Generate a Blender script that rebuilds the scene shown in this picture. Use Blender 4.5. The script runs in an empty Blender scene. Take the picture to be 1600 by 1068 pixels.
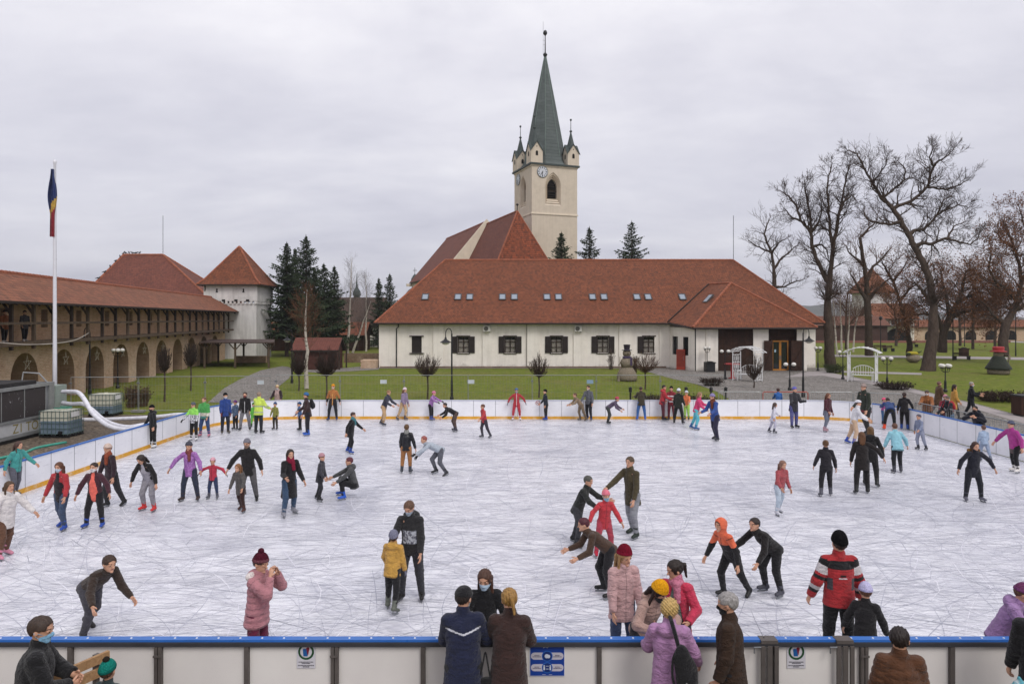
import bpy, math, random
import numpy as np
from mathutils import Vector, Matrix
R = math.radians
rnd = random.Random(7)
SC = bpy.context.scene
COL = SC.collection
# ---- photograph geometry: 1600x1068, focal 1075 px, horizon y=498, eye 4.8 m above the ice
F, HZ, CX, EYE = 1075.0, 498.0, 800.0, 4.8
def G(x, y, z=0.0):
    Y = F * (EYE - z) / (y - HZ)
    return Vector(((x - CX) * Y / F, Y, z))
def P(x, y, Y):
    return Vector(((x - CX) * Y / F, Y, EYE - (y - HZ) * Y / F))

# ------------------------------------------------------------------ objects
def tag(o, label=None, cat=None, group=None, kind=None):
    if label: o['label'] = label
    if cat: o['category'] = cat
    if group: o['group'] = group
    if kind: o['kind'] = kind
    return o
def empty(name, loc=(0, 0, 0), rz=0.0):
    o = bpy.data.objects.new(name, None); COL.objects.link(o)
    o.location = loc; o.rotation_euler = (0, 0, rz); o.empty_display_size = .2
    return o
def copy_tree(o, parent=None):
    c = o.copy(); COL.objects.link(c)
    if parent: c.parent = parent
    for ch in [q for q in o.children]:
        copy_tree(ch, c)
    return c

class MB:
    """collects faces; build() links ONE mesh object"""
    def __init__(s): s.v = []; s.f = []; s.m = []; s.n = 0
    def add(s, vs, fs, m=0):
        b = s.n
        s.v.extend([tuple(v) for v in vs]); s.n += len(vs)
        for f in fs: s.f.append(tuple(i + b for i in f)); s.m.append(m)
    def quad(s, a, b, c, d, m=0): s.add([a, b, c, d], [(0, 1, 2, 3)], m)
    def box(s, x0, y0, z0, x1, y1, z1, m=0, M=None):
        vs = [Vector((x, y, z)) for z in (z0, z1) for y in (y0, y1) for x in (x0, x1)]
        if M is not None: vs = [M @ v for v in vs]
        s.add(vs, [(0, 2, 3, 1), (4, 5, 7, 6), (0, 1, 5, 4), (2, 6, 7, 3), (0, 4, 6, 2), (1, 3, 7, 5)], m)
    def beam(s, a, b, w, h, m=0, up=(0, 0, 1)):
        a = Vector(a); b = Vector(b); d = (b - a).normalized(); u = Vector(up)
        if abs(d.dot(u)) > .98: u = Vector((0, 1, 0))
        r = d.cross(u).normalized(); u = r.cross(d)
        vs = []
        for p in (a, b):
            for i, j in ((-1, -1), (1, -1), (1, 1), (-1, 1)): vs.append(p + r * (i * w / 2) + u * (j * h / 2))
        s.add(vs, [(0, 1, 2, 3), (7, 6, 5, 4), (0, 4, 5, 1), (1, 5, 6, 2), (2, 6, 7, 3), (3, 7, 4, 0)], m)
    def prism(s, poly, z0, z1, m=0, M=None):
        n = len(poly)
        vs = [Vector((p[0], p[1], z0)) for p in poly] + [Vector((p[0], p[1], z1)) for p in poly]
        if M is not None: vs = [M @ v for v in vs]
        fs = [tuple(range(n - 1, -1, -1)), tuple(range(n, 2 * n))] + [(i, (i + 1) % n, n + (i + 1) % n, n + i) for i in range(n)]
        s.add(vs, fs, m)
    def tube(s, pts, rs, n=6, m=0, cap=True):
        pts = [Vector(p) for p in pts]
        if not hasattr(rs, '__len__'): rs = [rs] * len(pts)
        vs = []; prev = None
        for i, p in enumerate(pts):
            d = (pts[min(i + 1, len(pts) - 1)] - pts[max(i - 1, 0)])
            if d.length < 1e-9: d = Vector((0, 0, 1))
            d.normalize()
            if prev is None:
                a = d.orthogonal().normalized()
            else:
                a = prev - d * prev.dot(d)
                a = a.normalized() if a.length > 1e-6 else d.orthogonal().normalized()
            prev = a; c = d.cross(a)
            for k in range(n):
                t = 2 * math.pi * k / n
                vs.append(p + (a * math.cos(t) + c * math.sin(t)) * rs[i])
        fs = []
        for i in range(len(pts) - 1):
            for k in range(n):
                k2 = (k + 1) % n
                fs.append((i * n + k, i * n + k2, (i + 1) * n + k2, (i + 1) * n + k))
        if cap:
            fs.append(tuple(range(n - 1, -1, -1))); L = (len(pts) - 1) * n; fs.append(tuple(range(L, L + n)))
        s.add(vs, fs, m)
    def lathe(s, prof, n=16, m=0, M=None, ang0=0.0, cap=True):
        """prof: (r,z) list round +z"""
        vs = []; fs = []
        for r, z in prof:
            for k in range(n):
                t = 2 * math.pi * k / n + ang0
                v = Vector((r * math.cos(t), r * math.sin(t), z)); vs.append(M @ v if M is not None else v)
        for i in range(len(prof) - 1):
            for k in range(n):
                k2 = (k + 1) % n
                fs.append((i * n + k, i * n + k2, (i + 1) * n + k2, (i + 1) * n + k))
        if cap: fs.append(tuple(range(n - 1, -1, -1))); L = (len(prof) - 1) * n; fs.append(tuple(range(L, L + n)))
        s.add(vs, fs, m)
    def ball(s, c, r, n=10, m=0, sc=(1, 1, 1)):
        k = n // 2 + 1
        prof = [(max(1e-4, math.sin(math.pi * i / k)), -math.cos(math.pi * i / k)) for i in range(k + 1)]
        M = Matrix.Translation(Vector(c)) @ Matrix.Diagonal((r * sc[0], r * sc[1], r * sc[2], 1))
        s.lathe(prof, n, m, M)
    def build(s, name, mats, parent=None, smooth=False, uv=True, loc=None, rz=0.0):
        me = bpy.data.meshes.new(name)
        me.from_pydata(s.v, [], s.f)
        mats = mats if isinstance(mats, (list, tuple)) else [mats]
        for mm in mats: me.materials.append(mm)
        if len(mats) > 1: me.polygons.foreach_set('material_index', np.array(s.m, dtype=np.int32))
        if smooth: me.polygons.foreach_set('use_smooth', np.ones(len(s.f), dtype=bool))
        if uv: auto_uv(me)
        me.validate(); me.update()
        o = bpy.data.objects.new(name, me); COL.objects.link(o)
        if parent is not None: o.parent = parent
        if loc is not None: o.location = loc
        if rz: o.rotation_euler = (0, 0, rz)
        return o

def auto_uv(me):
    """UV in metres on every face: u level along it, v up its slope"""
    n = len(me.polygons)
    if n == 0: return
    nl = len(me.loops)
    li = np.empty(nl, np.int32); me.loops.foreach_get('vertex_index', li)
    co = np.empty(len(me.vertices) * 3, np.float32); me.vertices.foreach_get('co', co); co = co.reshape(-1, 3)
    nor = np.empty(n * 3, np.float32); me.polygons.foreach_get('normal', nor); nor = nor.reshape(-1, 3)
    tot = np.empty(n, np.int32); me.polygons.foreach_get('loop_total', tot)
    fn = np.repeat(nor, tot, axis=0)
    t = np.stack([-fn[:, 1], fn[:, 0], np.zeros(nl, np.float32)], 1)
    ln = np.linalg.norm(t, axis=1)
    flat = ln < 1e-3
    t[flat] = (1, 0, 0); ln[flat] = 1
    t /= ln[:, None]
    b = np.cross(fn, t)
    p = co[li]
    uv = np.stack([(p * t).sum(1), (p * b).sum(1)], 1).astype(np.float32)
    me.uv_layers.new(name='UVMap').data.foreach_set('uv', uv.ravel())

# ------------------------------------------------------------------ materials
def lin(h):
    h = h.lstrip('#'); c = [int(h[i:i + 2], 16) / 255 for i in (0, 2, 4)]
    return tuple((x / 12.92 if x < .04045 else ((x + .055) / 1.055) ** 2.4) for x in c) + (1.0,)
def C3(c): return lin(c) if isinstance(c, str) else (tuple(c) + (1.0,))[:4]
class NT:
    def __init__(s, name):
        s.mat = bpy.data.materials.new(name); s.mat.use_nodes = True
        s.t = s.mat.node_tree; s.b = s.t.nodes['Principled BSDF']
    def n(s, typ, **kw):
        x = s.t.nodes.new(typ)
        for k, v in kw.items():
            if k.startswith('i_'):
                key = k[2:].replace('_', ' ')
                x.inputs[int(key) if key.isdigit() else key].default_value = v
            else: setattr(x, k, v)
        return x
    def l(s, a, b): s.t.links.new(a, b)
    def coord(s, which='Object', scale=(1, 1, 1), rot=(0, 0, 0)):
        c = s.n('ShaderNodeTexCoord'); m = s.n('ShaderNodeMapping')
        m.inputs['Scale'].default_value = scale; m.inputs['Rotation'].default_value = rot
        s.l(c.outputs[which], m.inputs['Vector']); return m.outputs['Vector']
    def noise(s, vec, scale=5, detail=4, rough=.55, dist=0.0, out='Fac'):
        x = s.n('ShaderNodeTexNoise'); x.inputs['Scale'].default_value = scale; x.inputs['Detail'].default_value = detail
        x.inputs['Roughness'].default_value = rough; x.inputs['Distortion'].default_value = dist
        s.l(vec, x.inputs['Vector']); return x.outputs[out]
    def ramp(s, fac, stops):
        x = s.n('ShaderNodeValToRGB'); e = x.color_ramp.elements
        while len(e) < len(stops): e.new(.5)
        for i, (p, c) in enumerate(stops): e[i].position = p; e[i].color = C3(c) if not isinstance(c, (int, float)) else (c, c, c, 1)
        s.l(fac, x.inputs['Fac']); return x.outputs['Color']
    def mix(s, fac, a, b, mode='MIX'):
        x = s.n('ShaderNodeMix', data_type='RGBA', blend_type=mode)
        for key, val in ((0, fac), (6, a), (7, b)):
            if isinstance(val, (int, float)): x.inputs[key].default_value = val
            elif isinstance(val, tuple): x.inputs[key].default_value = val
            else: s.l(val, x.inputs[key])
        return x.outputs[2]
    def math(s, op, a, b=None, c=None):
        x = s.n('ShaderNodeMath', operation=op)
        for i, val in enumerate((a, b, c)):
            if val is None: continue
            if isinstance(val, (int, float)): x.inputs[i].default_value = val
            else: s.l(val, x.inputs[i])
        return x.outputs[0]
    def bump(s, h, dist=.01, strength=1.0, nrm=None):
        x = s.n('ShaderNodeBump'); x.inputs['Strength'].default_value = strength; x.inputs['Distance'].default_value = dist
        s.l(h, x.inputs['Height'])
        if nrm is not None: s.l(nrm, x.inputs['Normal'])
        s.l(x.outputs['Normal'], s.b.inputs['Normal']); return x.outputs['Normal']
    def set(s, col=None, rough=None, spec=None, metal=None):
        if col is not None:
            if isinstance(col, tuple): s.b.inputs['Base Color'].default_value = col
            else: s.l(col, s.b.inputs['Base Color'])
        if rough is not None:
            if isinstance(rough, (int, float)): s.b.inputs['Roughness'].default_value = rough
            else: s.l(rough, s.b.inputs['Roughness'])
        if spec is not None: s.b.inputs['Specular IOR Level'].default_value = spec
        if metal is not None: s.b.inputs['Metallic'].default_value = metal
        return s.mat
_cache = {}
def sh(c, k):
    c = C3(c); return tuple(min(1, x * k) for x in c[:3]) + (1,)
def paint(c, rough=.5, var=.18, scale=3.0, bump=.0, metal=0.0, spec=.4, which='Object'):
    """painted or plain surface with worn, uneven tone"""
    key = ('p', c, rough, var, scale, bump, metal, spec)
    if key in _cache: return _cache[key]
    t = NT('paint_%s' % str(c).strip('#')); v = t.coord(which)
    n1 = t.noise(v, scale, 6, .65)
    col = t.ramp(n1, [(.3, sh(c, 1 - var)), (.7, sh(c, 1 + var * .6))])
    t.set(col, t.ramp(t.noise(v, scale * 2.3, 3), [(.3, max(.05, rough - .1)), (.7, min(1, rough + .1))]), spec, metal)
    if bump: t.bump(t.noise(v, scale * 6, 4), bump)
    _cache[key] = t.mat; return t.mat
def dye(c, k=.84):
    r = C3(c); g = .3 * r[0] + .59 * r[1] + .11 * r[2]; return tuple(g + (x - g) * k + .002 for x in r[:3]) + (1,)
def cloth(c, var=.22, scale=9.0, rough=.85, sheen=.15, spec=.2):
    key = ('c', c, var, scale, rough)
    if key in _cache: return _cache[key]
    t = NT('cloth_%s' % str(c).strip('#')); v = t.coord('Object')
    n1 = t.noise(v, scale, 5, .6)
    fold = t.noise(t.coord('Object', (1, 1, 2.2)), 6, 3, .5, .8)
    c = dye(c); col = t.ramp(n1, [(.3, sh(c, 1 - var)), (.7, sh(c, 1 + var * .7))])
    t.set(col, rough, spec)
    t.b.inputs['Sheen Weight'].default_value = sheen
    cr_ = t.math('ABSOLUTE', t.math('SUBTRACT', t.noise(t.coord('Object', (1, 1, 1.7)), 11, 4, .6, 1.2), .5))
    wv = t.noise(v, 160, 2, .5)
    t.bump(t.math('ADD', t.math('ADD', fold, t.math('MULTIPLY', cr_, .9)), t.math('MULTIPLY', wv, .04)), .06, .75)
    _cache[key] = t.mat; return t.mat
def camo(c1, c2, scale=18.0, thr=.5):
    key = ('k', c1, c2, scale)
    if key in _cache: return _cache[key]
    t = NT('camo'); v = t.coord('Object')
    n1 = t.noise(v, scale, 3, .6, .6)
    t.set(t.ramp(n1, [(thr - .04, C3(c1)), (thr + .04, C3(c2))]), .85, .2)
    t.bump(t.noise(v, 6, 3), .02, .6)
    _cache[key] = t.mat; return t.mat
def skin(c='#c99a80'):
    key = ('s', c)
    if key in _cache: return _cache[key]
    t = NT('skin'); v = t.coord('Object'); n1 = t.noise(v, 14, 4)
    t.set(t.ramp(n1, [(.3, sh(c, .85)), (.7, sh(c, 1.06))]), .5, .35)
    t.b.inputs['Subsurface Weight'].default_value = .08
    t.b.inputs['Subsurface Radius'].default_value = (.02, .008, .005)
    _cache[key] = t.mat; return t.mat
def hairm(c):
    key = ('h', c)
    if key in _cache: return _cache[key]
    t = NT('hair'); v = t.coord('Object', (1, 1, .25)); n1 = t.noise(v, 70, 4, .7, .4)
    t.set(t.ramp(n1, [(.3, sh(c, .5)), (.5, C3(c)), (.72, sh(c, 1.6))]), .55, .4)
    t.bump(n1, .008, .8)
    _cache[key] = t.mat; return t.mat
def knit(c, c2=None):
    key = ('n', c, c2)
    if key in _cache: return _cache[key]
    t = NT('knit'); v = t.coord('Object')
    w = t.n('ShaderNodeTexNoise'); w.inputs['Scale'].default_value = 55; t.l(v, w.inputs['Vector'])
    col = t.ramp(w.outputs['Fac'], [(.35, sh(c, .7)), (.65, sh(c, 1.15))])
    t.set(col, .95, .1); t.bump(w.outputs['Fac'], .012, .7)
    _cache[key] = t.mat; return t.mat

def tile_mat(name, cols, row=.2, width=.17, blotch=.12, dark='#3b221c', moss=0.0):
    t = NT(name); v = t.coord('UV')
    br = t.n('ShaderNodeTexBrick'); br.offset = .5
    br.inputs['Scale'].default_value = 1; br.inputs['Brick Width'].default_value = width; br.inputs['Row Height'].default_value = row
    br.inputs['Mortar Size'].default_value = .013; br.inputs['Mortar Smooth'].default_value = .3; br.inputs['Bias'].default_value = 0
    br.inputs['Color1'].default_value = C3(cols[0]); br.inputs['Color2'].default_value = C3(cols[1]); br.inputs['Mortar'].default_value = C3(dark)
    t.l(v, br.inputs['Vector'])
    # each tile its own tone
    sn = t.n('ShaderNodeVectorMath', operation='SNAP'); t.l(v, sn.inputs[0]); sn.inputs[1].default_value = (width, row, 1)
    wn = t.n('ShaderNodeTexWhiteNoise', noise_dimensions='2D'); t.l(sn.outputs[0], wn.inputs['Vector'])
    c1 = t.mix(t.ramp(wn.outputs['Value'], [(.4, 0.0), (1.0, .7)]), br.outputs['Color'], C3(cols[2]))
    big = t.noise(v, .35, 6, .7, .3)
    c2 = t.mix(t.ramp(big, [(.42, 0.0), (.66, .42)]), c1, sh(cols[1], .62))
    fine = t.noise(v, 2.1, 5, .7)
    c3 = t.mix(t.ramp(fine, [(.5, 0.0), (.8, .3)]), c2, sh(cols[0], 1.25))
    if moss: c3 = t.mix(t.ramp(t.noise(v, .6, 6, .7), [(.5, 0.0), (.75, moss)]), c3, C3('#4a4a38'))
    t.set(c3, .8, .25)
    # each row steps out over the one below
    sep = t.n('ShaderNodeSeparateXYZ'); t.l(v, sep.inputs[0])
    saw = t.math('FRACT', t.math('DIVIDE', sep.outputs[1], row))
    h = t.math('ADD', t.math('MULTIPLY', saw, -.03), t.math('MULTIPLY', br.outputs['Fac'], -.02))
    t.bump(h, 1.0, .9)
    return t.mat
def brick_mat(name, c1, c2, mortar, row=.09, width=.28, patch='#a89684', patch_amt=.5):
    t = NT(name); v = t.coord('UV')
    br = t.n('ShaderNodeTexBrick'); br.inputs['Scale'].default_value = 1
    br.inputs['Brick Width'].default_value = width; br.inputs['Row Height'].default_value = row; br.inputs['Mortar Size'].default_value = .012
    br.inputs['Color1'].default_value = C3(c1); br.inputs['Color2'].default_value = C3(c2); br.inputs['Mortar'].default_value = C3(mortar)
    t.l(v, br.inputs['Vector'])
    o = t.coord('Object')
    a = t.mix(t.ramp(t.noise(o, .55, 7, .7, .4), [(.45, 0.0), (.68, patch_amt)]), br.outputs['Color'], C3(patch))
    a = t.mix(t.ramp(t.noise(o, 2.7, 5, .7), [(.5, 0.0), (.75, .5)]), a, sh(c2, .6))
    a = t.mix(t.ramp(t.noise(t.coord('Object', (1.2, 1.2, .2)), 1.3, 4), [(.55, 0.0), (.8, .4)]), a, sh(mortar, .6))
    t.set(a, .9, .2); t.bump(br.outputs['Fac'], -.02, .6)
    return t.mat
def plaster(name, c, stain='#a8a29a', amt=.35, sc=.5, bump=.006, low=False):
    t = NT(name); o = t.coord('Object')
    a = t.ramp(t.noise(o, 1.1, 6, .65), [(.3, sh(c, .93)), (.7, sh(c, 1.04))])
    streak = t.noise(t.coord('Object', (1.6, 1.6, .13)), 1.2, 6, .7)
    a = t.mix(t.ramp(streak, [(.46, 0.0), (.78, amt)]), a, C3(stain))
    sz = t.n('ShaderNodeSeparateXYZ'); t.l(t.coord('Object'), sz.inputs[0])
    damp = t.math('ADD', sz.outputs[2], t.math('MULTIPLY', t.noise(o, 1.3, 6, .75), 1.5))
    a = t.mix(t.ramp(damp, [(.75, amt * 1.3), (1.35, 0.0)]), a, sh(stain, .75)) if low else a
    a = t.mix(t.ramp(t.noise(o, sc, 7, .75, .5), [(.52, 0.0), (.72, amt * .8)]), a, sh(stain, .9))
    t.set(a, .9, .2); t.bump(t.noise(o, 14, 5), bump, .7)
    return t.mat
def wood(name, c, c2, grain=(1, 8, 1), plank=.0, axis=0, rough=.75):
    t = NT(name); o = t.coord('Object', grain)
    n1 = t.noise(o, 3.0, 6, .65, .6)
    a = t.ramp(n1, [(.3, C3(c)), (.7, C3(c2))])
    if plank:
        s = t.n('ShaderNodeSeparateXYZ'); t.l(t.coord('Object'), s.inputs[0])
        fr = t.math('FRACT', t.math('DIVIDE', s.outputs[axis], plank))
        gap = t.math('LESS_THAN', fr, .09)
        fl = t.math('FLOOR', t.math('DIVIDE', s.outputs[axis], plank))
        wn = t.n('ShaderNodeTexWhiteNoise', noise_dimensions='1D'); t.l(fl, wn.inputs['W'])
        a = t.mix(t.ramp(wn.outputs['Value'], [(0.0, 0.0), (1.0, .45)]), a, sh(c, .6))
        a = t.mix(t.math('MULTIPLY', gap, .8), a, sh(c, .25))
        t.set(a, rough, .3); t.bump(gap, -.01, .8)
    else:
        t.set(a, rough, .3); t.bump(n1, .004, .6)
    return t.mat
def glass_dark(name, c='#1c2024'):
    t = NT(name); t.set(C3(c), .06, .6); return t.mat
# ------------------------------------------------------------------ camera, sky, sun
cam = bpy.data.cameras.new('camera'); camo_ = bpy.data.objects.new('camera', cam); COL.objects.link(camo_)
camo_.location = (0, 0, EYE); camo_.rotation_euler = (R(90), 0, 0)
cam.sensor_width = 36; cam.lens = 36 * F / 1600; cam.shift_y = -36 / 1600
cam.clip_start = .1; cam.clip_end = 6000
SC.camera = camo_
w = bpy.data.worlds.new('World'); SC.world = w; w.use_nodes = True
nt = w.node_tree; nd = nt.nodes; lk = nt.links
bg = nd['Background']
sky = nd.new('ShaderNodeTexSky'); sky.sky_type = 'NISHITA'; sky.sun_disc = False
SUN_EL, SUN_AZ = R(48), R(150)
sky.sun_elevation = SUN_EL; sky.sun_rotation = SUN_AZ
tc = nd.new('ShaderNodeTexCoord')
sp = nd.new('ShaderNodeSeparateXYZ'); lk.new(tc.outputs['Generated'], sp.inputs[0])
# cloud deck: direction projected on a flat layer overhead
zz = nd.new('ShaderNodeMath'); zz.operation = 'ADD'; zz.inputs[1].default_value = .22; lk.new(sp.outputs[2], zz.inputs[0])
mx = nd.new('ShaderNodeMath'); mx.operation = 'MAXIMUM'; mx.inputs[1].default_value = .08; lk.new(zz.outputs[0], mx.inputs[0])
dv = nd.new('ShaderNodeVectorMath'); dv.operation = 'DIVIDE'; lk.new(tc.outputs['Generated'], dv.inputs[0])
cb = nd.new('ShaderNodeCombineXYZ')
for i in range(3): lk.new(mx.outputs[0], cb.inputs[i])
lk.new(cb.outputs[0], dv.inputs[1])
mp = nd.new('ShaderNodeMapping'); mp.inputs['Scale'].default_value = (.8, 1.15, .5); mp.inputs['Location'].default_value = (3.1, 1.7, 0)
lk.new(dv.outputs[0], mp.inputs['Vector'])
def wnoise(sc_, det, ro, dist):
    x = nd.new('ShaderNodeTexNoise'); x.inputs['Scale'].default_value = sc_; x.inputs['Detail'].default_value = det
    x.inputs['Roughness'].default_value = ro; x.inputs['Distortion'].default_value = dist; lk.new(mp.outputs[0], x.inputs['Vector']); return x
def wramp(src, stops):
    x = nd.new('ShaderNodeValToRGB')
    while len(x.color_ramp.elements) < len(stops): x.color_ramp.elements.new(.5)
    for e, (p, c) in zip(x.color_ramp.elements, stops): e.position = p; e.color = c
    lk.new(src, x.inputs['Fac']); return x
n1 = wnoise(1.1, 7, .58, .35)
deck = wramp(n1.outputs['Fac'], [(.30, (.60, .60, .675, 1)), (.48, (.725, .72, .78, 1)), (.70, (.88, .87, .90, 1))])
n2 = wnoise(3.2, 6, .6, .6)
fine = wramp(n2.outputs['Fac'], [(.3, (.955, .955, .965, 1)), (.7, (1.035, 1.035, 1.03, 1))])
ml = nd.new('ShaderNodeMix'); ml.data_type = 'RGBA'; ml.blend_type = 'MULTIPLY'; ml.inputs[0].default_value = 1
lk.new(deck.outputs[0], ml.inputs[6]); lk.new(fine.outputs[0], ml.inputs[7])
# lower deck is thicker and a little darker than overhead
hr = wramp(sp.outputs[2], [(.0, (.72, .725, .77, 1)), (.14, (.80, .805, .84, 1)), (.40, (1.02, 1.015, 1.01, 1))])
m2 = nd.new('ShaderNodeMix'); m2.data_type = 'RGBA'; m2.blend_type = 'MULTIPLY'; m2.inputs[0].default_value = 1
lk.new(ml.outputs[2], m2.inputs[6]); lk.new(hr.outputs[0], m2.inputs[7])
b2 = nd.new('ShaderNodeBackground'); b2.inputs['Strength'].default_value = 1.0; lk.new(m2.outputs[2], b2.inputs['Color'])
lk.new(sky.outputs[0], bg.inputs['Color']); bg.inputs['Strength'].default_value = .06
ms = nd.new('ShaderNodeMixShader'); ms.inputs[0].default_value = .95
lk.new(bg.outputs[0], ms.inputs[1]); lk.new(b2.outputs[0], ms.inputs[2]); lk.new(ms.outputs[0], nd['World Output'].inputs['Surface'])
sl = bpy.data.lights.new('sun', 'SUN'); so = bpy.data.objects.new('sun', sl); COL.objects.link(so)
sl.energy = 1.3; sl.angle = R(24); sl.color = (1, .965, .92)
# light travels from the sky's sun direction
az = SUN_AZ
sd = Vector((math.sin(az) * math.cos(SUN_EL), math.cos(az) * math.cos(SUN_EL), math.sin(SUN_EL)))
so.rotation_euler = (-sd).to_track_quat('-Z', 'Y').to_euler()
SC.view_settings.view_transform = 'Standard'; SC.view_settings.look = 'None'
SC.view_settings.exposure = 0.3; SC.view_settings.gamma = 1
SC.view_settings.use_curve_mapping = False
SC.render.engine = 'CYCLES'
SC.cycles.use_denoising = True
SC.cycles.max_bounces = 5; SC.cycles.diffuse_bounces = 3; SC.cycles.glossy_bounces = 2; SC.cycles.transmission_bounces = 3
SC.cycles.caustics_reflective = False; SC.cycles.caustics_refractive = False

# ------------------------------------------------------------------ setting: ground sheets
XL, XR, YN, YF = -13.5, 17.2, 8.36, 33.0      # rink outline
def grass_mat():
    t = NT('grass'); o = t.coord('Object')
    a = t.ramp(t.noise(o, 1.7, 6, .7), [(.3, '#4f5c24'), (.5, '#6a772a'), (.72, '#87893f')])
    a = t.mix(t.ramp(t.noise(o, .22, 6, .7, .6), [(.45, 0.0), (.7, .75)]), a, C3('#7b7444'))
    a = t.mix(t.ramp(t.noise(t.coord('Object', (1, .35, 1)), 9, 5, .8), [(.45, 0.0), (.7, .6)]), a, C3('#3f4722'))
    a = t.mix(t.ramp(t.noise(o, .9, 6, .75, .8), [(.56, 0.0), (.7, .8)]), a, C3('#75634a'))
    vz = t.n('ShaderNodeTexVoronoi'); vz.inputs['Scale'].default_value = 2.2; t.l(o, vz.inputs['Vector'])
    a = t.mix(t.math('MULTIPLY', t.ramp(vz.outputs['Distance'], [(.06, 1.0), (.10, 0.0)]), t.ramp(t.noise(o, .4, 4, .7), [(.45, 0.0), (.6, .8)])), a, C3('#7c5a38'))
    t.set(a, .95, .1); t.bump(t.noise(o, 30, 4), .04, .9); return t.mat
def cobble_mat(name, c1, c2, joint, sc=1.0):
    t = NT(name); o = t.coord('Object', (sc, sc, sc))
    vo = t.n('ShaderNodeTexVoronoi', feature='DISTANCE_TO_EDGE'); vo.inputs['Scale'].default_value = 7.0; vo.inputs['Randomness'].default_value = .55; t.l(o, vo.inputs['Vector'])
    vc = t.n('ShaderNodeTexVoronoi'); vc.inputs['Scale'].default_value = 7.0; vc.inputs['Randomness'].default_value = .55; t.l(o, vc.inputs['Vector'])
    s = t.n('ShaderNodeSeparateColor'); t.l(vc.outputs['Color'], s.inputs[0])
    a = t.ramp(s.outputs[0], [(0.0, C3(c1)), (1.0, C3(c2))])
    a = t.mix(t.ramp(t.noise(o, .5, 6, .7), [(.45, 0.0), (.7, .6)]), a, sh(c1, .7))
    a = t.mix(t.ramp(vo.outputs['Distance'], [(.02, 1.0), (.07, 0.0)]), a, C3(joint))
    t.set(a, .8, .35); t.bump(t.ramp(vo.outputs['Distance'], [(0.0, 0.0), (.12, 1.0)]), .03, .9); return t.mat
def slab_mat(name, c, sc=1.0):
    t = NT(name); o = t.coord('Object')
    a = t.ramp(t.noise(o, 2.0, 7, .7), [(.3, sh(c, .8)), (.7, sh(c, 1.12))])
    a = t.mix(t.ramp(t.noise(o, .3, 5, .7), [(.5, 0.0), (.75, .5)]), a, sh(c, .65))
    t.set(a, .85, .3); t.bump(t.noise(o, 20, 4), .006); return t.mat
M_grass = grass_mat()
M_cob = cobble_mat('cobbles', '#7d7771', '#a09b96', '#57514a')
M_yard = cobble_mat('yard_cobbles', '#665a4c', '#857666', '#423a31')
M_pathl = slab_mat('path_slabs', '#a09896')
def sheet(name, pts, z, mat, kind='structure'):
    m = MB(); m.add([(p[0], p[1], z) for p in pts], [tuple(range(len(pts)))])
    o = m.build(name, mat); tag(o, kind=kind); return o
m = MB(); m.add([(-3000, -60, -.03), (3000, -60, -.03), (3000, 3500, -.03), (-3000, 3500, -.03)], [(0, 1, 2, 3)])
tag(m.build('ground', M_grass), kind='structure')
sheet('yard', [(-60, 2), (XR + 12, 2), (XR + 12, 8.3), (XL - .1, 8.3), (XL - .1, 34.6), (-60, 34.6)], -.012, M_yard)
# left cobbled path running back to the gate and then right along the hall
pl = [G(325, 628), G(420, 628), G(432, 606), G(452, 590), G(458, 578), G(452, 573), G(441, 571.5), G(408, 578), G(375, 592), G(350, 606)]
sheet('path', [(p.x, p.y) for p in pl], -.010, M_cob)
pl = [G(456, 579), G(500, 582), G(545, 579.5), G(592, 577), G(592, 572.5), G(575, 571), G(545, 574), G(500, 576)]
sheet('path', [(p.x, p.y) for p in pl], -.006, M_cob)
# plaza in front of the hall annex and along the right side of the rink
pl = [(15.5, 67.9), (31.2, 67.9), G(1300, 582), G(1400, 600), G(1460, 614), G(1530, 631), G(1600, 650), (42, 20), (XR + .2, 8), (XR + .2, 33.2), G(1150, 629), G(1120, 611), G(1090, 600), G(1050, 591), G(1000, 577)]
sheet('plaza', [(p[0], p[1]) for p in pl], -.014, M_cob)
# paler slab walk along the lawn edge
pl = [G(1225, 589), G(1285, 586), G(1300, 589), G(1400, 606), G(1460, 621), G(1530, 640), G(1610, 664), G(1610, 655), G(1530, 632.5), G(1460, 615.5), G(1400, 601.5), G(1330, 589), G(1290, 580), G(1262, 580)]
sheet('pavement', [(p.x, p.y) for p in pl], -.008, M_pathl)
for k, pts in enumerate([[(1300, 581), (1440, 585), (1440, 582), (1290, 578)], [(1290, 556.5), (1610, 562), (1610, 558), (1290, 553.5)], [(1440, 528), (1640, 537), (1640, 535), (1440, 526.5)]]):
    sheet('path', [(G(*p).x, G(*p).y) for p in pts], -.016 + .002 * k, M_pathl)
# gravel strip at the foot of the hall
sheet('gravel', [(-13.8, 66.9), (15.4, 66.9), (15.4, 67.9), (-13.8, 67.9)], -.009, slab_mat('gravel', '#77706a'))

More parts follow.
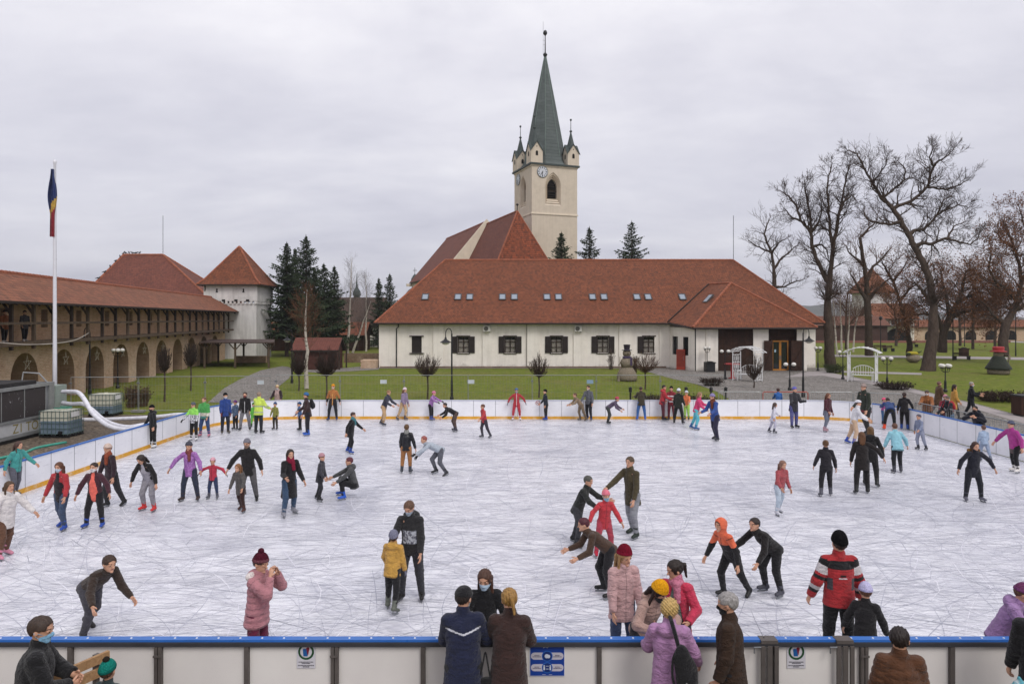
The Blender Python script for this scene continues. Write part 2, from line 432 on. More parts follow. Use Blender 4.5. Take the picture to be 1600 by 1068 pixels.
# ------------------------------------------------------------------ ice
def ice_mat():
    t = NT('ice'); base = t.coord('Object')
    # slow swirl that bends every scratch layer
    wv = t.n('ShaderNodeTexNoise'); wv.inputs['Scale'].default_value = .16; wv.inputs['Detail'].default_value = 2; t.l(base, wv.inputs['Vector'])
    sc = t.n('ShaderNodeVectorMath', operation='SCALE'); t.l(wv.outputs['Color'], sc.inputs[0]); sc.inputs['Scale'].default_value = 7.0
    ad = t.n('ShaderNodeVectorMath', operation='ADD'); t.l(base, ad.inputs[0]); t.l(sc.outputs[0], ad.inputs[1])
    lines = None; hgt = None
    for i, (ang, sx, sy, th, amt) in enumerate([(8, .30, 5.5, .022, .55), (-22, .26, 4.5, .02, .5), (38, .34, 6.0, .02, .42), (72, .3, 5.0, .02, .34), (-58, .36, 6.5, .02, .34), (3, .16, 9.0, .03, .5), (-9, .5, 12.0, .03, .38), (14, .10, 1.1, .07, .34), (-31, .12, 1.3, .06, .3), (60, .12, 1.2, .05, .22)]):
        mp_ = t.n('ShaderNodeMapping'); mp_.inputs['Rotation'].default_value = (0, 0, R(ang)); mp_.inputs['Location'].default_value = (i * 3.7, i * 1.9, i * 5.0)
        mp_.inputs['Scale'].default_value = (sx, sy, 1); t.l(ad.outputs[0], mp_.inputs['Vector'])
        n = t.noise(mp_.outputs[0], 1.0, 3, .6, .25)
        d = t.math('ABSOLUTE', t.math('SUBTRACT', n, .5))
        ln = t.ramp(d, [(0.0, 1.0), (th, 0.0)])
        brk = t.noise(base, .5 + .13 * i, 4, .7)
        ln = t.math('MULTIPLY', ln, t.ramp(brk, [(.42, 0.0), (.62, amt)]))
        lines = ln if lines is None else t.math('MAXIMUM', lines, ln)
    frost = t.noise(t.coord('Object', (.8, 1.9, 1)), 2.2, 8, .78, .9)
    worn = t.noise(base, .17, 6, .65, 1.2)
    a = t.ramp(frost, [(.33, '#d2d2dc'), (.50, '#e8e8ef'), (.66, '#f2f2f6')])
    a = t.mix(t.ramp(worn, [(.5, 0.0), (.72, .7)]), a, C3('#aeb0be'))
    a = t.mix(lines, a, C3('#70737f'))
    t.set(a, t.ramp(frost, [(.3, .14), (.7, .42)]), .5)
    t.bump(t.math('SUBTRACT', frost, t.math('MULTIPLY', lines, .9)), .012, .8)
    return t.mat
m = MB(); nxs, nys = 1, 1
m.add([(XL, YN, 0), (XR, YN, 0), (XR, YF, 0), (XL, YF, 0)], [(0, 1, 2, 3)])
tag(m.build('ice', ice_mat()), kind='structure')

# blade marks: thin curved grooves and snow ridges lying on the ice
def marks(name, n, seed, mats, wr, lr):
    r = random.Random(seed); m = MB(); cx_, cy_ = (XL + XR) / 2, 19.5
    for i in range(n):
        y = YN + .3 + (YF - YN - .6) * r.random() ** 1.25; x = r.uniform(XL + .4, XR - .4)
        th = math.atan2((y - cy_) * 1.0, (x - cx_) * .8) + math.pi / 2
        th = (r.gauss(0, .22) if abs(x - cx_) < 11 else th + r.gauss(0, .4)) if r.random() < .62 else r.uniform(0, math.pi)
        L_ = r.uniform(*lr) * r.uniform(.4, 1); k = r.gauss(0, .12) if r.random() < .86 else r.choice((-1, 1)) * r.uniform(.3, .9)
        seg = max(4, int(L_ * 2.5)); w_ = r.uniform(*wr); z = r.uniform(.0006, .0045); pts = []
        for j in range(seg + 1):
            pts.append((x, y, th)); th += k * L_ / seg; x += math.cos(th) * L_ / seg; y += math.sin(th) * L_ / seg
        vs = []
        for j, (a, b, t_) in enumerate(pts):
            ww = w_ * (.25 + .75 * math.sin(math.pi * (j + .3) / (seg + .6)))
            for s in (-1, 1): vs.append((min(XR - .05, max(XL + .05, a - math.sin(t_) * ww * s)), min(YF - .05, max(YN + .05, b + math.cos(t_) * ww * s)), z))
        m.add(vs, [(2 * j, 2 * j + 1, 2 * j + 3, 2 * j + 2) for j in range(seg)], r.randrange(len(mats)))
    tag(m.build(name, mats, uv=False), kind='stuff')
def icem(c): t = NT('blade_mark'); t.set(C3(c), .6, .3); return t.mat
marks('skate_marks', 8500, 3, [icem('#a0a2b0'), icem('#b0b1be'), icem('#bcbdc8')], (.0025, .0065), (.8, 4.5))
marks('skate_marks', 3600, 5, [icem('#e9e8ef'), icem('#dddce6')], (.003, .008), (.8, 5.0))
marks('skate_marks', 700, 8, [icem('#80838f'), icem('#8c8e9b')], (.003, .006), (.3, 1.6))
# ------------------------------------------------------------------ far hills
def hill(name, y0, pts, depth, c):
    m = MB(); n = len(pts); rows = 5
    V = []
    for j in range(rows):
        f = j / (rows - 1)
        for (x, h) in pts:
            wig = 1 + .12 * math.sin(x * .013 + j * 2.1)
            V.append((x, y0 + depth * f * .5, max(-1, h * math.sin(f * math.pi / 2) * wig) if j else -2))
    fs = [(j * n + i, j * n + i + 1, (j + 1) * n + i + 1, (j + 1) * n + i) for j in range(rows - 1) for i in range(n - 1)]
    m.add(V, fs)
    t = NT('hill_woods'); o = t.coord('Object')
    t.set(t.ramp(t.noise(o, .03, 8, .75), [(.35, sh(c, .6)), (.65, sh(c, 1.25))]), .95, .05)
    t.bump(t.noise(o, .12, 5), 6, 1)
    tag(m.build(name, t.mat, smooth=True), kind='structure')
hill('hills', 1500, [(x, 18 + 30 * max(0, math.sin((x + 300) * .0022)) + 9 * math.sin(x * .009) + 4 * math.sin(x * .023)) for x in range(-1600, 1900, 40)], 500, '#4c4f4a')

# ------------------------------------------------------------------ thin damp air
m = MB(); m.box(-2300, -70, -6, 2300, 2300, 130)
hz = NT('haze_air'); hz.t.nodes.remove(hz.b); pv = hz.t.nodes.new('ShaderNodeVolumePrincipled'); pv.inputs['Color'].default_value = (.9, .91, .95, 1); pv.inputs['Density'].default_value = .00024; pv.inputs['Anisotropy'].default_value = .1
hz.l(pv.outputs[0], hz.t.nodes['Material Output'].inputs['Volume'])
tag(m.build('haze', hz.mat, uv=False), kind='stuff')
SC.cycles.volume_bounces = 0; SC.cycles.volume_max_steps = 64
# ------------------------------------------------------------------ materials of the buildings
M_tile = tile_mat('roof_tiles', ('#8e543a', '#784731', '#52362c'), row=.22, width=.19)
M_tile2 = tile_mat('roof_tiles_old', ('#955f45', '#80503b', '#5c3b2d'), row=.3, width=.25, moss=.25)
M_tile3 = tile_mat('roof_tiles_church', ('#804c3d', '#6f4136', '#573630'), row=.27, width=.23)
M_tile4 = tile_mat('roof_tiles_apse', ('#975034', '#7a442f', '#442a23'), row=.3, width=.26)
M_white = plaster('white_plaster', '#ece5dc', '#b8b0a4', .36, low=True)
M_towerw = plaster('weathered_plaster', '#d6d3d0', '#8f8c8a', .55, .35)
M_cream = plaster('cream_plaster', '#d0c3b1', '#aa9c88', .35)
M_creaml = plaster('cream_trim', '#ddd0bc', '#aa9c88', .25)
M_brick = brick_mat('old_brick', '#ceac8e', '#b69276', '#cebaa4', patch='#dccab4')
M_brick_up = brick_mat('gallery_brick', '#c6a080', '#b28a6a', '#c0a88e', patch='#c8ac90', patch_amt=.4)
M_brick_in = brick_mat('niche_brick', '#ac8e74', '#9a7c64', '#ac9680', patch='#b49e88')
M_stone = brick_mat('stone_wall', '#7a6250', '#64503f', '#8a7a6a', row=.22, width=.45)
M_dwood = wood('dark_wood', '#2d1c15', '#442a1e', plank=.14)
M_shut = wood('shutter_wood', '#221d1c', '#322a28', (8, 8, 1))
M_beam = wood('grey_beams', '#463a30', '#6a5a4a', (1, 1, .4))
M_dbeam = wood('dark_beams', '#2b221c', '#463830', (1, 1, .4))
M_door = wood('door_wood', '#a5682a', '#c2863c', (6, 6, 1))
M_fascia = paint('#2a201c', .7)
M_ridge = paint('#9a5c44', .85, .35, 2.2, .01)
M_copper = tile_mat('copper_sheets', ('#5a615f', '#535a58', '#626968'), row=.55, width=2.4, dark='#3f4a46')
M_copdk = paint('#3a4442', .6, .3)
M_glass = glass_dark('window_glass')
M_dark = paint('#15120f', .9)
t_ = NT('thin_window_glass'); t_.set(C3('#20242a'), .05, .6); _tr = t_.n('ShaderNodeBsdfTransparent'); _mx = t_.n('ShaderNodeMixShader'); _mx.inputs[0].default_value = .38; t_.l(_tr.outputs[0], _mx.inputs[1]); t_.l(t_.b.outputs[0], _mx.inputs[2]); t_.l(_mx.outputs[0], t_.t.nodes['Material Output'].inputs['Surface']); M_win = t_.mat
M_sky = glass_dark('skylight_glass', '#8f98a4')
M_iron = paint('#1c1c1e', .5, .2)
M_steel = paint('#8d9094', .4, .2, metal=.7)
M_galv = paint('#9a9c9c', .45, .2, metal=.4)
M_wp = paint('#dcdcdc', .45, .1)

def roof(name, faces, mats, parent, thick=.16):
    """closed roof: upper faces are tiles, edges and underside dark boards"""
    m = MB(); pts = []; idx = {}
    def k(p):
        key = tuple(round(c, 4) for c in p)
        if key not in idx: idx[key] = len(pts); pts.append(key)
        return idx[key]
    F_ = [[k(p) for p in f] for f in faces]
    n = len(pts)
    m.add(pts, F_, 0)
    m.add([(p[0], p[1], p[2] - thick) for p in pts], [tuple(reversed(f)) for f in F_], 1)
    edges = {}
    for f in F_:
        for a, b in zip(f, f[1:] + f[:1]): edges[(a, b)] = 1
    for (a, b) in edges:
        if (b, a) not in edges:
            pa, pb = pts[a], pts[b]
            m.add([pa, pb, (pb[0], pb[1], pb[2] - thick), (pa[0], pa[1], pa[2] - thick)], [(1, 0, 3, 2)], 1)
    return m.build(name, mats, parent)
def caps(name, lines, r, mat, parent):
    m = MB()
    for a, b in lines:
        a = Vector(a); b = Vector(b); n = max(2, int((b - a).length / .38))
        for i in range(n):
            p, q = a.lerp(b, i / n), a.lerp(b, (i + .96) / n)
            m.tube([p, q], [r * 1.08, r * .92], 7)
    return m.build(name, mat, parent)

# ------------------------------------------------------------------ the long hall
hall = tag(empty('hall', (8, 76, 0)), 'long white hall with brown shutters, orange tiled hip roof and a projecting entrance wing', 'hall')
def hp(mb, name, mats, **k):      # part in world coordinates under the hall
    o = mb.build(name, mats, hall, **k); o.location = (-8, -76, 0); return o
YW = 68.0; EZ = 4.42
winx = [724, 797, 869.5, 942, 1014]
def wx(x, Y=YW): return (x - CX) * Y / F
# front wall with real openings
m = MB()
ops = [(wx(651) - .5, wx(651) + .5)] + [(wx(x) - .55, wx(x) + .55) for x in winx]
z0, z1 = 1.45, 3.05
x_prev = -13.0; Xend = 30.0
for a, b in ops:
    m.quad((x_prev, YW, -.1), (a, YW, -.1), (a, YW, EZ), (x_prev, YW, EZ))
    m.quad((a, YW, -.1), (b, YW, -.1), (b, YW, z0), (a, YW, z0)); m.quad((a, YW, z1), (b, YW, z1), (b, YW, EZ), (a, YW, EZ))
    d = .28
    m.quad((a, YW, z0), (a, YW + d, z0), (a, YW + d, z1), (a, YW, z1)); m.quad((b, YW + d, z0), (b, YW, z0), (b, YW, z1), (b, YW + d, z1))
    m.quad((a, YW, z0), (b, YW, z0), (b, YW + d, z0), (a, YW + d, z0)); m.quad((a, YW + d, z1), (b, YW + d, z1), (b, YW, z1), (a, YW, z1))
    x_prev = b
m.quad((x_prev, YW, -.1), (Xend, YW, -.1), (Xend, YW, EZ), (x_prev, YW, EZ))
m.quad((-13.0, YW, -.1), (-13.0, YW, EZ), (-13.0, 84, EZ), (-13.0, 84, -.1)); m.quad((Xend, YW, -.1), (Xend, 84, -.1), (Xend, 84, EZ), (Xend, YW, EZ))
m.quad((-13, 84, -.1), (-13, 84, EZ), (30, 84, EZ), (30, 84, -.1))
m.quad((-13, YW + 2, EZ - .02), (30, YW + 2, EZ - .02), (30, 84, EZ - .02), (-13, 84, EZ - .02))
hp(m, 'wall', M_white)
for a, b in [(592.5, 623), (677, 693), (754, 770), (823, 843), (896, 915), (967, 987), (1030, 1046)]:
    m = MB(); m.box(wx(a), YW - .13, -.1, wx(b), YW - .003, EZ - .02); hp(m, 'pilaster', M_white)
m = MB(); m.box(-13.02, YW - .16, -.1, 15.2, YW - .131, .12); hp(m, 'plinth', M_stone)
for i, (a, b) in enumerate(ops):
    c = (a + b) / 2
    m = MB(); Yf = YW + .16
    if i:
        for x in (a + .035, c, b - .035): m.box(x - .035, Yf, z0, x + .035, Yf + .07, z1)
        for z in (z0 + .035, z1 - .035, z0 + .55, z0 + 1.08): m.box(a + .07, Yf + .004, z - .03, b - .07, Yf + .06, z + .03)
        fr = hp(m, 'window', M_dbeam)
        g = MB(); g.quad((a, Yf + .04, z0), (b, Yf + .04, z0), (b, Yf + .04, z1), (a, Yf + .04, z1)); g.build('pane', M_win, fr)
        g = MB()
        for s in (-1, 1):   # net curtains behind the glass
            for q in range(9):
                xx = c + s * (.08 + q * .045); g.box(xx, Yf + .10 + (.02 if q % 2 else 0), z0, xx + .045, Yf + .125 + (.02 if q % 2 else 0), z1 - .3)
        g.build('curtain', paint('#d8cfc2', .9), fr)
        for s in (-1, 1):
            if i == 5 and s == 1: continue
            e = b if s > 0 else a
            g = MB(); lo, hi = sorted((e, e + s * .58))
            g.box(lo, YW - .08, z0 - .02, hi, YW - .035, z1 + .02)
            for zz_ in (z0 + .25, z1 - .25): g.box(lo + .04, YW - .1, zz_ - .06, hi - .04, YW - .081, zz_ + .06)
            hp(g, 'shutter', M_shut)
        g = MB(); g.box(a - .12, YW - .12, z1 + .03, b + .12, YW - .004, z1 + .11); g.box(a - .1, YW - .1, z0 - .1, b + .1, YW - .004, z0 - .03); hp(g, 'window_ledge', M_shut)
    else:
        m.box(a, Yf, z0, b, Yf + .07, z1)
        for q in range(7): m.box(a + .03 + q * .135, Yf - .02, z0 + .02, a + .15 + q * .135, Yf - .002, z1 - .02)
        hp(m, 'shutter', M_shut)
        g = MB(); g.box(a - .2, YW - .12, z1 + .0, b + .2, YW - .004, z1 + .1); g.box(a - .2, YW - .12, z0 - .1, b + .2, YW - .004, z0); hp(g, 'window_ledge', M_shut)
# main roof
e0x, e1x, e0y, e1y, rz_ = -13.45, 30.55, 67.2, 84.8, 11.3
rA, rB = (-7.4, 76.0, rz_), (24.4, 76.0, rz_)
c0, c1, c2, c3 = (e0x, e0y, EZ), (e1x, e0y, EZ), (e1x, e1y, EZ), (e0x, e1y, EZ)
o = roof('roof', [[c0, c1, rB, rA], [c1, c2, rB], [c2, c3, rA, rB], [c3, c0, rA]], [M_tile, M_fascia], hall); o.location = (-8, -76, 0)
roof_o = o
o = caps('ridge_tiles', [(rA, rB), (c0, rA), (c1, rB), (c3, rA), (c2, rB)], .11, M_ridge, roof_o)
m = MB(); m.tube([(e0x, e0y - .06, EZ - .08), (15.2, e0y - .06, EZ - .08)], .075, 8); m.build('gutter', M_fascia, roof_o)
slope = (rz_ - EZ) / (76 - e0y)
def on_roof(x, t): return Vector((x, e0y + t, EZ + slope * t))
un = Vector((0, -slope, 1)).normalized(); uv_ = Vector((0, 1, slope)).normalized()
for px in [664.5, 715.6, 734, 785, 803.7, 854.6, 872.6, 925.7, 943.7, 995, 1012.5, 1066]:
    c = on_roof((px - CX) * 70.5 / F, 3.3)
    Mt = Matrix.Translation(c + un * .0) @ Matrix(((1, 0, 0), (0, uv_.y, un.y), (0, uv_.z, un.z))).to_4x4()
    m = MB(); wv, hv = .36, .52
    for (x0, y0, x1, y1) in ((-wv, -hv, wv, -hv + .1), (-wv, hv - .1, wv, hv), (-wv, -hv + .1, -wv + .09, hv - .1), (wv - .09, -hv + .1, wv, hv - .1)):
        m.box(x0, y0, .01, x1, y1, .13, 0, Mt)
    s = hp(m, 'skylight', paint('#4a4544', .5))
    g = MB(); g.box(-wv + .09, -hv + .1, .02, wv - .09, hv - .1, .09, 0, Mt); g.build('pane', M_sky, s)
# entrance wing
FX0, FX1, FY = 16.85, 27.3, 63.7; WZ = 4.0
m = MB(); dx0, dx1, ex0, ex1 = wx(1122, FY), wx(1177, FY), wx(1201, FY), wx(1245, FY)
def wallq(x0, x1, a, b): m.quad((x0, FY, a), (x1, FY, a), (x1, FY, b), (x0, FY, b))
wallq(dx1, ex0, -.1, WZ); hp(m, 'wing_wall', M_white); m = MB(); wallq(ex1, FX1, -.1, WZ)
m.quad((FX1, FY, -.1), (FX1, YW, -.1), (FX1, YW, WZ), (FX1, FY, WZ)); hp(m, 'wing_wall', M_white); m = MB(); wallq(FX0, dx0, -.1, WZ)
# left side wall with two narrow windows, skewed back to the facade
sa, sb = Vector((FX0, FY, 0)), Vector((15.55, YW, 0)); sd_ = (sb - sa)
def side(t0, t1, a, b, off=0):
    p, q = sa + sd_ * t0, sa + sd_ * t1; nn = Vector((-1, -.3, 0)).normalized() * -off
    m.quad((q.x + nn.x, q.y + nn.y, a), (p.x + nn.x, p.y + nn.y, a), (p.x + nn.x, p.y + nn.y, b), (q.x + nn.x, q.y + nn.y, b))
wins = [(.22, .42), (.64, .86)]
side(0, .22, -.1, WZ); side(.42, .64, -.1, WZ); side(.86, 1, -.1, WZ)
for a, b in wins: side(a, b, -.1, 1.35); side(a, b, 3.1, WZ)
hp(m, 'wing_wall', M_white)
for a, b in wins: m = MB(); side(a, b, 1.35, 3.1, .18); hp(m, 'wing_window', M_glass)
m = MB(); m.box(wx(1103, FY), FY - .12, -.1, wx(1110, FY), FY - .004, WZ); m.box(wx(1084.6, FY), FY - .1, -.1, wx(1091, FY), FY - .004, WZ); hp(m, 'pilaster', M_white)
m = MB(); m.box(dx0, FY + .12, -.1, dx1, FY + .2, WZ)
for q in range(1, 5): m.box(dx0 + q * (dx1 - dx0) / 5 - .04, FY + .09, 0, dx0 + q * (dx1 - dx0) / 5 + .04, FY + .118, WZ - .1)
m.box(dx0, FY + .08, 2.45, dx1, FY + .117, 2.6)
hp(m, 'barn_door', M_dwood)
m = MB(); m.box(ex0, FY + .5, 2.85, ex1, FY + .58, WZ); m.box(ex0, FY + .5, -.1, wx(1208, FY), FY + .58, 2.85); m.box(wx(1235, FY), FY + .5, -.1, ex1, FY + .58, 2.85)
m.quad((ex0, FY, -.1), (ex0, FY + .5, -.1), (ex0, FY + .5, WZ), (ex0, FY, WZ)); m.quad((ex1, FY + .5, -.1), (ex1, FY, -.1), (ex1, FY, WZ), (ex1, FY + .5, WZ))
hp(m, 'door_surround', M_dwood)
a, b = wx(1208.5, FY), wx(1234.5, FY); c = (a + b) / 2
m = MB()
for x0, x1 in ((a, a + .12), (c - .1, c - .005), (c + .005, c + .1), (b - .12, b)): m.box(x0, FY + .38, 0, x1, FY + .46, 2.8)
for z in (0.0, 2.66): m.box(a + .12, FY + .385, z, c - .1, FY + .455, z + .14); m.box(c + .1, FY + .385, z, b - .12, FY + .455, z + .14)
d = hp(m, 'entrance_door', M_door)
g = MB(); g.box(a + .12, FY + .41, .14, c - .1, FY + .43, 2.66); g.box(c + .1, FY + .41, .14, b - .12, FY + .43, 2.66); g.build('pane', M_glass, d)
g = MB(); g.box(c - .06, FY + .33, 1.0, c - .03, FY + .38, 1.4); g.box(c + .03, FY + .33, 1.0, c + .06, FY + .38, 1.4); g.build('handle', M_steel, d)
g = MB(); g.box(c - .52, FY + .405, 1.7, c - .38, FY + .409, 1.95); g.build('notice', paint('#b8d0e0', .6), d)
for px0, px1 in ((1194, 1207.5), (1236.5, 1256)):
    m = MB(); x0, x1 = wx(px0, FY - .2), wx(px1, FY - .2)
    m.box(x0, FY - .2, .05, x1, FY - .13, 2.8)
    for z in (.35, 2.3): m.box(x0 + .05, FY - .24, z, x1 - .05, FY - .202, z + .16)
    m.beam((x0 + .1, FY - .22, .55), (x1 - .1, FY - .22, 2.25), .03, .14, up=(0, 1, 0))
    hp(m, 'barn_shutter', M_dwood)
wl, wr_, pk, rb = (16.55, 62.95, 4.02), (27.95, 62.95, 4.02), (21.7, 68.2, 8.35), (20.7, 72.3, 8.45)
vl, vr = (15.3, 67.32, 4.5), (28.4, 67.32, 4.5)
o = roof('wing_roof', [[wl, wr_, pk], [vl, wl, pk, rb], [wr_, vr, rb, pk]], [M_tile, M_fascia], hall); o.location = (-8, -76, 0)
caps('ridge_tiles', [(wl, pk), (wr_, pk), (pk, rb)], .13, M_ridge, o)
m = MB(); m.tube([(vl[0] - .1, vl[1] - .1, vl[2] + .02), (rb[0] - .06, rb[1] - .1, rb[2] + .02)], .07, 6); m.build('valley_gutter', M_fascia, o)
m = MB(); m.tube([(wl[0], 62.9, 3.92), (wr_[0], 62.9, 3.92)], .07, 8); m.tube([(wl[0] - .04, 62.95, 3.93), (15.3, 67.1, 4.35)], .07, 8); m.build('gutter', M_fascia, o)
Mt = Matrix.Translation(Vector((19.2, 67.2, 6.72))) @ Matrix.Rotation(R(-73), 4, 'Z') @ Matrix.Rotation(R(44), 4, 'X')
m = MB(); m.box(-.36, -.55, .0, .36, .55, .14, 0, Mt); s = hp(m, 'skylight', paint('#4a4544', .5))
g = MB(); g.box(-.27, -.45, .142, .27, .45, .15, 0, Mt); g.build('pane', M_sky, s)
for pts in ([(wx(623), YW - .2, 4.3), (wx(623) - .0, YW - .2, 4.0), (wx(620), YW - .2, 3.85), (wx(620), YW - .2, 0)], [(FX0 + .1, FY - .1, 3.95), (FX0 + .1, FY - .1, 0)], [(wx(823), YW - .2, 4.3), (wx(823), YW - .2, .1)]):
    m = MB(); m.tube(pts, .055 if pts[0][0] < -3 or pts[0][0] > 10 else .02, 8); hp(m, 'downpipe', M_iron)
m = MB(); m.tube([(wx(1146, 76), 76, 11.3), (wx(1146, 76), 76, 16.2)], .035, 6); hp(m, 'lightning_rod', M_steel)
for px, lab in ((761, 'grey air conditioner on the hall wall between the two leftmost open shuttered windows'), (903, 'grey air conditioner on the hall wall right of the middle window')):
    t = tag(empty('air_conditioner', (wx(px), YW - .17, 3.55)), lab, 'air conditioner', 'air conditioners on the hall wall')
    m = MB(); m.box(-.36, -.3, 0, .36, -.02, .58); m.build('housing', paint('#c9c6c0', .5), t)
    m = MB(); m.lathe([(.22, 0), (.22, .02)], 18, 0, Matrix.Translation((-.08, -.301, .29)) @ Matrix.Rotation(R(90), 4, 'X')); m.build('fan_grille', paint('#55534f', .6), t)
    m = MB(); m.box(-.3, -.26, -.06, -.24, .03, -.001); m.box(.24, -.26, -.06, .3, .03, -.001); m.build('bracket', M_iron, t)

# ------------------------------------------------------------------ arcaded wall with timber gallery (left)
ax = math.atan2(.986, -.168)
arc = tag(empty('arcade_wall', (-25.4, 30, 0), ax), 'old brick fortress wall with a row of arched niches and a roofed timber gallery', 'wall')
L = 53.0; m = MB(); md = MB()
s = 3.35; edges = []
while s < L - 2: edges.append(s); s += 4.49
xp = -6.0
for c in edges:
    hw = 1.45; n = 12; prof = []
    for i in range(n + 1):
        a = math.pi * i / n; x = -hw * math.cos(a); z = 1.35 + 1.6 * math.sin(a) ** .9
        prof.append((c + x, z))
    m.quad((xp, 0, -.3), (c - hw, 0, -.3), (c - hw, 0, 3.6), (xp, 0, 3.6))
    for (xa, za), (xb, zb) in zip(prof, prof[1:]):
        m.quad((xa, 0, za), (xb, 0, zb), (xb, 0, 3.6), (xa, 0, 3.6))
        md.quad((xa, 0, za), (xa, 1.5, za), (xb, 1.5, zb), (xb, 0, zb))
    md.quad((c - hw, 0, -.3), (c - hw, 1.5, -.3), (c - hw, 1.5, 1.35), (c - hw, 0, 1.35)); md.quad((c + hw, 1.5, -.3), (c + hw, 0, -.3), (c + hw, 0, 1.35), (c + hw, 1.5, 1.35))
    md.quad((c - hw, 1.5, -.3), (c + hw, 1.5, -.3), (c + hw, 1.5, 3.0), (c - hw, 1.5, 3.0))
    xp = c + hw
m.quad((xp, 0, -.3), (L, 0, -.3), (L, 0, 3.6), (xp, 0, 3.6)); m.quad((L, 0, -.3), (L, 2.4, -.3), (L, 2.4, 6.4), (L, 0, 6.4)); m.quad((-6, 2.4, -.3), (-6, 0, -.3), (-6, 0, 6.4), (-6, 2.4, 6.4))
m.quad((L, 2.4, -.3), (-6, 2.4, -.3), (-6, 2.4, 6.4), (L, 2.4, 6.4))
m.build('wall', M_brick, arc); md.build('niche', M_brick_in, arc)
m = MB(); dk = MB(); xp = -6.0; s = 1.2
while s < L - 1:
    a, b = s - .38, s + .38
    m.quad((xp, .003, 3.6), (a, .003, 3.6), (a, .003, 6.3), (xp, .003, 6.3)); m.quad((a, .003, 3.6), (b, .003, 3.6), (b, .003, 4.3), (a, .003, 4.3)); m.quad((a, .003, 5.35), (b, .003, 5.35), (b, .003, 6.3), (a, .003, 6.3))
    for x0 in (a, b): m.quad((x0, .003, 4.3), (x0, .35, 4.3), (x0, .35, 5.35), (x0, .003, 5.35))
    dk.quad((a, .35, 4.3), (b, .35, 4.3), (b, .35, 5.35), (a, .35, 5.35)); xp = b; s += 4.4
m.quad((xp, .003, 3.6), (L, .003, 3.6), (L, .003, 6.3), (xp, .003, 6.3))
m.build('gallery_wall', M_brick_up, arc); dk.build('embrasure', M_dark, arc)
m = MB(); m.box(-6, -.95, 3.52, L, -.004, 3.6); m.build('gallery_floor', M_beam, arc)
s = .35; k = 0
while s < L - .5:
    m = MB(); m.box(s - .08, -.94, 3.2, s + .08, -.78, 5.7); m.beam((s, -.86, 5.0), (s, -.3, 5.9), .1, .1); m.box(s - .07, -.78, 3.36, s + .07, -.01, 3.515)
    m.build('post', M_dbeam if k % 3 else M_beam, arc); s += 2.2; k += 1
m = MB(); m.box(-6, -.98, 4.5, L, -.945, 4.64); m.box(-6, -.98, 3.4, L, -.955, 3.62); m.box(-6, -.975, 5.55, L, -.945, 5.72); m.build('railing', M_beam, arc)
m = MB(); s = -5.5
while s < L: m.beam((s, -1.4, 5.52), (s, 1.6, 7.12), .07, .1); s += .75
m.build('rafter', M_dbeam, arc)
A_, B_, Cc, D_ = (-6, -1.45, 5.68), (L + .6, -1.45, 5.68), (L + .6, 1.7, 7.42), (-6, 1.7, 7.42)
E_, F2 = (L + .6, 3.2, 6.5), (-6, 3.2, 6.5)
ro = roof('roof', [[A_, B_, Cc, D_], [D_, Cc, E_, F2]], [M_tile2, M_fascia], arc, .12)
caps('ridge_tiles', [(D_, Cc)], .12, M_ridge, ro)
for i, c in enumerate(edges[1:7]):      # wire stars hanging in the arches
    st = tag(empty('star_decoration', (0, 0, 0)), ['wire star hanging in the widest looking nearest niche', 'wire star hanging in the niche behind the flagpole', 'wire star in the niche left of the street lamp with hook', 'wire star in the niche behind the globe lamp', 'wire star in the niche right of the globe lamp', 'wire star in the niche behind the left small ball tree'][i], 'decoration', 'stars hung in the wall niches')
    mb = MB(); r_ = .42
    pp = [Vector((r_ * math.sin(2 * math.pi * q * 2 / 5), 0, r_ * math.cos(2 * math.pi * q * 2 / 5))) for q in range(5)]
    for q in range(5): mb.tube([pp[q], pp[(q + 1) % 5]], .014, 5)
    mb.tube([Vector((0, 0, r_)), Vector((0, .0, 1.15))], .008, 4)
    mb.build('star', paint('#b7ab98', .5), st)
    st.location = Matrix.Translation((-25.4, 30, 0)) @ Matrix.Rotation(ax, 4, 'Z') @ Vector((c, -.12, 2.35)); st.rotation_euler = (0, 0, ax)

# ------------------------------------------------------------------ hipped house behind the gallery and the white bastion
hb = tag(empty('hipped_house', (-48, 96, 0)), 'big house behind the gallery showing only its reddish brown hipped roof with crows', 'house')
def part(mb, name, mats, root, **k):
    o = mb.build(name, mats, root, **k)
    if root.type == 'EMPTY': o.matrix_parent_inverse = Matrix.Translation(-root.location)
    return o
m = MB(); fl, fr, br, bl = (-54.8, 89), (-39.2, 89), (-41.5, 103), (-61, 103)
m.prism([fl, fr, br, bl], -.2, 7.2); part(m, 'wall', M_brick, hb)
q0, q1, q2, q3 = (-55.5, 88, 7.2), (-38.4, 88, 7.2), (-40.8, 104, 7.2), (-62, 104, 7.2); ra, rb2 = (-54.2, 96, 13.75), (-48.7, 96, 13.75)
o = roof('roof', [[q0, q1, rb2, ra], [q1, q2, rb2], [q2, q3, ra, rb2], [q3, q0, ra]], [M_tile3, M_fascia], hb); o.matrix_parent_inverse = Matrix.Translation(-hb.location)
c_ = caps('ridge_tiles', [(ra, rb2), (q0, ra), (q1, rb2), (q3, ra), (q2, rb2)], .14, M_ridge, o)
m = MB(); m.tube([(-48.7, 96, 13.7), (-48.7, 96, 19.2)], .04, 6); part(m, 'lightning_rod', M_steel, hb)
bm = MB()
bird = None
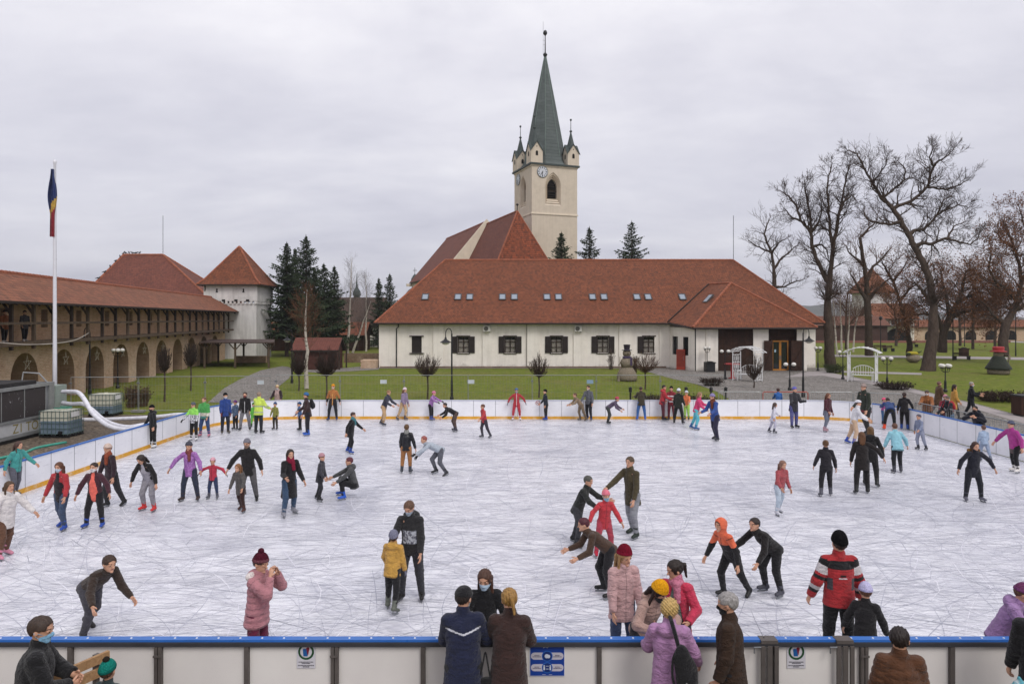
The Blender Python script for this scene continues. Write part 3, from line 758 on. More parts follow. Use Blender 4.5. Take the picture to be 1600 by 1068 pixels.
for k in range(15):
    if k < 10: t_ = .02 + k * .062 + rnd.uniform(-.015, .015); a, b = Vector(ra), Vector(q0 if k % 2 else q3)
    else: t_ = .05 + (k - 10) * .09; a, b = Vector(ra), Vector(rb2)
    p = a.lerp(b, t_) + Vector((0, 0, .12))
    if bird is None:
        mb = MB(); mb.ball((0, 0, .16), .13, 8, 0, (.75, 1.5, .8)); mb.ball((0, -.2, .28), .075, 8); mb.tube([(0, -.26, .28), (0, -.36, .26)], [.02, .005], 5); mb.tube([(0, .16, .14), (0, .4, .08)], [.06, .03], 5); mb.tube([(.03, 0, .08), (.03, 0, -.02)], .012, 4); mb.tube([(-.03, 0, .08), (-.03, 0, -.02)], .012, 4)
        bird = mb.build('crow', paint('#17171a', .6), smooth=True); bo = bird
    else: bo = bird.copy(); COL.objects.link(bo)
    tag(bo, 'small dark crow perched on the hipped roof behind the gallery', 'bird', 'crows perched on the hipped roof')
    bo.location = p; bo.rotation_euler = (0, 0, rnd.uniform(0, 6.28))
bt = tag(empty('bastion', (-34, 86, 0)), 'square white corner tower with a steep pointed red tiled roof', 'tower')
X0, X1, Y0, Y1 = -37.2, -30.75, 83.0, 88.5
m = MB(); m.box(X0 + .16, Y0 + .16, -.2, X1 - .16, Y1 - .16, 6.7); m.box(X0, Y0, 6.95, X1, Y1, 9.0); part(m, 'wall', M_towerw, bt)
m = MB()
for i in range(13):
    x = X0 + .1 + i * (X1 - X0 - .45) / 12
    m.box(x, Y0 + .01, 6.6, x + .25, Y0 + .17, 6.95)
for i in range(11):
    y = Y0 + .1 + i * (Y1 - Y0 - .45) / 10
    m.box(X1 - .17, y, 6.6, X1 - .01, y + .25, 6.95)
part(m, 'corbel', M_towerw, bt)
for x, y, z in ((-35.6, Y0, 8.1), (-32.4, Y0, 8.1), (-33.5, Y0 + .16, 5.55)):
    m = MB(); m.box(x - .09, y - .01, z, x + .09, y + .05, z + .35); m.box(x - .13, y - .012, z - .12, x + .13, y + .05, z); part(m, 'loophole', M_dark, bt)
for x in (-36.3, -34.8, -33.3, -31.9): m = MB(); m.box(x - .2, Y0 - .008, 6.9, x + .2, Y0 + .03, 7.15); part(m, 'loophole', M_dark, bt)
ez = 8.95; g_ = .6; ap = ((X0 + X1) / 2, (Y0 + Y1) / 2, 13.85); mid = []
cs = [(X0 - g_, Y0 - g_), (X1 + g_, Y0 - g_), (X1 + g_, Y1 + g_), (X0 - g_, Y1 + g_)]
low = [(a, b, ez) for a, b in cs]; mid = [(a + (ap[0] - a) * .2, b + (ap[1] - b) * .2, ez + .72) for a, b in cs]
fs = []
for i in range(4): j = (i + 1) % 4; fs += [[low[i], low[j], mid[j], mid[i]], [mid[i], mid[j], ap]]
o = roof('roof', fs, [M_tile, M_fascia], bt); o.matrix_parent_inverse = Matrix.Translation(-bt.location)
caps('ridge_tiles', [(low[i], mid[i]) for i in range(4)] + [(mid[i], ap) for i in range(4)], .12, M_ridge, o)
m = MB(); m.tube([(X0 + .2, Y0 - .1, 8.9), (X0 + .1, Y0 + .2, 7.4), (-36.9, Y0 + .2, 0)], .07, 8); part(m, 'downpipe', M_iron, bt)

# open timber shelter at the foot of the bastion
pg = tag(empty('shelter', (-28, 71, 0)), 'low open timber shelter with a flat brown roof beside the bastion', 'shelter')
m = MB(); rf = [(-30.6, 67.2), (-23.2, 67.2), (-26.4, 76.5), (-33.4, 76.5)]
m.prism(rf, 2.42, 2.54); part(m, 'roof', paint('#4a3a34', .7, .3), pg)
for (x, y) in [(-30.2, 67.6), (-27.2, 67.6), (-23.9, 67.6), (-32.4, 75.9), (-29.6, 75.9), (-26.9, 75.9)]:
    m = MB(); m.box(x - .08, y - .08, 0, x + .08, y + .08, 2.415); m.beam((x - .06, y, 1.8), (x - .6, y, 2.4), .09, .09); m.beam((x + .06, y, 1.8), (x + .6, y, 2.4), .09, .09); part(m, 'post', M_beam, pg)
m = MB(); m.box(-30.2, 75.2, 0, -26.9, 75.6, .75); part(m, 'low_wall', M_brick, pg)

# ------------------------------------------------------------------ church
ch = tag(empty('church', (3.02, 105, 0), R(20)), 'cream church with green spire, corner turrets, clock and red choir roof', 'church')
T = 7.64; CZ = 28.6
m = MB(); gw = 3.55; 
def face_window(m, M, cx, w, z0, z1, W, H0, H1, md, ow, oz0, oz1):
    """flat wall W wide (x 0..W, z H0..H1) with a stepped pointed-arch opening, in the plane y=0 of M"""
    def prof(hw, a, b, n=9):
        spring = b - hw * 1.55; pts = [(cx - hw, a)]
        for i in range(n + 1):
            t = i / n; ang = t * math.acos(.5) ; x = -hw + 2 * hw * (1 - math.cos(ang)); z = spring + (b - spring) * math.sin(ang) / math.sin(math.acos(.5)); pts.append((cx + min(x, 0), z))
        return pts + [(2 * cx - x, z) for x, z in reversed(pts[:-1])]
    po = prof(ow, oz0, oz1); pi_ = prof(w, z0, z1)
    Q = lambda x, y, z: M @ Vector((x, y, z))
    m.quad(Q(0, 0, H0), Q(cx - ow, 0, H0), Q(cx - ow, 0, H1), Q(0, 0, H1)); m.quad(Q(cx + ow, 0, H0), Q(W, 0, H0), Q(W, 0, H1), Q(cx + ow, 0, H1))
    m.quad(Q(cx - ow, 0, H0), Q(cx + ow, 0, H0), Q(cx + ow, 0, oz0), Q(cx - ow, 0, oz0))
    for (xa, za), (xb, zb) in zip(po[1:-1], po[2:-1]): m.quad(Q(xa, 0, za), Q(xb, 0, zb), Q(xb, 0, H1), Q(xa, 0, H1))
    steps = 3; prev = [Q(x, 0, z) for x, z in po]
    for s_ in range(1, steps + 1):
        f = s_ / steps
        cur = [Q(x0 + (x1 - x0) * f, .55 * f - .1, z0_ + (z1_ - z0_) * f) for (x0, z0_), (x1, z1_) in zip(po, pi_)]
        inner = [Q(x0 + (x1 - x0) * (f - .12), .55 * f, z0_ + (z1_ - z0_) * (f - .12)) for (x0, z0_), (x1, z1_) in zip(po, pi_)]
        for a_, b_ in ((prev, inner), (inner, cur)):
            n = len(a_)
            for i in range(n): j = (i + 1) % n; m.quad(a_[i], a_[j], b_[j], b_[i])
        prev = cur
    deep = [Q(x, .95, z) for x, z in pi_]
    n = len(prev)
    for i in range(n): j = (i + 1) % n; m.quad(prev[i], prev[j], deep[j], deep[i])
    md = MB(); md.add(deep, [tuple(range(n))]); md.build('belfry_opening', M_dark, ch)
    return deep
mdk = MB()
Mf = Matrix.Identity(4)
Ml = Matrix(((0, 1, 0, 0), (-1, 0, 0, T), (0, 0, 1, 0), (0, 0, 0, 1)))      # left face: wall x runs from back to front
face_window(m, Mf, gw, .82, 23.4, 26.5, T, 20.9, CZ, mdk, 1.3, 22.3, 27.4)
face_window(m, Ml, T - 3.8, .82, 23.4, 26.5, T, 20.9, CZ, mdk, 1.3, 22.3, 27.4)
m.quad((0, 0, 0), (T, 0, 0), (T, 0, 20.9), (0, 0, 20.9)); m.quad((0, T, 0), (0, 0, 0), (0, 0, 20.9), (0, T, 20.9))
m.quad((T, 0, 0), (T, T, 0), (T, T, CZ), (T, 0, CZ)); m.quad((T, T, 0), (0, T, 0), (0, T, CZ), (T, T, CZ))
m.build('tower', M_cream, ch)
m = MB(); m.box(gw - .82, .7, 24.6, gw + .82, .78, 24.7)
for z in (23.7, 24.1, 24.5, 24.9, 25.3, 25.7): m.beam((gw - .8, .75, z), (gw + .8, .75, z), .25, .04)
m.build('louvre', M_dbeam, ch)
m = MB()
m.box(-.12, -.12, 20.82, T + .12, -.002, 20.98); m.box(-.12, -.002, 20.82, -.002, T + .12, 20.98); m.box(-.06, -.06, 20.98, T + .06, -.002, 21.08); m.box(-.06, -.002, 20.98, -.002, T + .06, 21.08)
m.box(-.1, -.1, CZ - .42, T + .1, T + .1, CZ - .2); m.build('string_course', M_creaml, ch)
m = MB(); m.box(-.32, -.32, CZ - .2, T + .32, T + .32, CZ + .05); m.build('cornice', M_copdk, ch)
m = MB(); cmid = Matrix.Translation((T / 2, T / 2, 0)); k8 = 1 / math.cos(R(22.5))
m.lathe([(3.9 * k8, CZ + .05), (3.35 * k8, 29.35), (3.0 * k8, 30.2), (2.36 * k8, 34.0), (1.36 * k8, 39.8), (.16, 46.6)], 8, 0, cmid, R(22.5))
sp_ = m.build('spire', M_copper, ch)
m = MB()
for k in range(8):
    t = R(22.5) + k * math.pi / 4
    m.tube([(T / 2 + r_ * k8 * math.cos(t), T / 2 + r_ * k8 * math.sin(t), z) for r_, z in ((3.0, 30.2), (2.36, 34), (1.36, 39.8), (.15, 46.6))], .045, 5)
m.build('spire_seam', paint('#6d7d76', .6, .2), sp_)
m = MB(); m.lathe([(.12, 46.4), (.3, 46.8), (.36, 46.95), (.2, 47.2), (.1, 47.3), (.07, 49.9), (.1, 50.0), (.3, 50.25), (.33, 50.45), (.22, 50.75), (.02, 50.9)], 12, 0, cmid); m.tube([(T / 2 - .35, T / 2, 46.8), (T / 2 - .35, T / 2, 52.2)], .02, 4); m.tube([(T / 2 - .35, T / 2, 48.5), (T / 2, T / 2, 48.5)], .02, 4); m.tube([(T / 2 - .35, T / 2, 49.2), (T / 2, T / 2, 49.2)], .02, 4); m.build('finial', M_iron, sp_)
for (cx, cy) in ((.75, .75), (T - .75, .75), (.75, T - .75), (T - .75, T - .75)):
    h = .97; m = MB(); zb, ze, zp = CZ + .05, 30.65, 32.0
    c4 = [(-h, -h), (h, -h), (h, h), (-h, h)]
    for i in range(4):
        a, b = c4[i], c4[(i + 1) % 4]
        q = [(cx + a[0], cy + a[1], zb), (cx + b[0], cy + b[1], zb), (cx + b[0], cy + b[1], ze), (cx + (a[0] + b[0]) / 2, cy + (a[1] + b[1]) / 2, zp - .12), (cx + a[0], cy + a[1], ze)]
        m.add(q, [(0, 1, 2, 3, 4)])
    tr = m.build('corner_turret', M_cream, ch)
    m = MB(); e = h + .14
    for sx, sy in ((0, 1), (1, 0)):      # two crossing gable roofs
        def q2(u, v, z): return (cx + (u if sy else v), cy + (v if sy else u), z)
        for s_ in (-1, 1):
            for g_ in (-1, 1):
                tri = [q2(s_ * e, g_ * e, ze - .2), q2(0, g_ * e, zp + .03), q2(0, 0, zp + .03)]
                m.add(tri + [(p[0], p[1], p[2] - .15) for p in tri], [(0, 1, 2), (5, 4, 3), (0, 3, 4, 1), (1, 4, 5, 2), (2, 5, 3, 0)])
    m.lathe([(.85, 31.35), (.5, 32.3), (.1, 34.0), (.07, 34.05)], 8, 0, Matrix.Translation((cx, cy, 0)), R(22.5))
    m.lathe([(.06, 34.0), (.22, 34.15), (.24, 34.25), (.06, 34.4), (.045, 35.8), (.17, 35.95), (.17, 36.08), (.02, 36.2)], 8, 0, Matrix.Translation((cx, cy, 0))); m.build('turret_roof', M_copdk, tr)
    m = MB()
    for M_ in (Matrix.Translation((cx, cy - h, 0)), Matrix.Translation((cx - h, cy, 0)) @ Matrix.Rotation(R(-90), 4, 'Z')):
        pr = [(-.2, 29.75), (.2, 29.75), (.2, 30.3)] + [(.2 * math.cos(R(a)), 30.3 + .2 * math.sin(R(a))) for a in (45, 90, 135)] + [(-.2, 30.3)]
        m.add([M_ @ Vector((x, -.015, z)) for x, z in pr], [tuple(range(len(pr)))])
        m.add([M_ @ Vector((.09 * math.cos(R(a)), -.015, 31.15 + .09 * math.sin(R(a)))) for a in range(0, 360, 45)], [tuple(range(8))])
    m.build('turret_window', M_dark, tr)
def clock(M):
    m = MB(); m.lathe([(.85, 0), (.85, .06), (.8, .08)], 32, 0, M); c = m.build('clock', paint('#c9ccd2', .5, .08), ch)
    m = MB(); 
    m.lathe([(.86, -.01), (.9, .03), (.9, .09), (.84, .095), (.84, .07)], 32, 0, M, cap=False); m.build('clock_rim', M_copdk, c)
    m = MB()
    for k in range(12):
        a = R(30 * k); Mm = M @ Matrix.Rotation(a, 4, 'Z'); wd = .05 if k % 3 else .075
        m.box(-wd, .52, .082, wd, .75, .092, 0, Mm)
    m.build('numeral', paint('#3a4048', .5), c)
    m = MB(); Mm = M @ Matrix.Rotation(R(-184), 4, 'Z'); m.box(-.035, -.12, .1, .035, .68, .11, 0, Mm); Mm = M @ Matrix.Rotation(R(-213), 4, 'Z'); m.box(-.05, -.1, .112, .05, .46, .122, 0, Mm); m.build('clock_hand', M_iron, c)
clock(Matrix.Translation((1.75, -.01, 27.35)) @ Matrix.Rotation(R(90), 4, 'X'))
clock(Matrix.Translation((-.01, 5.8, 27.1)) @ Matrix.Rotation(R(-90), 4, 'Z') @ Matrix.Rotation(R(90), 4, 'X'))
# choir and nave west of the tower (local x=-4.9 is their axis)
cxx = -4.9; hwc = 5.6
m = MB(); m.box(cxx - hwc + .3, -10.5, 0, cxx + hwc - .75, 7.0, 9.0); m.build('choir_wall', M_cream, ch)
A = lambda x, y, z: (cxx + x, y, z)
ap = A(0, -6.8, 20.0); apb = A(0, 7.05, 20.0)
def lv(x, y, f): return None
lo = [A(-hwc, -11, 8.9), A(hwc, -11, 8.9), A(hwc, 7.05, 8.9), A(-hwc, 7.05, 8.9)]
def mixp(p, q, f): return tuple(p[i] + (q[i] - p[i]) * f for i in range(3))
ml_, mr_ = A(-3.7, -9.3, 12.9), A(3.7, -9.3, 12.9); mrb, mlb = A(3.7, 7.05, 12.9), A(-3.7, 7.05, 12.9)
o = roof('choir_roof', [[lo[0], lo[1], mr_, ml_], [ml_, mr_, ap]], [M_tile4, M_fascia], ch)
o2 = roof('choir_roof', [[lo[1], lo[2], mrb, mr_], [mr_, mrb, apb, ap], [lo[3], lo[0], ml_, mlb], [mlb, ml_, ap, apb]], [M_tile3, M_fascia], ch)
caps('ridge_tiles', [(lo[0], ml_), (lo[1], mr_), (ml_, ap), (mr_, ap), (ap, apb)], .12, M_ridge, o)
m = MB(); m.lathe([(.06, 19.9), (.06, 20.7), (.2, 20.85), (.2, 20.95), (.04, 21.05)], 8, 0, Matrix.Translation(ap[:2] + (0,))); m.build('finial', M_iron, o)
hn = 7.3; m = MB(); m.box(cxx - hn + .5, 7.4, 0, cxx + hn - 1.2, 32.4, 11.7); m.build('nave_wall', M_cream, ch)
m = MB()
for y0_, y1_, dz in ((7.1, 7.55, .35),):
    for y_ in (y0_, y1_): pass
    pf = [A(-hn + .2, y0_, 0), A(hn - .2, y0_, 0), A(hn - .2, y0_, 11.9 + dz), A(0, y0_, 20.4 + dz), A(-hn + .2, y0_, 11.9 + dz)]
    pb = [(p[0], y1_, p[2]) for p in pf]
    m.add(pf + pb, [(0, 1, 2, 3, 4), (9, 8, 7, 6, 5)] + [(i, i + 5, (i + 1) % 5 + 5, (i + 1) % 5) for i in range(5)])
m.build('nave_gable', M_creaml, ch)
r0, r1 = A(0, 7.5, 20.4), A(0, 32.8, 20.4)
o = roof('nave_roof', [[A(hn, 7.5, 11.7), A(hn, 32.8, 11.7), r1, r0], [A(-hn, 32.8, 11.7), A(-hn, 7.5, 11.7), r0, r1]], [M_tile3, M_fascia], ch)
caps('ridge_tiles', [(r0, r1)], .13, M_ridge, o)
m = MB()
m.box(cxx - hn - .5, 32.3, 11.0, cxx - hn + 1.2, 33.2, 11.5); m.build('eave_stone', M_creaml, ch)

# ------------------------------------------------------------------ lesser buildings behind
def lathe_thing(name, loc, parts, lab, cat, n=14):
    t = tag(empty(name, loc), lab, cat)
    for nm, prof, mt in parts: m = MB(); m.lathe(prof, n); m.build(nm, mt, t, smooth=False)
    return t
t = lathe_thing('cupola_church', (-22.6, 160, 0), [('drum', [(2.6, 0), (2.6, 8.6), (2.8, 8.7), (2.8, 8.9), (2.5, 9.0)], M_cream), ('dome', [(2.45, 9.0), (2.5, 9.6), (2.2, 10.6), (1.5, 11.5), (.75, 12.0), (.7, 12.05), (.7, 12.9), (1.0, 13.0), (1.0, 13.4), (.8, 14.2), (.4, 14.9), (.1, 15.2), (.06, 15.3)], M_copdk), ('cross', [(.05, 15.2), (.05, 16.6), (.02, 16.7)], M_iron)], 'church with dark lead cupola and cross peeping past the left end of the hall roof', 'church')
m = MB(); m.box(-.45, -.05, 16.0, .45, .05, 16.12); m.build('cross_arm', M_iron, t)
t = lathe_thing('small_spire', (-36.1, 160, 0), [('drum', [(1.6, 0), (1.6, 7), (1.9, 7.1), (1.9, 7.3), (1.2, 7.4)], M_cream), ('steeple', [(1.5, 7.4), (1.2, 8.6), (.7, 9.2), (.75, 10.2), (1.0, 10.3), (.85, 11.2), (.3, 12.1), (.12, 13.6), (.05, 15.4)], M_copdk)], 'far small baroque spire between the birches left of the hall', 'tower')
def gable_house(name, x0, x1, y0, y1, ez, rz__, mats, lab, cat, axis='x', ov=.5, extra=None):
    t = tag(empty(name, ((x0 + x1) / 2, (y0 + y1) / 2, 0)), lab, cat); wallm, roofm = mats
    m = MB(); m.box(x0, y0, -.2, x1, y1, ez)
    if axis == 'x':
        ym = (y0 + y1) / 2
        for x in (x0, x1): m.add([(x, y0, ez), (x, y1, ez), (x, ym, rz__ - .12)], [(0, 1, 2)])
        a, b, c, d = (x0 - ov, y0 - ov, ez - .15), (x1 + ov, y0 - ov, ez - .15), (x1 + ov, ym, rz__), (x0 - ov, ym, rz__); e, f = (x1 + ov, y1 + ov, ez - .15), (x0 - ov, y1 + ov, ez - .15)
    else:
        xm = (x0 + x1) / 2
        for y in (y0, y1): m.add([(x0, y, ez), (x1, y, ez), (xm, y, rz__ - .12)], [(0, 1, 2)])
        a, b, c, d = (x0 - ov, y1 + ov, ez - .15), (x0 - ov, y0 - ov, ez - .15), (xm, y0 - ov, rz__), (xm, y1 + ov, rz__); e, f = (x1 + ov, y0 - ov, ez - .15), (x1 + ov, y1 + ov, ez - .15)
    part(m, 'wall', wallm, t)
    o = roof('roof', [[a, b, c, d], [d, c, e, f]], [roofm, M_fascia], t); o.matrix_parent_inverse = Matrix.Translation(-t.location)
    return t
t = gable_house('gallery_house', -38.5, -22.5, 104, 109, 2.5, 4.3, (M_dwood, M_tile), 'long low house with orange roof and dark timber front behind the bastion', 'house')
m = MB()
for i in range(8): m.box(-38 + i * 2.1, 103.5, 0, -37.85 + i * 2.1, 103.65, 2.4)
part(m, 'post', M_dbeam, t)
t = gable_house('kiosk', -20.6, -16.7, 65.2, 67.8, 2.0, 3.0, (paint('#4a2a22', .8, .3), tile_mat('kiosk_tiles', ('#7c4a3e', '#704238', '#664038'))), 'small dark wooden kiosk with a brick red roof behind the ball trees', 'kiosk', ov=.3)
m = MB(); m.box(-16.4, 65.0, 0, -16.28, 65.12, 1.9); m.box(-16.4, 67.8, 0, -16.28, 67.92, 1.9); part(m, 'post', M_dbeam, t)
t = gable_house('white_house', -34, -22.6, 118, 126, 3.6, 8.6, (M_white, paint('#4d3d35', .85, .3)), 'white house with a dark steep roof half hidden behind the birches', 'house')
m = MB()
for x in (-32.5, -29, -25.8): m.box(x, 117.9, 1.0, x + 1.1, 117.98, 2.4)
part(m, 'window', M_glass, t)
m = MB(); m.box(-31, 116.4, 0, -26, 116.6, 2.1); m.box(-31.4, 116, 2.1, -25.6, 118, 2.25); part(m, 'porch', M_dwood, t)
m = MB(); m.box(-18.6, 76, -.2, -13.4, 76.5, 1.0); tag(m.build('retaining_wall', M_stone), 'low brown stone retaining wall left of the hall', 'wall')
m = MB()
for j in range(5): m.box(-14.75 + j * .0 + .03 * (j % 2), 67.0, j * .16, -13.25, 68.6 - .05 * (j % 2), j * .16 + .15)
tag(m.build('brick_stack', M_brick), 'low stack of old bricks at the left corner of the hall', 'bricks')
# right: gatehouse, gate tower, far arcaded wall, low red house
t = gable_house('gatehouse', 78.4, 86.5, 148, 154, 5.0, 8.2, (M_white, M_tile2), 'white gatehouse with a dark archway, timber balcony and red roof beyond the park', 'gatehouse', ov=.8)
m = MB(); pr = [(80.6, 0), (85, 0), (85, 1.3)] + [(82.8 + 2.2 * math.cos(R(a)), 1.3 + 1.5 * math.sin(R(a))) for a in range(20, 180, 20)] + [(80.6, 1.3)]
m.add([(x, 147.96, z) for x, z in pr], [tuple(range(len(pr)))]); part(m, 'archway', M_dark, t)
m = MB(); m.box(78.2, 146.6, 3.15, 86.7, 147.98, 3.3); m.box(78.2, 146.6, 3.9, 86.7, 146.7, 4.0)
for i in range(20): m.box(78.3 + i * .44, 146.62, 3.3, 78.36 + i * .44, 146.68, 3.9)
for i in range(5): m.box(78.3 + i * 2.07, 146.7, 3.3, 78.45 + i * 2.07, 146.85, 4.9)
part(m, 'balcony', M_dbeam, t)
m = MB()
for x in (79.5, 81.6, 83.6, 85.2): m.box(x, 147.93, 3.5, x + .7, 147.985, 4.6)
part(m, 'window', M_glass, t)
t = tag(empty('gate_tower', (84.5, 162, 0)), 'square tower with a red pyramid roof behind the bare park trees', 'tower')
m = MB(); m.box(81.5, 159, 0, 87.7, 165, 11); part(m, 'wall', M_towerw, t)
low = [(80.6, 158.2, 10.9), (88.6, 158.2, 10.9), (88.6, 166, 10.9), (80.6, 166, 10.9)]; apx = (84.6, 162, 16.8)
o = roof('roof', [[low[i], low[(i + 1) % 4], apx] for i in range(4)], [M_tile2, M_fascia], t); o.matrix_parent_inverse = Matrix.Translation(-t.location)
t = gable_house('far_arcade', 87.5, 150, 150, 153, 3.2, 4.6, (M_brick, M_tile2), 'far brick wall with dark arches and a low red roof behind the right park trees', 'wall', ov=.6)
for i in range(12):
    m = MB(); x = 90 + i * 4.4; pr = [(x, .2), (x + 2.4, .2), (x + 2.4, 1.3)] + [(x + 1.2 + 1.2 * math.cos(R(a)), 1.3 + 1.0 * math.sin(R(a))) for a in range(30, 180, 30)] + [(x, 1.3)]
    m.add([(a, 149.97, b) for a, b in pr], [tuple(range(len(pr)))]); part(m, 'arch', M_dark, t)
t = gable_house('red_house', 62, 77.5, 142, 148, 3.6, 5.4, (paint('#4a342e', .85, .3), paint('#6a4638', .85, .3)), 'low dark red timber house between the hall and the gatehouse', 'house')
m = MB(); m.box(61, 138, 0, 100, 138.2, .45); tag(m.build('low_park_wall', paint('#8a5a50', .8)), 'very low red kerb wall along the far edge of the park', 'wall')
t = gable_house('end_house', 111, 122, 132, 140, 5, 7.6, (M_white, M_tile2), 'white house with red roof at the far right behind the brown trees', 'house')
# ------------------------------------------------------------------ trees
def bark(name, c, sc=6, v=.45):
    t = NT(name); o = t.coord('Object', (1, 1, .3))
    a = t.ramp(t.noise(o, sc, 6, .7), [(.3, sh(c, 1 - v)), (.7, sh(c, 1 + v))]); t.set(a, .95, .15); t.bump(t.noise(o, sc * 2, 5), .05, .9); return t.mat
M_bark = bark('bark', '#4a3f38')
M_twig = paint('#43342d', .9, .3)
M_twig_brown = paint('#5f4232', .9, .35)
M_leafb = paint('#7a4e30', .9, .4, 2.0)
def rvec(r): return Vector((r.gauss(0, 1), r.gauss(0, 1), r.gauss(0, 1))).normalized()
def grow(mb, big, p, d, ln, rad, lvl, r, gnarl=.28, up=.10, droop=0.0, nb=(3, 5), minr=.006, tips=None):
    """one bent branch and its children; thick ones go to the trunk mesh"""
    seg = 4 if lvl > 0 else 3
    pts = [p.copy()]; rs = [rad]; q = p.copy(); dd = d.copy()
    for i in range(seg):
        dd = (dd + rvec(r) * gnarl + Vector((0, 0, up - droop))).normalized()
        q = q + dd * (ln / seg); pts.append(q.copy()); rs.append(max(minr, rad * (1 - .72 * (i + 1) / seg)))
    (big if rad > .07 else mb).tube(pts, rs, 6 if rad > .07 else (4 if rad > .03 else 3), cap=False)
    if lvl <= 0:
        if tips is not None: tips.append(q.copy())
        return
    for k in range(r.randint(*nb)):
        t = r.uniform(.25, 1.0) if k else 1.0
        i = min(seg - 1, int(t * seg)); f = t * seg - i
        s = pts[i].lerp(pts[i + 1], min(1, f)); ax = (pts[i + 1] - pts[i]).normalized()
        side = rvec(r); side = (side - ax * side.dot(ax)).normalized()
        a = r.uniform(.45, 1.05) if k else r.uniform(.1, .35)
        nd_ = (ax * math.cos(a) + side * math.sin(a)).normalized()
        grow(mb, big, s, nd_, ln * r.uniform(.5, .78), max(minr, rs[i] * r.uniform(.5, .7)), lvl - 1, r, gnarl, up, droop, nb, minr, tips)
def bare_tree(lab, limbs, Y, seed, base, lvl=3, group=None, gnarl=.3, twl=2.4, every=1.2, cat='tree', leaf=0, brown=False, nb=(4, 6), up=.08, droop=0.0, name='bare_tree', depth=3.0):
    """limbs: pixel polylines [(x,y,half width px) ...]; each limb bends off in depth as it climbs"""
    r = random.Random(seed); t = tag(empty(name, (base.x, base.y, 0)), lab, cat, group)
    tw = MB(); bg_ = MB(); tips = [] if leaf else None
    done = {}
    for li, lm in enumerate(limbs):
        dy = r.uniform(-1, 1); pts = []; rs = []
        y_start = done.get(lm[0][:2], 0.0)
        for i, (x, y, hw) in enumerate(lm):
            key = (x, y)
            off = done[key] if key in done else y_start + dy * depth * (i / len(lm))
            done[key] = off
            p = P(x, y, Y + off); p = p - Vector((base.x, base.y, 0)); pts.append(p); rs.append(max(.03, hw * (1 if (li == 0 and i < 3) else .76) * Y / F))
        # smooth
        sp = []; sr = []
        for i in range(len(pts) - 1):
            for q in range(3):
                f = q / 3; sp.append(pts[i].lerp(pts[i + 1], f) + (rvec(r) * .06 * (1 if q else 0))); sr.append(rs[i] + (rs[i + 1] - rs[i]) * f)
        sp.append(pts[-1]); sr.append(rs[-1]); 
        bg_.tube(sp, sr, 9 if sr[0] > .2 else 6, cap=False)
        ln = 0
        for i in range(1, len(sp)):
            seg = (sp[i] - sp[i - 1]); ln += seg.length
            if sr[i] > .34: continue
            while ln > every * (.6 if sr[i] < .15 else 1):
                ln -= every * (.6 if sr[i] < .15 else 1)
                ax = seg.normalized(); side = rvec(r); side = (side - ax * side.dot(ax)).normalized()
                a = r.uniform(.6, 1.2); nd_ = (ax * math.cos(a) + side * math.sin(a)).normalized()
                rr = min(sr[i] * .5, .075)
                grow(tw, bg_, sp[i].copy(), nd_, twl * r.uniform(.6, 1.25) * (.6 if sr[i] < .10 else 1), rr, lvl - 1, r, gnarl, up, droop, nb, .0105, tips)
        grow(tw, bg_, sp[-1].copy(), (sp[-1] - sp[-2]).normalized(), twl * .32, sr[-1] * .8, lvl - 1, r, gnarl, up, droop, nb, .0105, tips)
    bg_.build('trunk', M_bark, t, smooth=True, uv=False)
    mats = [M_twig_brown if brown else M_twig]
    if leaf:
        mats.append(M_leafb)
        for p in tips:
            for k in range(leaf):
                c = p + rvec(r) * r.uniform(.05, .5); a = rvec(r) * .1; b = rvec(r) * .06
                tw.add([c - a, c + b, c + a, c - b], [(0, 1, 2, 3)], 1)
    tw.build('crown', mats, t, uv=False)
    return t
gp = 'bare trees in the park'
Yb = 70.0
bare_tree('tall bare tree with a forked trunk standing right of the hall', [
    [(1297, 574, 9), (1296, 545, 7.5), (1294, 505, 7), (1293, 470, 6.5), (1296, 442, 6)],
    [(1296, 442, 6), (1285, 424, 4.2), (1274, 402, 3.8), (1269, 386, 3.6), (1267, 364, 3.2), (1260, 354, 3), (1251, 345, 2.6), (1245, 322, 2.2), (1232, 306, 1.6), (1221, 299, 1)],
    [(1267, 364, 3.2), (1266, 340, 2.2), (1264, 326, 2), (1259, 302, 1.6), (1257, 282, 1)],
    [(1296, 442, 6), (1299, 415, 4.4), (1302, 386, 4), (1308, 352, 3.4), (1312, 330, 2.8), (1318, 316, 2.2), (1331, 304, 1.4), (1336, 312, .9)],
    [(1302, 386, 4), (1296, 350, 2.4), (1295, 326, 2.2), (1292, 300, 1.8), (1294, 276, 1.5), (1300, 256, 1)],
    [(1312, 330, 2.8), (1318, 300, 1.8), (1322, 280, 1.6), (1328, 258, 1)],
    [(1269, 386, 3.6), (1284, 382, 1.8), (1292, 390, 1.5), (1294, 404, 1)],
    [(1251, 345, 2.6), (1238, 340, 1.4), (1226, 326, 1)],
    [(1267, 364, 3.2), (1278, 348, 1.6), (1284, 330, 1.2), (1282, 312, .8)]], Yb, 11, G(1297, 574), group=gp, lvl=3, twl=1.5, every=.46)
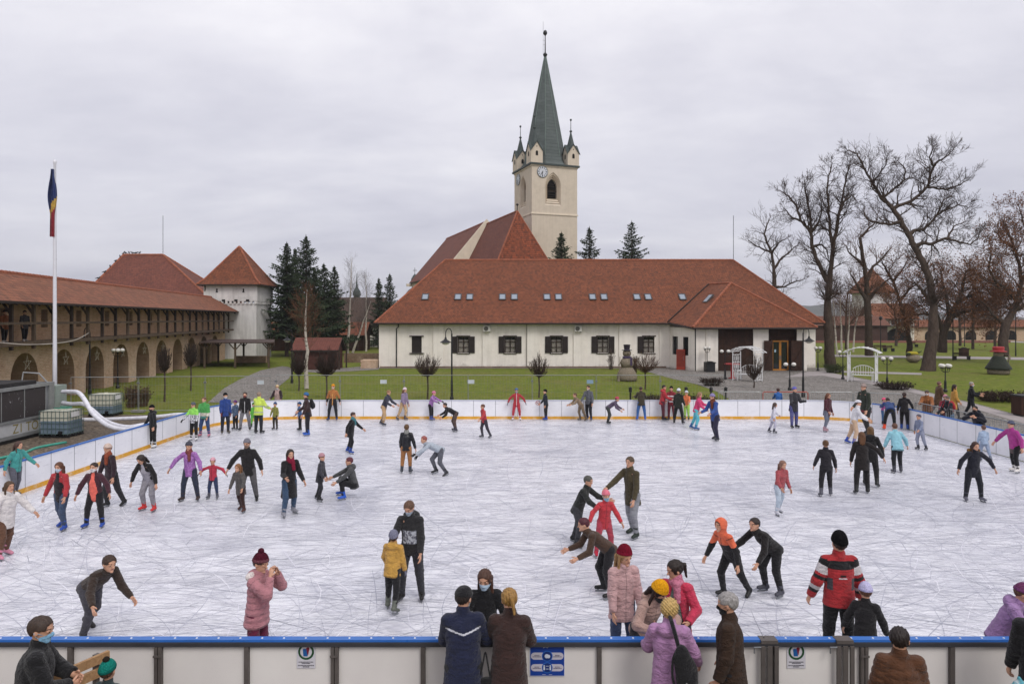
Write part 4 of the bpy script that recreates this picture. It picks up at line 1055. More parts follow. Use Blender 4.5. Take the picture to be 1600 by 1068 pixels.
bare_tree('biggest bare tree in the park with a slanting trunk and wide crooked limbs', [
    [(1449, 582, 11.5), (1452, 556, 9), (1458, 520, 8), (1459, 480, 7.5), (1453, 440, 7), (1441, 407, 6.5), (1429, 386, 6), (1419, 366, 5.5), (1408, 346, 5), (1395, 326, 4.6)],
    [(1395, 326, 4.6), (1386, 316, 3.8), (1377, 310, 3.4), (1370, 296, 3), (1363, 285, 2.6), (1352, 266, 2.2), (1346, 254, 2), (1339, 240, 1.6), (1328, 235, 1.1), (1318, 238, .7)],
    [(1395, 326, 4.6), (1408, 320, 3.4), (1424, 314, 3.2), (1438, 303, 3), (1449, 292, 2.8), (1453, 276, 2.6), (1459, 260, 2.3), (1464, 253, 2), (1476, 246, 1.4), (1485, 238, 1), (1494, 228, .7)],
    [(1449, 292, 2.8), (1462, 294, 2), (1478, 296, 1.7), (1496, 290, 1.3), (1512, 282, .9)],
    [(1419, 366, 5.5), (1432, 359, 3), (1444, 358, 2.7), (1456, 346, 2.4), (1464, 336, 2.2), (1478, 328, 1.8), (1497, 320, 1.3), (1512, 324, .9)],
    [(1429, 386, 6), (1440, 380, 3.6), (1456, 381, 3.2), (1470, 375, 2.8), (1481, 372, 2.4), (1498, 378, 2), (1516, 382, 1.6), (1527, 374, 1.2), (1532, 362, .8)],
    [(1377, 310, 3.4), (1392, 300, 2.2), (1404, 290, 2), (1413, 281, 1.8), (1414, 264, 1.5), (1405, 254, 1)],
    [(1413, 281, 1.8), (1428, 278, 1.1), (1438, 284, .8)],
    [(1363, 285, 2.6), (1374, 272, 1.5), (1384, 258, 1.1), (1386, 244, .8)],
    [(1408, 346, 5), (1392, 351, 2.6), (1376, 349, 2.3), (1362, 346, 2), (1352, 338, 1.6), (1350, 328, 1.1)],
    [(1459, 260, 2.3), (1452, 246, 1.4), (1458, 232, 1)],
    [(1464, 336, 2.2), (1474, 312, 1.3), (1486, 306, .9)],
    [(1481, 372, 2.4), (1490, 354, 1.4), (1508, 346, 1)]], 64.0, 23, G(1449, 582), group=gp, lvl=3, twl=1.55, every=.46)
bare_tree('bare crooked tree rising behind the right end of the hall roof', [
    [(1213, 560, 4.5), (1211, 500, 4), (1210, 449, 3.4), (1209, 420, 3), (1206, 395, 2.6), (1199, 380, 2.2), (1194, 366, 1.9), (1198, 352, 1.4), (1202, 342, .9)],
    [(1206, 395, 2.6), (1190, 388, 1.6), (1178, 382, 1.3), (1170, 376, .8)],
    [(1209, 420, 3), (1222, 402, 1.7), (1232, 396, 1.4), (1244, 384, .9)],
    [(1210, 449, 3.4), (1226, 448, 1.6), (1242, 440, 1.3), (1256, 436, .8)],
    [(1206, 395, 2.6), (1216, 380, 1.5), (1226, 374, 1)]], 92.0, 5, G(1213, 553), group=gp, lvl=3, twl=1.7, every=.9)
bare_tree('bare dark tree between the forked tree and the biggest tree', [
    [(1358, 555, 6.5), (1357, 518, 5.4), (1355, 470, 5), (1354, 440, 4.4), (1351, 416, 4), (1347, 395, 3.4), (1344, 371, 2.8), (1353, 362, 2.2), (1363, 352, 1.6), (1368, 346, 1)],
    [(1354, 440, 4.4), (1364, 416, 2.6), (1378, 404, 2.1), (1388, 392, 1.4)],
    [(1351, 416, 4), (1338, 404, 2.2), (1328, 396, 1.5), (1322, 384, 1)],
    [(1355, 470, 5), (1340, 446, 2.4), (1330, 430, 1.6)], [(1355, 470, 5), (1372, 450, 2.6), (1386, 438, 1.8), (1396, 428, 1)]], 82.0, 8, G(1358, 558), group=gp, lvl=3, twl=2.0, every=1.1, brown=True)
bare_tree('thin curved tree left of the biggest tree with dry brown twigs', [
    [(1421, 556, 5), (1421, 535, 4), (1417, 505, 3.4), (1406, 470, 3), (1396, 440, 2.6), (1384, 420, 2), (1378, 408, 1.2)],
    [(1406, 470, 3), (1420, 452, 2), (1436, 440, 1.4)], [(1396, 440, 2.6), (1408, 424, 1.6), (1416, 410, 1)]], 85.0, 31, G(1421, 558), group=gp, lvl=3, twl=2.0, every=1.0, brown=True, leaf=2)
bare_tree('brown leafed tree with drooping twigs behind the biggest trunk', [
    [(1472, 550, 7), (1474, 520, 6), (1484, 496, 5), (1496, 472, 4), (1504, 450, 3), (1508, 428, 2)],
    [(1474, 520, 6), (1464, 494, 4.4), (1452, 470, 3.6), (1440, 452, 2.6), (1428, 440, 1.4)],
    [(1496, 472, 4), (1516, 462, 2.6), (1530, 456, 1.8), (1542, 458, 1)], [(1484, 496, 5), (1510, 486, 2.8), (1528, 484, 2), (1540, 492, 1)], [(1464, 494, 4.4), (1444, 490, 2.4), (1428, 492, 1.4)],
    [(1484, 496, 5), (1478, 462, 3), (1472, 438, 2), (1470, 420, 1.2)]], 80.0, 41, G(1472, 560), group=gp, lvl=3, twl=2.7, every=.55, brown=True, leaf=4, up=-.02, droop=.12)
bare_tree('dark leaning tree with brown twigs near the right edge of the park', [
    [(1567, 556, 8), (1567, 530, 7), (1572, 506, 6.4), (1582, 486, 5.8), (1590, 470, 5), (1596, 440, 4), (1592, 410, 3), (1584, 386, 2.4), (1576, 362, 1.6)],
    [(1590, 470, 5), (1572, 452, 3.2), (1556, 440, 2.6), (1545, 420, 2), (1548, 400, 1.4)],
    [(1596, 440, 4), (1612, 410, 3), (1610, 380, 2.4), (1600, 350, 1.6), (1594, 330, 1)],
    [(1582, 486, 5.8), (1606, 474, 3.6), (1624, 450, 2.6)], [(1572, 506, 6.4), (1552, 492, 3), (1540, 476, 2), (1532, 470, 1.2)],
    [(1584, 386, 2.4), (1566, 376, 1.6), (1556, 362, 1.1)]], 74.0, 52, G(1567, 562), group=gp, lvl=3, twl=2.4, every=.6, brown=True, leaf=4)
def mini_tree(px, py, top, seed, lab, Y=None, leaf=0, brown=True, hw=2.2):
    b = G(px, py); Y = b.y; r = random.Random(seed); x = px; h = py - top
    limbs = [[(x, py, hw), (x + r.uniform(-2, 2), py - h * .3, hw * .8), (x + r.uniform(-4, 4), py - h * .55, hw * .6), (x + r.uniform(-6, 6), py - h * .85, hw * .3)]]
    for k in range(4):
        s = limbs[0][1 + k % 2]; d = (-1) ** k
        limbs.append([s, (s[0] + d * h * .14, s[1] - h * .14, hw * .4), (s[0] + d * h * .26, s[1] - h * .30, hw * .2)])
    bare_tree(lab, limbs, Y, seed, b, group=gp, lvl=3, twl=h * Y / F * .2, every=h * Y / F * .055, brown=brown, leaf=leaf)
mini_tree(1322, 545, 430, 61, 'slender bare tree standing in front of the low red house')
mini_tree(1400, 540, 440, 62, 'brown twiggy tree before the white gatehouse', leaf=2)
mini_tree(1520, 545, 415, 63, 'reddish brown tree right of the biggest tree', leaf=3)
mini_tree(1555, 548, 400, 64, 'brown tree between the biggest tree and the leaning tree', leaf=3)
mini_tree(1500, 540, 436, 65, 'low brown bushy tree above the dark planter', leaf=3)

# birches
M_birch = NT('birch_bark'); _o = M_birch.coord('Object', (1, 1, 1)); M_birch.set(M_birch.mix(M_birch.ramp(M_birch.noise(M_birch.coord('Object', (1, 1, 3)), 3.0, 5, .7), [(.55, 0.0), (.62, 1.0)]), C3('#bdb5aa'), C3('#57493f')), .8, .2); M_birch = M_birch.mat
def birch(px, py, top, seed, lab, lean=0, hw=3.2, tw='#5e4436', Y=None):
    b = G(px, py); Y = b.y; r = random.Random(seed); t = tag(empty('birch', (b.x, b.y, 0)), lab, 'tree', 'birches'); H = (py - top) * Y / F
    tr = MB(); cr = MB(); pts = [Vector((0, 0, 0))]; n = 8
    for i in range(1, n + 1): pts.append(Vector((lean * i / n + r.uniform(-.08, .08), r.uniform(-.08, .08), H * i / n)))
    rs = [hw * Y / F * (1 - .93 * i / n) + .012 for i in range(n + 1)]
    tr.tube(pts, rs, 8, cap=False)
    for k in range(34):
        f = r.uniform(.3, .98); i = min(n - 1, int(f * n)); s = pts[i].lerp(pts[i + 1], f * n - i); a = r.uniform(0, 6.28)
        d = Vector((math.cos(a) * .6, math.sin(a) * .6, 1)).normalized()
        grow(cr, cr, s, d, H * .2 * (1.15 - f) + .35, .028 * (1.2 - f), 2, r, .2, .12, 0, (3, 5), .005)
    tr.build('trunk', M_birch, t, smooth=True, uv=False); cr.build('crown', paint(tw, .9, .3), t, uv=False)
birch(479, 607, 452, 71, 'young white trunked birch with reddish twigs on the lawn left of the hall', hw=3.4, tw='#6d4a36')
birch(543, 553, 402, 72, 'tall pale birch right of the dark spruces', lean=.6, hw=2.4, tw='#6b625e')
birch(551, 551, 470, 73, 'birch with a leaning white trunk beside the tall pale birch', lean=2.6, hw=2.0, tw='#5f5652')
birch(572, 549, 430, 74, 'thin grey birch just left of the pair of small spruces', hw=1.6, tw='#6b625e')
for i, (x, y, lab) in enumerate([(1308, 553, 'thin white birch stem nearest the forked tree'), (1315, 548, 'thin white birch stem second from the forked tree'), (1325, 549, 'thin leaning birch stem third from the forked tree'), (1333, 550, 'thin white birch stem farthest from the forked tree')]):
    birch(x, y, 440 + i * 9, 80 + i, lab, lean=.5 * (i - 1.5), hw=1.5)

# conifers
M_need = NT('needles'); _o = M_need.coord('Object'); M_need.set(M_need.ramp(M_need.noise(_o, 1.2, 5, .7), [(.3, '#2a3528'), (.55, '#3c4834'), (.75, '#525a42')]), .9, .15); M_need = M_need.mat
def spruce(base, H, Rb, seed, lab, sparse=1.0, low=.12, group='spruces', thin=1.0):
    r = random.Random(seed); t = tag(empty('spruce', base), lab, 'tree', group)
    tr = MB(); cr = MB(); tr.tube([(0, 0, 0), (.05, 0, H * .5), (0, 0, H)], [H * .014 + .05, H * .009 + .03, .02], 7, cap=False)
    N = int(H * 17 * sparse) + 20
    for k in range(N):
        f = ((k + r.random()) / N) ** .92; z = H * low + f * H * (1 - low) * .985; a = k * 2.39996 + r.uniform(-.5, .5)
        rad = (Rb * (1 - f) ** .8 + .12) * (.78 + .22 * math.sin(k * .21 + seed)) ; L_ = rad * r.uniform(.55, 1.18)
        dirv = Vector((math.cos(a), math.sin(a), 0)); sidev = Vector((-math.sin(a), math.cos(a), 0)); sag = r.uniform(.25, .5) * (1 - .75 * f); lift_ = .16 + .3 * f
        n = max(3, int(L_ / .26)); prev = None
        for i in range(n + 1):
            g_ = i / n; p = Vector((0, 0, z)) + dirv * (L_ * g_) + Vector((0, 0, L_ * (lift_ * g_ - sag * g_ * (1.4 - .7 * g_))))
            if i:
                e = p - prev
                for q_ in range(2 if thin < 1 else 3):
                    s = (-1, 1, r.choice((-1, 1)))[q_]; wv = (.14 + .3 * L_ * (1 - g_) ** .6) * r.uniform(.45, 1.1)
                    q = p + sidev * (s * wv) + dirv * (wv * r.uniform(.2, .8)) + Vector((0, 0, -.05 - wv * r.uniform(.0, .65)))
                    w2 = (q - p).cross(Vector((0, 0, 1)))
                    w2 = w2.normalized() * r.uniform(.05, .11) + Vector((0, 0, r.uniform(-.06, .06))); md_ = p.lerp(q, .5)
                    cr.add([p - e * .6, md_ + w2, q, md_ - w2], [(0, 1, 2, 3)])
                if r.random() < .6: cr.add([prev + Vector((0, 0, .04)), p + Vector((0, 0, .03)), p.lerp(prev, .4) + Vector((0, 0, -.14 - .22 * r.random())) + sidev * r.uniform(-.1, .1)], [(0, 1, 2)])
            prev = p
    for s in range(3):
        a = s * 2.1; cr.add([(0, 0, H * .97), (.12 * math.cos(a), .12 * math.sin(a), H * .975), (0, 0, H * 1.01)], [(0, 1, 2)])
    tr.build('trunk', M_bark, t, uv=False); cr.build('crown', M_need, t, uv=False); return t
def spr(px, top, wpx, Y, seed, lab, **k):
    p = P(px, top, Y); spruce(Vector((p.x, Y, 0)), p.z, wpx * Y / F, seed, lab, **k)
spr(448, 378, 60, 88, 101, 'dark spruce touching the right side of the bastion', low=.2)
spr(478, 367, 66, 92, 102, 'tallest dark spruce in the clump beside the bastion', low=.15)
spr(461, 388, 46, 96, 103, 'spruce peeping between the two tallest spruces by the bastion', low=.15)
spr(506, 411, 56, 90, 104, 'broad dark spruce right of the tallest spruce', low=.1)
spr(522, 415, 46, 94, 105, 'rightmost spruce of the dark clump next to the tall birch', low=.12)
spr(492, 420, 44, 84, 106, 'lower dark spruce in front of the clump', low=.14)
spr(592, 434, 30, 112, 107, 'left one of the two slim spruces beside the hall roof', low=.06)
spr(609, 427, 32, 112, 108, 'right one of the two slim spruces beside the hall roof', low=.06)
spr(877, 362, 62, 90, 109, 'dark bushy spruce in front of the church tower base', low=.2)
spr(921, 354, 58, 92, 110, 'open branched spruce just right of the church tower', low=.2, sparse=.75)
spr(987, 345, 70, 92, 111, 'spruce standing apart farther right above the hall ridge', low=.2, sparse=.62)

# ball-clipped young trees
def ball_tree(px, py, ctr, rx, rzz, seed, lab, col='#4a3b33', dens=1.0, Y=None):
    b = G(px, py) if Y is None else Vector(((px - CX) * Y / F, Y, 0)); Y = b.y; k = Y / F; r = random.Random(seed)
    t = tag(empty('ball_tree', (b.x, b.y, 0)), lab, 'tree', 'small ball clipped trees')
    zc = EYE - (ctr - HZ) * k; Rx, Rz = rx * k, rzz * k; tr = MB(); cr = MB(); zf = zc - Rz * .95
    tr.tube([(0, 0, 0), (.03, 0, zf * .5), (0, .02, zf)], [.06, .045, .05], 7, cap=False)
    n = int(110 * dens)
    for i in range(n):
        while True:
            q = Vector((r.uniform(-1, 1), r.uniform(-1, 1), r.uniform(-1, 1)))
            if .45 < q.length < 1: break
        e = Vector((q.x * Rx, q.y * Rx, zc + q.z * Rz)); s = Vector((0, 0, zf + r.uniform(-.05, .25) * Rz))
        mid_ = s.lerp(e, .5) + Vector((q.x, q.y, -.2)) * .22 * Rx
        cr.tube([s, mid_, e], [.02, .013, .008], 3, cap=False)
        for j in range(4):
            d = ((e - mid_).normalized() + rvec(r) * .55 + Vector((0, 0, .35))).normalized(); st = mid_.lerp(e, r.uniform(.1, 1))
            cr.tube([st, st + d * Rx * r.uniform(.22, .45)], [.009, .005], 3, cap=False)
    tr.build('trunk', M_bark, t, uv=False); cr.build('crown', paint(col, .9, .35), t, uv=False)
ball_tree(668, 622, 570, 21, 19, 201, 'small bare ball clipped tree on the lawn left of the slim street lamp', Y=41)
ball_tree(842, 622, 570, 17, 20, 202, 'small bare ball clipped tree before the middle of the hall', Y=42)
ball_tree(510, 622, 565, 20, 24, 203, 'dense dark ball clipped tree to the right of the young birch', Y=41, dens=1.6, col='#3a2d28')
ball_tree(467, 612, 566, 15, 22, 204, 'dark ball clipped tree just left of the young birch', Y=46, dens=1.5, col='#3c302b')
ball_tree(257, 632, 560, 12, 22, 205, 'left one of two egg shaped small trees in front of the arcade', Y=40, dens=1.5, col='#41352e')
ball_tree(298, 612, 552, 12, 21, 206, 'right one of two egg shaped small trees in front of the arcade', Y=46, dens=1.5, col='#41352e')
ball_tree(1008, 610, 566, 22, 17, 207, 'small spreading bare tree right of the straw snowman', Y=47, dens=.8, col='#5a4438')
ball_tree(1178, 608, 572, 15, 22, 208, 'small twiggy tree beside the white arbour before the hall', Y=48, dens=1.0)
def shrub(px, py, w_, h_, seed, lab, col, n=120, name='shrub', Y=None, flat=1.0):
    b = G(px, py) if Y is None else Vector(((px - CX) * Y / F, Y, 0)); k = b.y / F; r = random.Random(seed); mb = MB()
    for i in range(n):
        a = r.uniform(0, 6.28); q = r.random() ** .5; s = Vector((math.cos(a) * q * w_ * k * .6, math.sin(a) * q * w_ * k * .5 * flat, 0))
        e = s * 1.5 + Vector((r.gauss(0, .1), r.gauss(0, .1), h_ * k * r.uniform(.5, 1.05))); m_ = s.lerp(e, .5) + rvec(r) * .08
        mb.tube([s, m_, e], [.014, .01, .005], 3, cap=False)
        for j in range(3):
            d = ((e - m_).normalized() + rvec(r) * .7).normalized(); st = m_.lerp(e, r.random()); mb.tube([st, st + d * .25], [.008, .004], 3, cap=False)
            c = st + d * .2; u = rvec(r) * .05; v = rvec(r) * .04; mb.add([c - u, c + v, c + u, c - v], [(0, 1, 2, 3)])
    o = mb.build(name, paint(col, .9, .4), uv=False); o.location = (b.x, b.y, 0); tag(o, lab, 'shrub', 'low shrubs'); return o
shrub(205, 636, 10, 32, 301, 'leafless brown shrub left of the pair behind the mesh fence', '#5d4a3a', 90)
shrub(222, 634, 13, 26, 302, 'leafless brown shrub right of the pair behind the mesh fence', '#5d4a3a', 100)
shrub(1112, 602, 18, 9, 303, 'low dark heap of shrub on the lawn left of the small twiggy tree', '#352821', 160)
shrub(1398, 608, 30, 9, 304, 'low dark shrub bed right of the second arbour', '#33261f', 200)
shrub(1565, 626, 45, 12, 305, 'wide dark shrub bed left of the black bin', '#3a2a23', 300)
shrub(1060, 625, 70, 12, 306, 'dark low hedge bed behind the far boards under the lawn', '#3b3027', 320, Y=38.5)
shrub(990, 584, 8, 26, 307, 'brown bush hugging the straw snowman', '#4a382e', 130)
shrub(955, 577, 5, 32, 308, 'thin bare shrub behind the straw snowman', '#5a4c44', 40)
shrub(1303, 582, 18, 12, 309, 'low green brown bush at the foot of the forked tree', '#3c4428', 160)
shrub(652, 548, 14, 24, 310, 'brown bush left of the hall corner behind the low wall', '#5a4a30', 120, Y=92)
shrub(612, 545, 22, 40, 311, 'yellowish autumn bush behind the left corner of the hall', '#8a6a28', 220, Y=96)
# ------------------------------------------------------------------ rink boards
M_pan = NT('board_panel'); _o = M_pan.coord('Object'); _a = M_pan.ramp(M_pan.noise(_o, 1.1, 5, .6), [(.3, '#dcdce0'), (.7, '#ebebef')])
_a = M_pan.mix(M_pan.ramp(M_pan.noise(M_pan.coord('Object', (1.3, 1.3, 14)), 2.2, 4, .7), [(.60, 0.0), (.68, .35)]), _a, C3('#8e9098'))
_a = M_pan.mix(M_pan.ramp(M_pan.noise(_o, 9, 3, .8), [(.68, 0.0), (.72, .4)]), _a, C3('#7c7e86')); M_pan.set(_a, .4, .35); M_pan = M_pan.mat
M_pano = NT('panel_outer'); _o = M_pano.coord('Object'); _a = M_pano.ramp(M_pano.noise(_o, .9, 5, .6), [(.3, '#d6d1ce'), (.7, '#e2deda')])
_a = M_pano.mix(M_pano.ramp(M_pano.noise(M_pano.coord('Object', (7, 7, 5)), 4, 4, .8), [(.68, 0.0), (.74, .55)]), _a, C3('#8d8780')); M_pano.set(_a, .5, .3); M_pano = M_pano.mat
M_seam = paint('#77777c', .6); M_yel = NT('kick_strip'); _o = M_yel.coord('Object'); M_yel.set(M_yel.mix(M_yel.ramp(M_yel.noise(_o, 2.5, 6, .75), [(.5, 0.0), (.75, .7)]), C3('#d29a2c'), C3('#e2d9c8')), .6, .3); M_yel = M_yel.mat
M_blue = paint('#2f68b4', .35, .12, 2); M_post = paint('#58524f', .55, .25, 4); M_rail = paint('#3a3a3e', .5, .2)
BH = .92
def board_run(name, pts, lab, kick=True, post_every=1, outer_posts=True):
    """boards along a polyline; one panel per span, ice side to the left of travel"""
    t = tag(empty(name, (pts[0][0], pts[0][1], 0)), lab, 'rink boards'); o0 = Vector((pts[0][0], pts[0][1], 0))
    ks = MB(); cp = MB(); fr = MB()
    for i in range(len(pts) - 1):
        a = Vector((pts[i][0], pts[i][1], 0)) - o0; b = Vector((pts[i + 1][0], pts[i + 1][1], 0)) - o0
        d = (b - a).normalized(); nrm = Vector((-d.y, d.x, 0))        # towards the ice
        M_ = Matrix(((d.x, nrm.x, 0, a.x), (d.y, nrm.y, 0, a.y), (0, 0, 1, 0), (0, 0, 0, 1))); L_ = (b - a).length
        m = MB(); m.box(.009, -.03, .02, L_ - .009, 0, BH - .045, 0, M_); m.box(L_ - .0085, -.031, .0, L_ + .0085, .003, BH - .046, 1, M_); m.build('panel', [M_pan, M_seam], t)
        if kick: ks.box(0, .001, .0, L_, .014, .13, 0, M_)
        cp.box(-.004, -.055, BH - .045, L_ + .004, .02, BH, 0, M_)
        fr.box(-.02, -.075, 0, .02, -.031, BH - .05, 0, M_); fr.box(.02, -.07, .1, L_ - .02, -.031, .15, 0, M_); fr.box(.02, -.07, BH - .12, L_ - .02, -.031, BH - .06, 0, M_)
    if kick: ks.build('kick_strip', M_yel, t)
    cp.build('cap_rail', M_blue if name != 'far_boards' else paint('#c3c6d2', .4, .1), t); fr.build('frame', M_post, t)
    return t
def lerp_pts(a, b, step=1.06):
    n = max(1, round(math.hypot(b[0] - a[0], b[1] - a[1]) / step)); return [(a[0] + (b[0] - a[0]) * i / n, a[1] + (b[1] - a[1]) * i / n) for i in range(n + 1)]
RC = 3.2
arcL = [(XL + RC - RC * math.cos(a), YF - RC + RC * math.sin(a)) for a in [math.pi / 2 * i / 5 for i in range(6)]]
arcR = [(XR - RC + RC * math.sin(a), YF - RC + RC * math.cos(a)) for a in [math.pi / 2 * i / 5 for i in range(6)]]
far = arcL[2:] + lerp_pts(arcL[-1], arcR[0])[1:] + arcR[1:4]
board_run('far_boards', far[::-1], 'white rink boards along the far side of the ice with a yellow kick strip')
board_run('side_boards', (lerp_pts((XL, YN), (XL, YF - RC)) + arcL[1:3])[::-1], 'white rink boards along the left side of the ice with blue top rail')
board_run('side_boards', (arcR[3:] + lerp_pts(arcR[-1], (XR, YN))[1:])[::-1], 'white rink boards along the right side of the ice without kick strip', kick=False)
# near boards, seen from behind: panels between dark posts under a blue rail
nb_ = tag(empty('near_boards', (0, YN, 0)), 'near rink boards seen from behind, pale panels, dark posts and a bright blue top rail', 'rink boards')
x = -14.0; k0 = (114 - CX) * YN / F; stp = 1.065; i0 = -8
xs = [k0 + stp * i for i in range(-8, 24)]; gate = None
for i in range(len(xs) - 1):
    a, b = xs[i], xs[i + 1]
    if b > XR + .3: break
    m = MB(); m.box(a + .028, -.02, .06, b - .028, .015, BH - .1); m.build('panel', M_pano, nb_)
    dbl = (i % 2 == 1)
    m = MB()
    if dbl:
        for s in (-1, 1): m.box(a + s * .025 - .019, -.075, 0, a + s * .025 + .019, .005, BH - .075)
        m.box(a - .006, -.05, 0, a + .006, .004, BH - .08)
        for z in (.3, .74): m.box(a - .05, -.09, z - .012, a + .05, -.0755, z + .012)
    else: m.box(a - .026, -.07, 0, a + .026, .005, BH - .075)
    m.build('post', M_post, nb_)
m = MB(); m.box(-14, -.07, BH - .07, XR, .02, BH - .021); m.box(-14, -.07, .02, XR, -.021, .058); m.build('frame', M_rail, nb_)
m = MB(); m.box(-14, -.045, BH - .018, XR, .05, BH + .006); m.box(-14, -.05, BH - .02, XR, -.0455, BH - .008); rl = m.build('cap_rail', M_blue, nb_)
m = MB()
x = -13.9
while x < XR: m.lathe([(.014, 0), (.012, .006)], 8, 0, Matrix.Translation((x, 0, BH + .006))); x += .265
m.build('bolt', paint('#d5dbe6', .4), rl)
for gx, dx in ((1199, .0), (1316, .0)):
    X = (gx - CX) * YN / F; m = MB(); m.box(X - .1, -.08, BH - .03, X + .1, .055, BH + .012); m.box(X - .11, -.105, .2, X - .06, -.08, BH - .05); m.box(X + .05, -.105, .2, X + .1, -.08, BH - .05); m.box(X - .03, -.09, 0, X + .03, -.078, BH - .05)
    m.build('gate_post', M_post, nb_)
    m = MB(); m.tube([(X - .2, -.12, BH - .12), (X - .2, -.12, BH - .05), (X - .12, -.12, BH - .05)], .01, 6); m.build('latch', M_steel, nb_)
# notices on the near boards
def notice(px, lab):
    t = tag(empty('safety_sign', ((px - CX) * (YN - .025) / F, YN - .026, .73)), lab, 'sign', 'green ring glove signs'); 
    m = MB(); m.box(-.112, -.004, -.155, .112, 0, .155); m.build('sign_board', paint('#c9c7ce', .45, .05), t)
    Mx = Matrix.Rotation(R(90), 4, 'X')
    m = MB(); n = 40
    for i in range(n):
        a, b = 2 * math.pi * i / n, 2 * math.pi * (i + 1) / n; r1, r2 = .071, .096
        m.quad((r1 * math.cos(a), -.0062, .045 + r1 * math.sin(a)), (r2 * math.cos(a), -.0062, .045 + r2 * math.sin(a)), (r2 * math.cos(b), -.0062, .045 + r2 * math.sin(b)), (r1 * math.cos(b), -.0062, .045 + r1 * math.sin(b)))
    m.build('ring', paint('#1d4a2c', .5), t)
    m = MB()
    for pts, mi in (([(.0, .09), (.012, .1), (.034, .1), (.041, .085), (.026, .01), (.018, .005)], 1), ([(-.04, .074), (-.03, .082), (.002, .082), (.02, -.008), (-.032, -.008)], 0), ):
        yv = -.0064 if mi else -.0068
        m.add([(x, yv, z) for x, z in pts], [tuple(range(len(pts)))], mi)
    m.build('glove_mark', [paint('#1c5a9a', .5), paint('#7a1830', .5)], t)
    m = MB()
    for z, w_ in ((-.078, .09), (-.094, .052), (-.12, .098), (-.136, .04)):
        x = -w_
        while x < w_ - .004:
            l_ = rnd.uniform(.006, .016); m.box(x, -.0066, z - .0045, min(w_, x + l_), -.0045, z + .0045); x += l_ + .004
    m.build('caption', paint('#3d3a44', .6), t)
notice(478.5, 'white glove sign with green ring right of the pink coat girl')
notice(1244, 'white glove sign with green ring below the man in the racing jacket')
px = 855; t = tag(empty('safety_poster', ((px - CX) * (YN - .03) / F, YN - .026, .685)), 'square blue poster with two pale bars and round icons on the near boards', 'poster')
m = MB(); m.box(-.215, -.004, -.207, .215, 0, .207); m.build('paper', paint('#d8dae2', .45, .03), t)
m = MB(); m.box(-.206, -.0065, -.198, .206, -.0045, .198); m.build('blue_field', paint('#173f94', .4, .2, 2), t)
m = MB()
for zc in (.04, -.1):
    pts = []
    for s in (1, -1):
        for k in range(9):
            a = R(-90 + 180 * k / 8); pts.append((s * (.155 + .043 * math.cos(a)), s * .043 * math.sin(a) + zc))
    m.add([(x, -.0075, z) for x, z in pts], [tuple(range(len(pts)))])
m.build('bar', paint('#c3bfca', .5), t)
m = MB()
for zc in (.04, -.1):
    for rr, yv, mi in ((.066, -.0085, 0), (.056, -.0092, 1), ):
        m.add([(rr * math.cos(R(a)), yv, zc + rr * math.sin(R(a))) for a in range(0, 360, 12)], [tuple(range(30))], mi)
m.build('icon_disc', [paint('#2a63b8', .4), paint('#12306e', .4)], t)
m = MB()
m.ball((-.006, -.010, .04), .026, 10, 0, (1, .06, 1)); m.ball((.016, -.0098, .036), .02, 10, 0, (1, .06, 1.1))
for s in (-1, 1):
    m.ball((s * .037, -.010, -.077), .009, 8, 0, (1, .1, 1)); m.box(s * .037 - .009, -.0105, -.128, s * .037 + .009, -.0095, -.087)
m.box(-.018, -.0105, -.083, .018, -.0095, -.078); m.box(-.018, -.0105, -.118, .018, -.0095, -.112)
for k in range(5): m.box(-.045 + k * .012, -.0085, .145 + .006 * k, -.02 + k * .016, -.0075, .152 + .007 * k)
m.tube([(-.05, -.008, .14), (-.02, -.008, .15), (.0, -.008, .14), (.03, -.008, .165), (.035, -.008, .18)], .004, 5)
for a in (-1, 1): m.box(a * .04 - .02, -.0085, -.186, a * .04 + .02, -.0075, -.182)
m.build('icon', paint('#ccd4e2', .5), t)
m = MB()
for zc in (.04, -.1):
    for s in (-1, 1):
        for dz, w_ in ((.008, .03), (-.008, .05)):
            x = -w_
            while x < w_ - .004:
                l_ = rnd.uniform(.006, .016); xx = s * .125; m.box(xx + x, -.0095, zc + dz - .004, xx + min(w_, x + l_), -.0078, zc + dz + .004); x += l_ + .004
m.build('caption', paint('#3b2f55', .6), t)
# no-smoking disc on the far boards
t = tag(empty('prohibition_sign', ((840 - CX) * YF / F, YF - .008, EYE - (629 - HZ) * YF / F)), 'small round red prohibition sign on the far boards', 'sign')
Mx = Matrix.Rotation(R(90), 4, 'X'); m = MB(); m.lathe([(.1, 0), (.1, .004)], 24, 0, Mx); m.build('disc', M_wp, t)
m = MB(); n = 24
for i in range(n):
    a, b = 2 * math.pi * i / n, 2 * math.pi * (i + 1) / n
    m.quad(*[(r_ * math.cos(q), -.006, r_ * math.sin(q)) for r_, q in ((.078, a), (.1, a), (.1, b), (.078, b))])
m.beam((-.06, -.0065, .06), (.06, -.0065, -.06), .002, .02, up=(1, 0, 1)); m.build('ring', paint('#a8242c', .5), t)
m = MB(); m.box(-.05, -.0055, -.01, .03, -.0045, .012); m.build('cigarette_mark', M_iron, t)

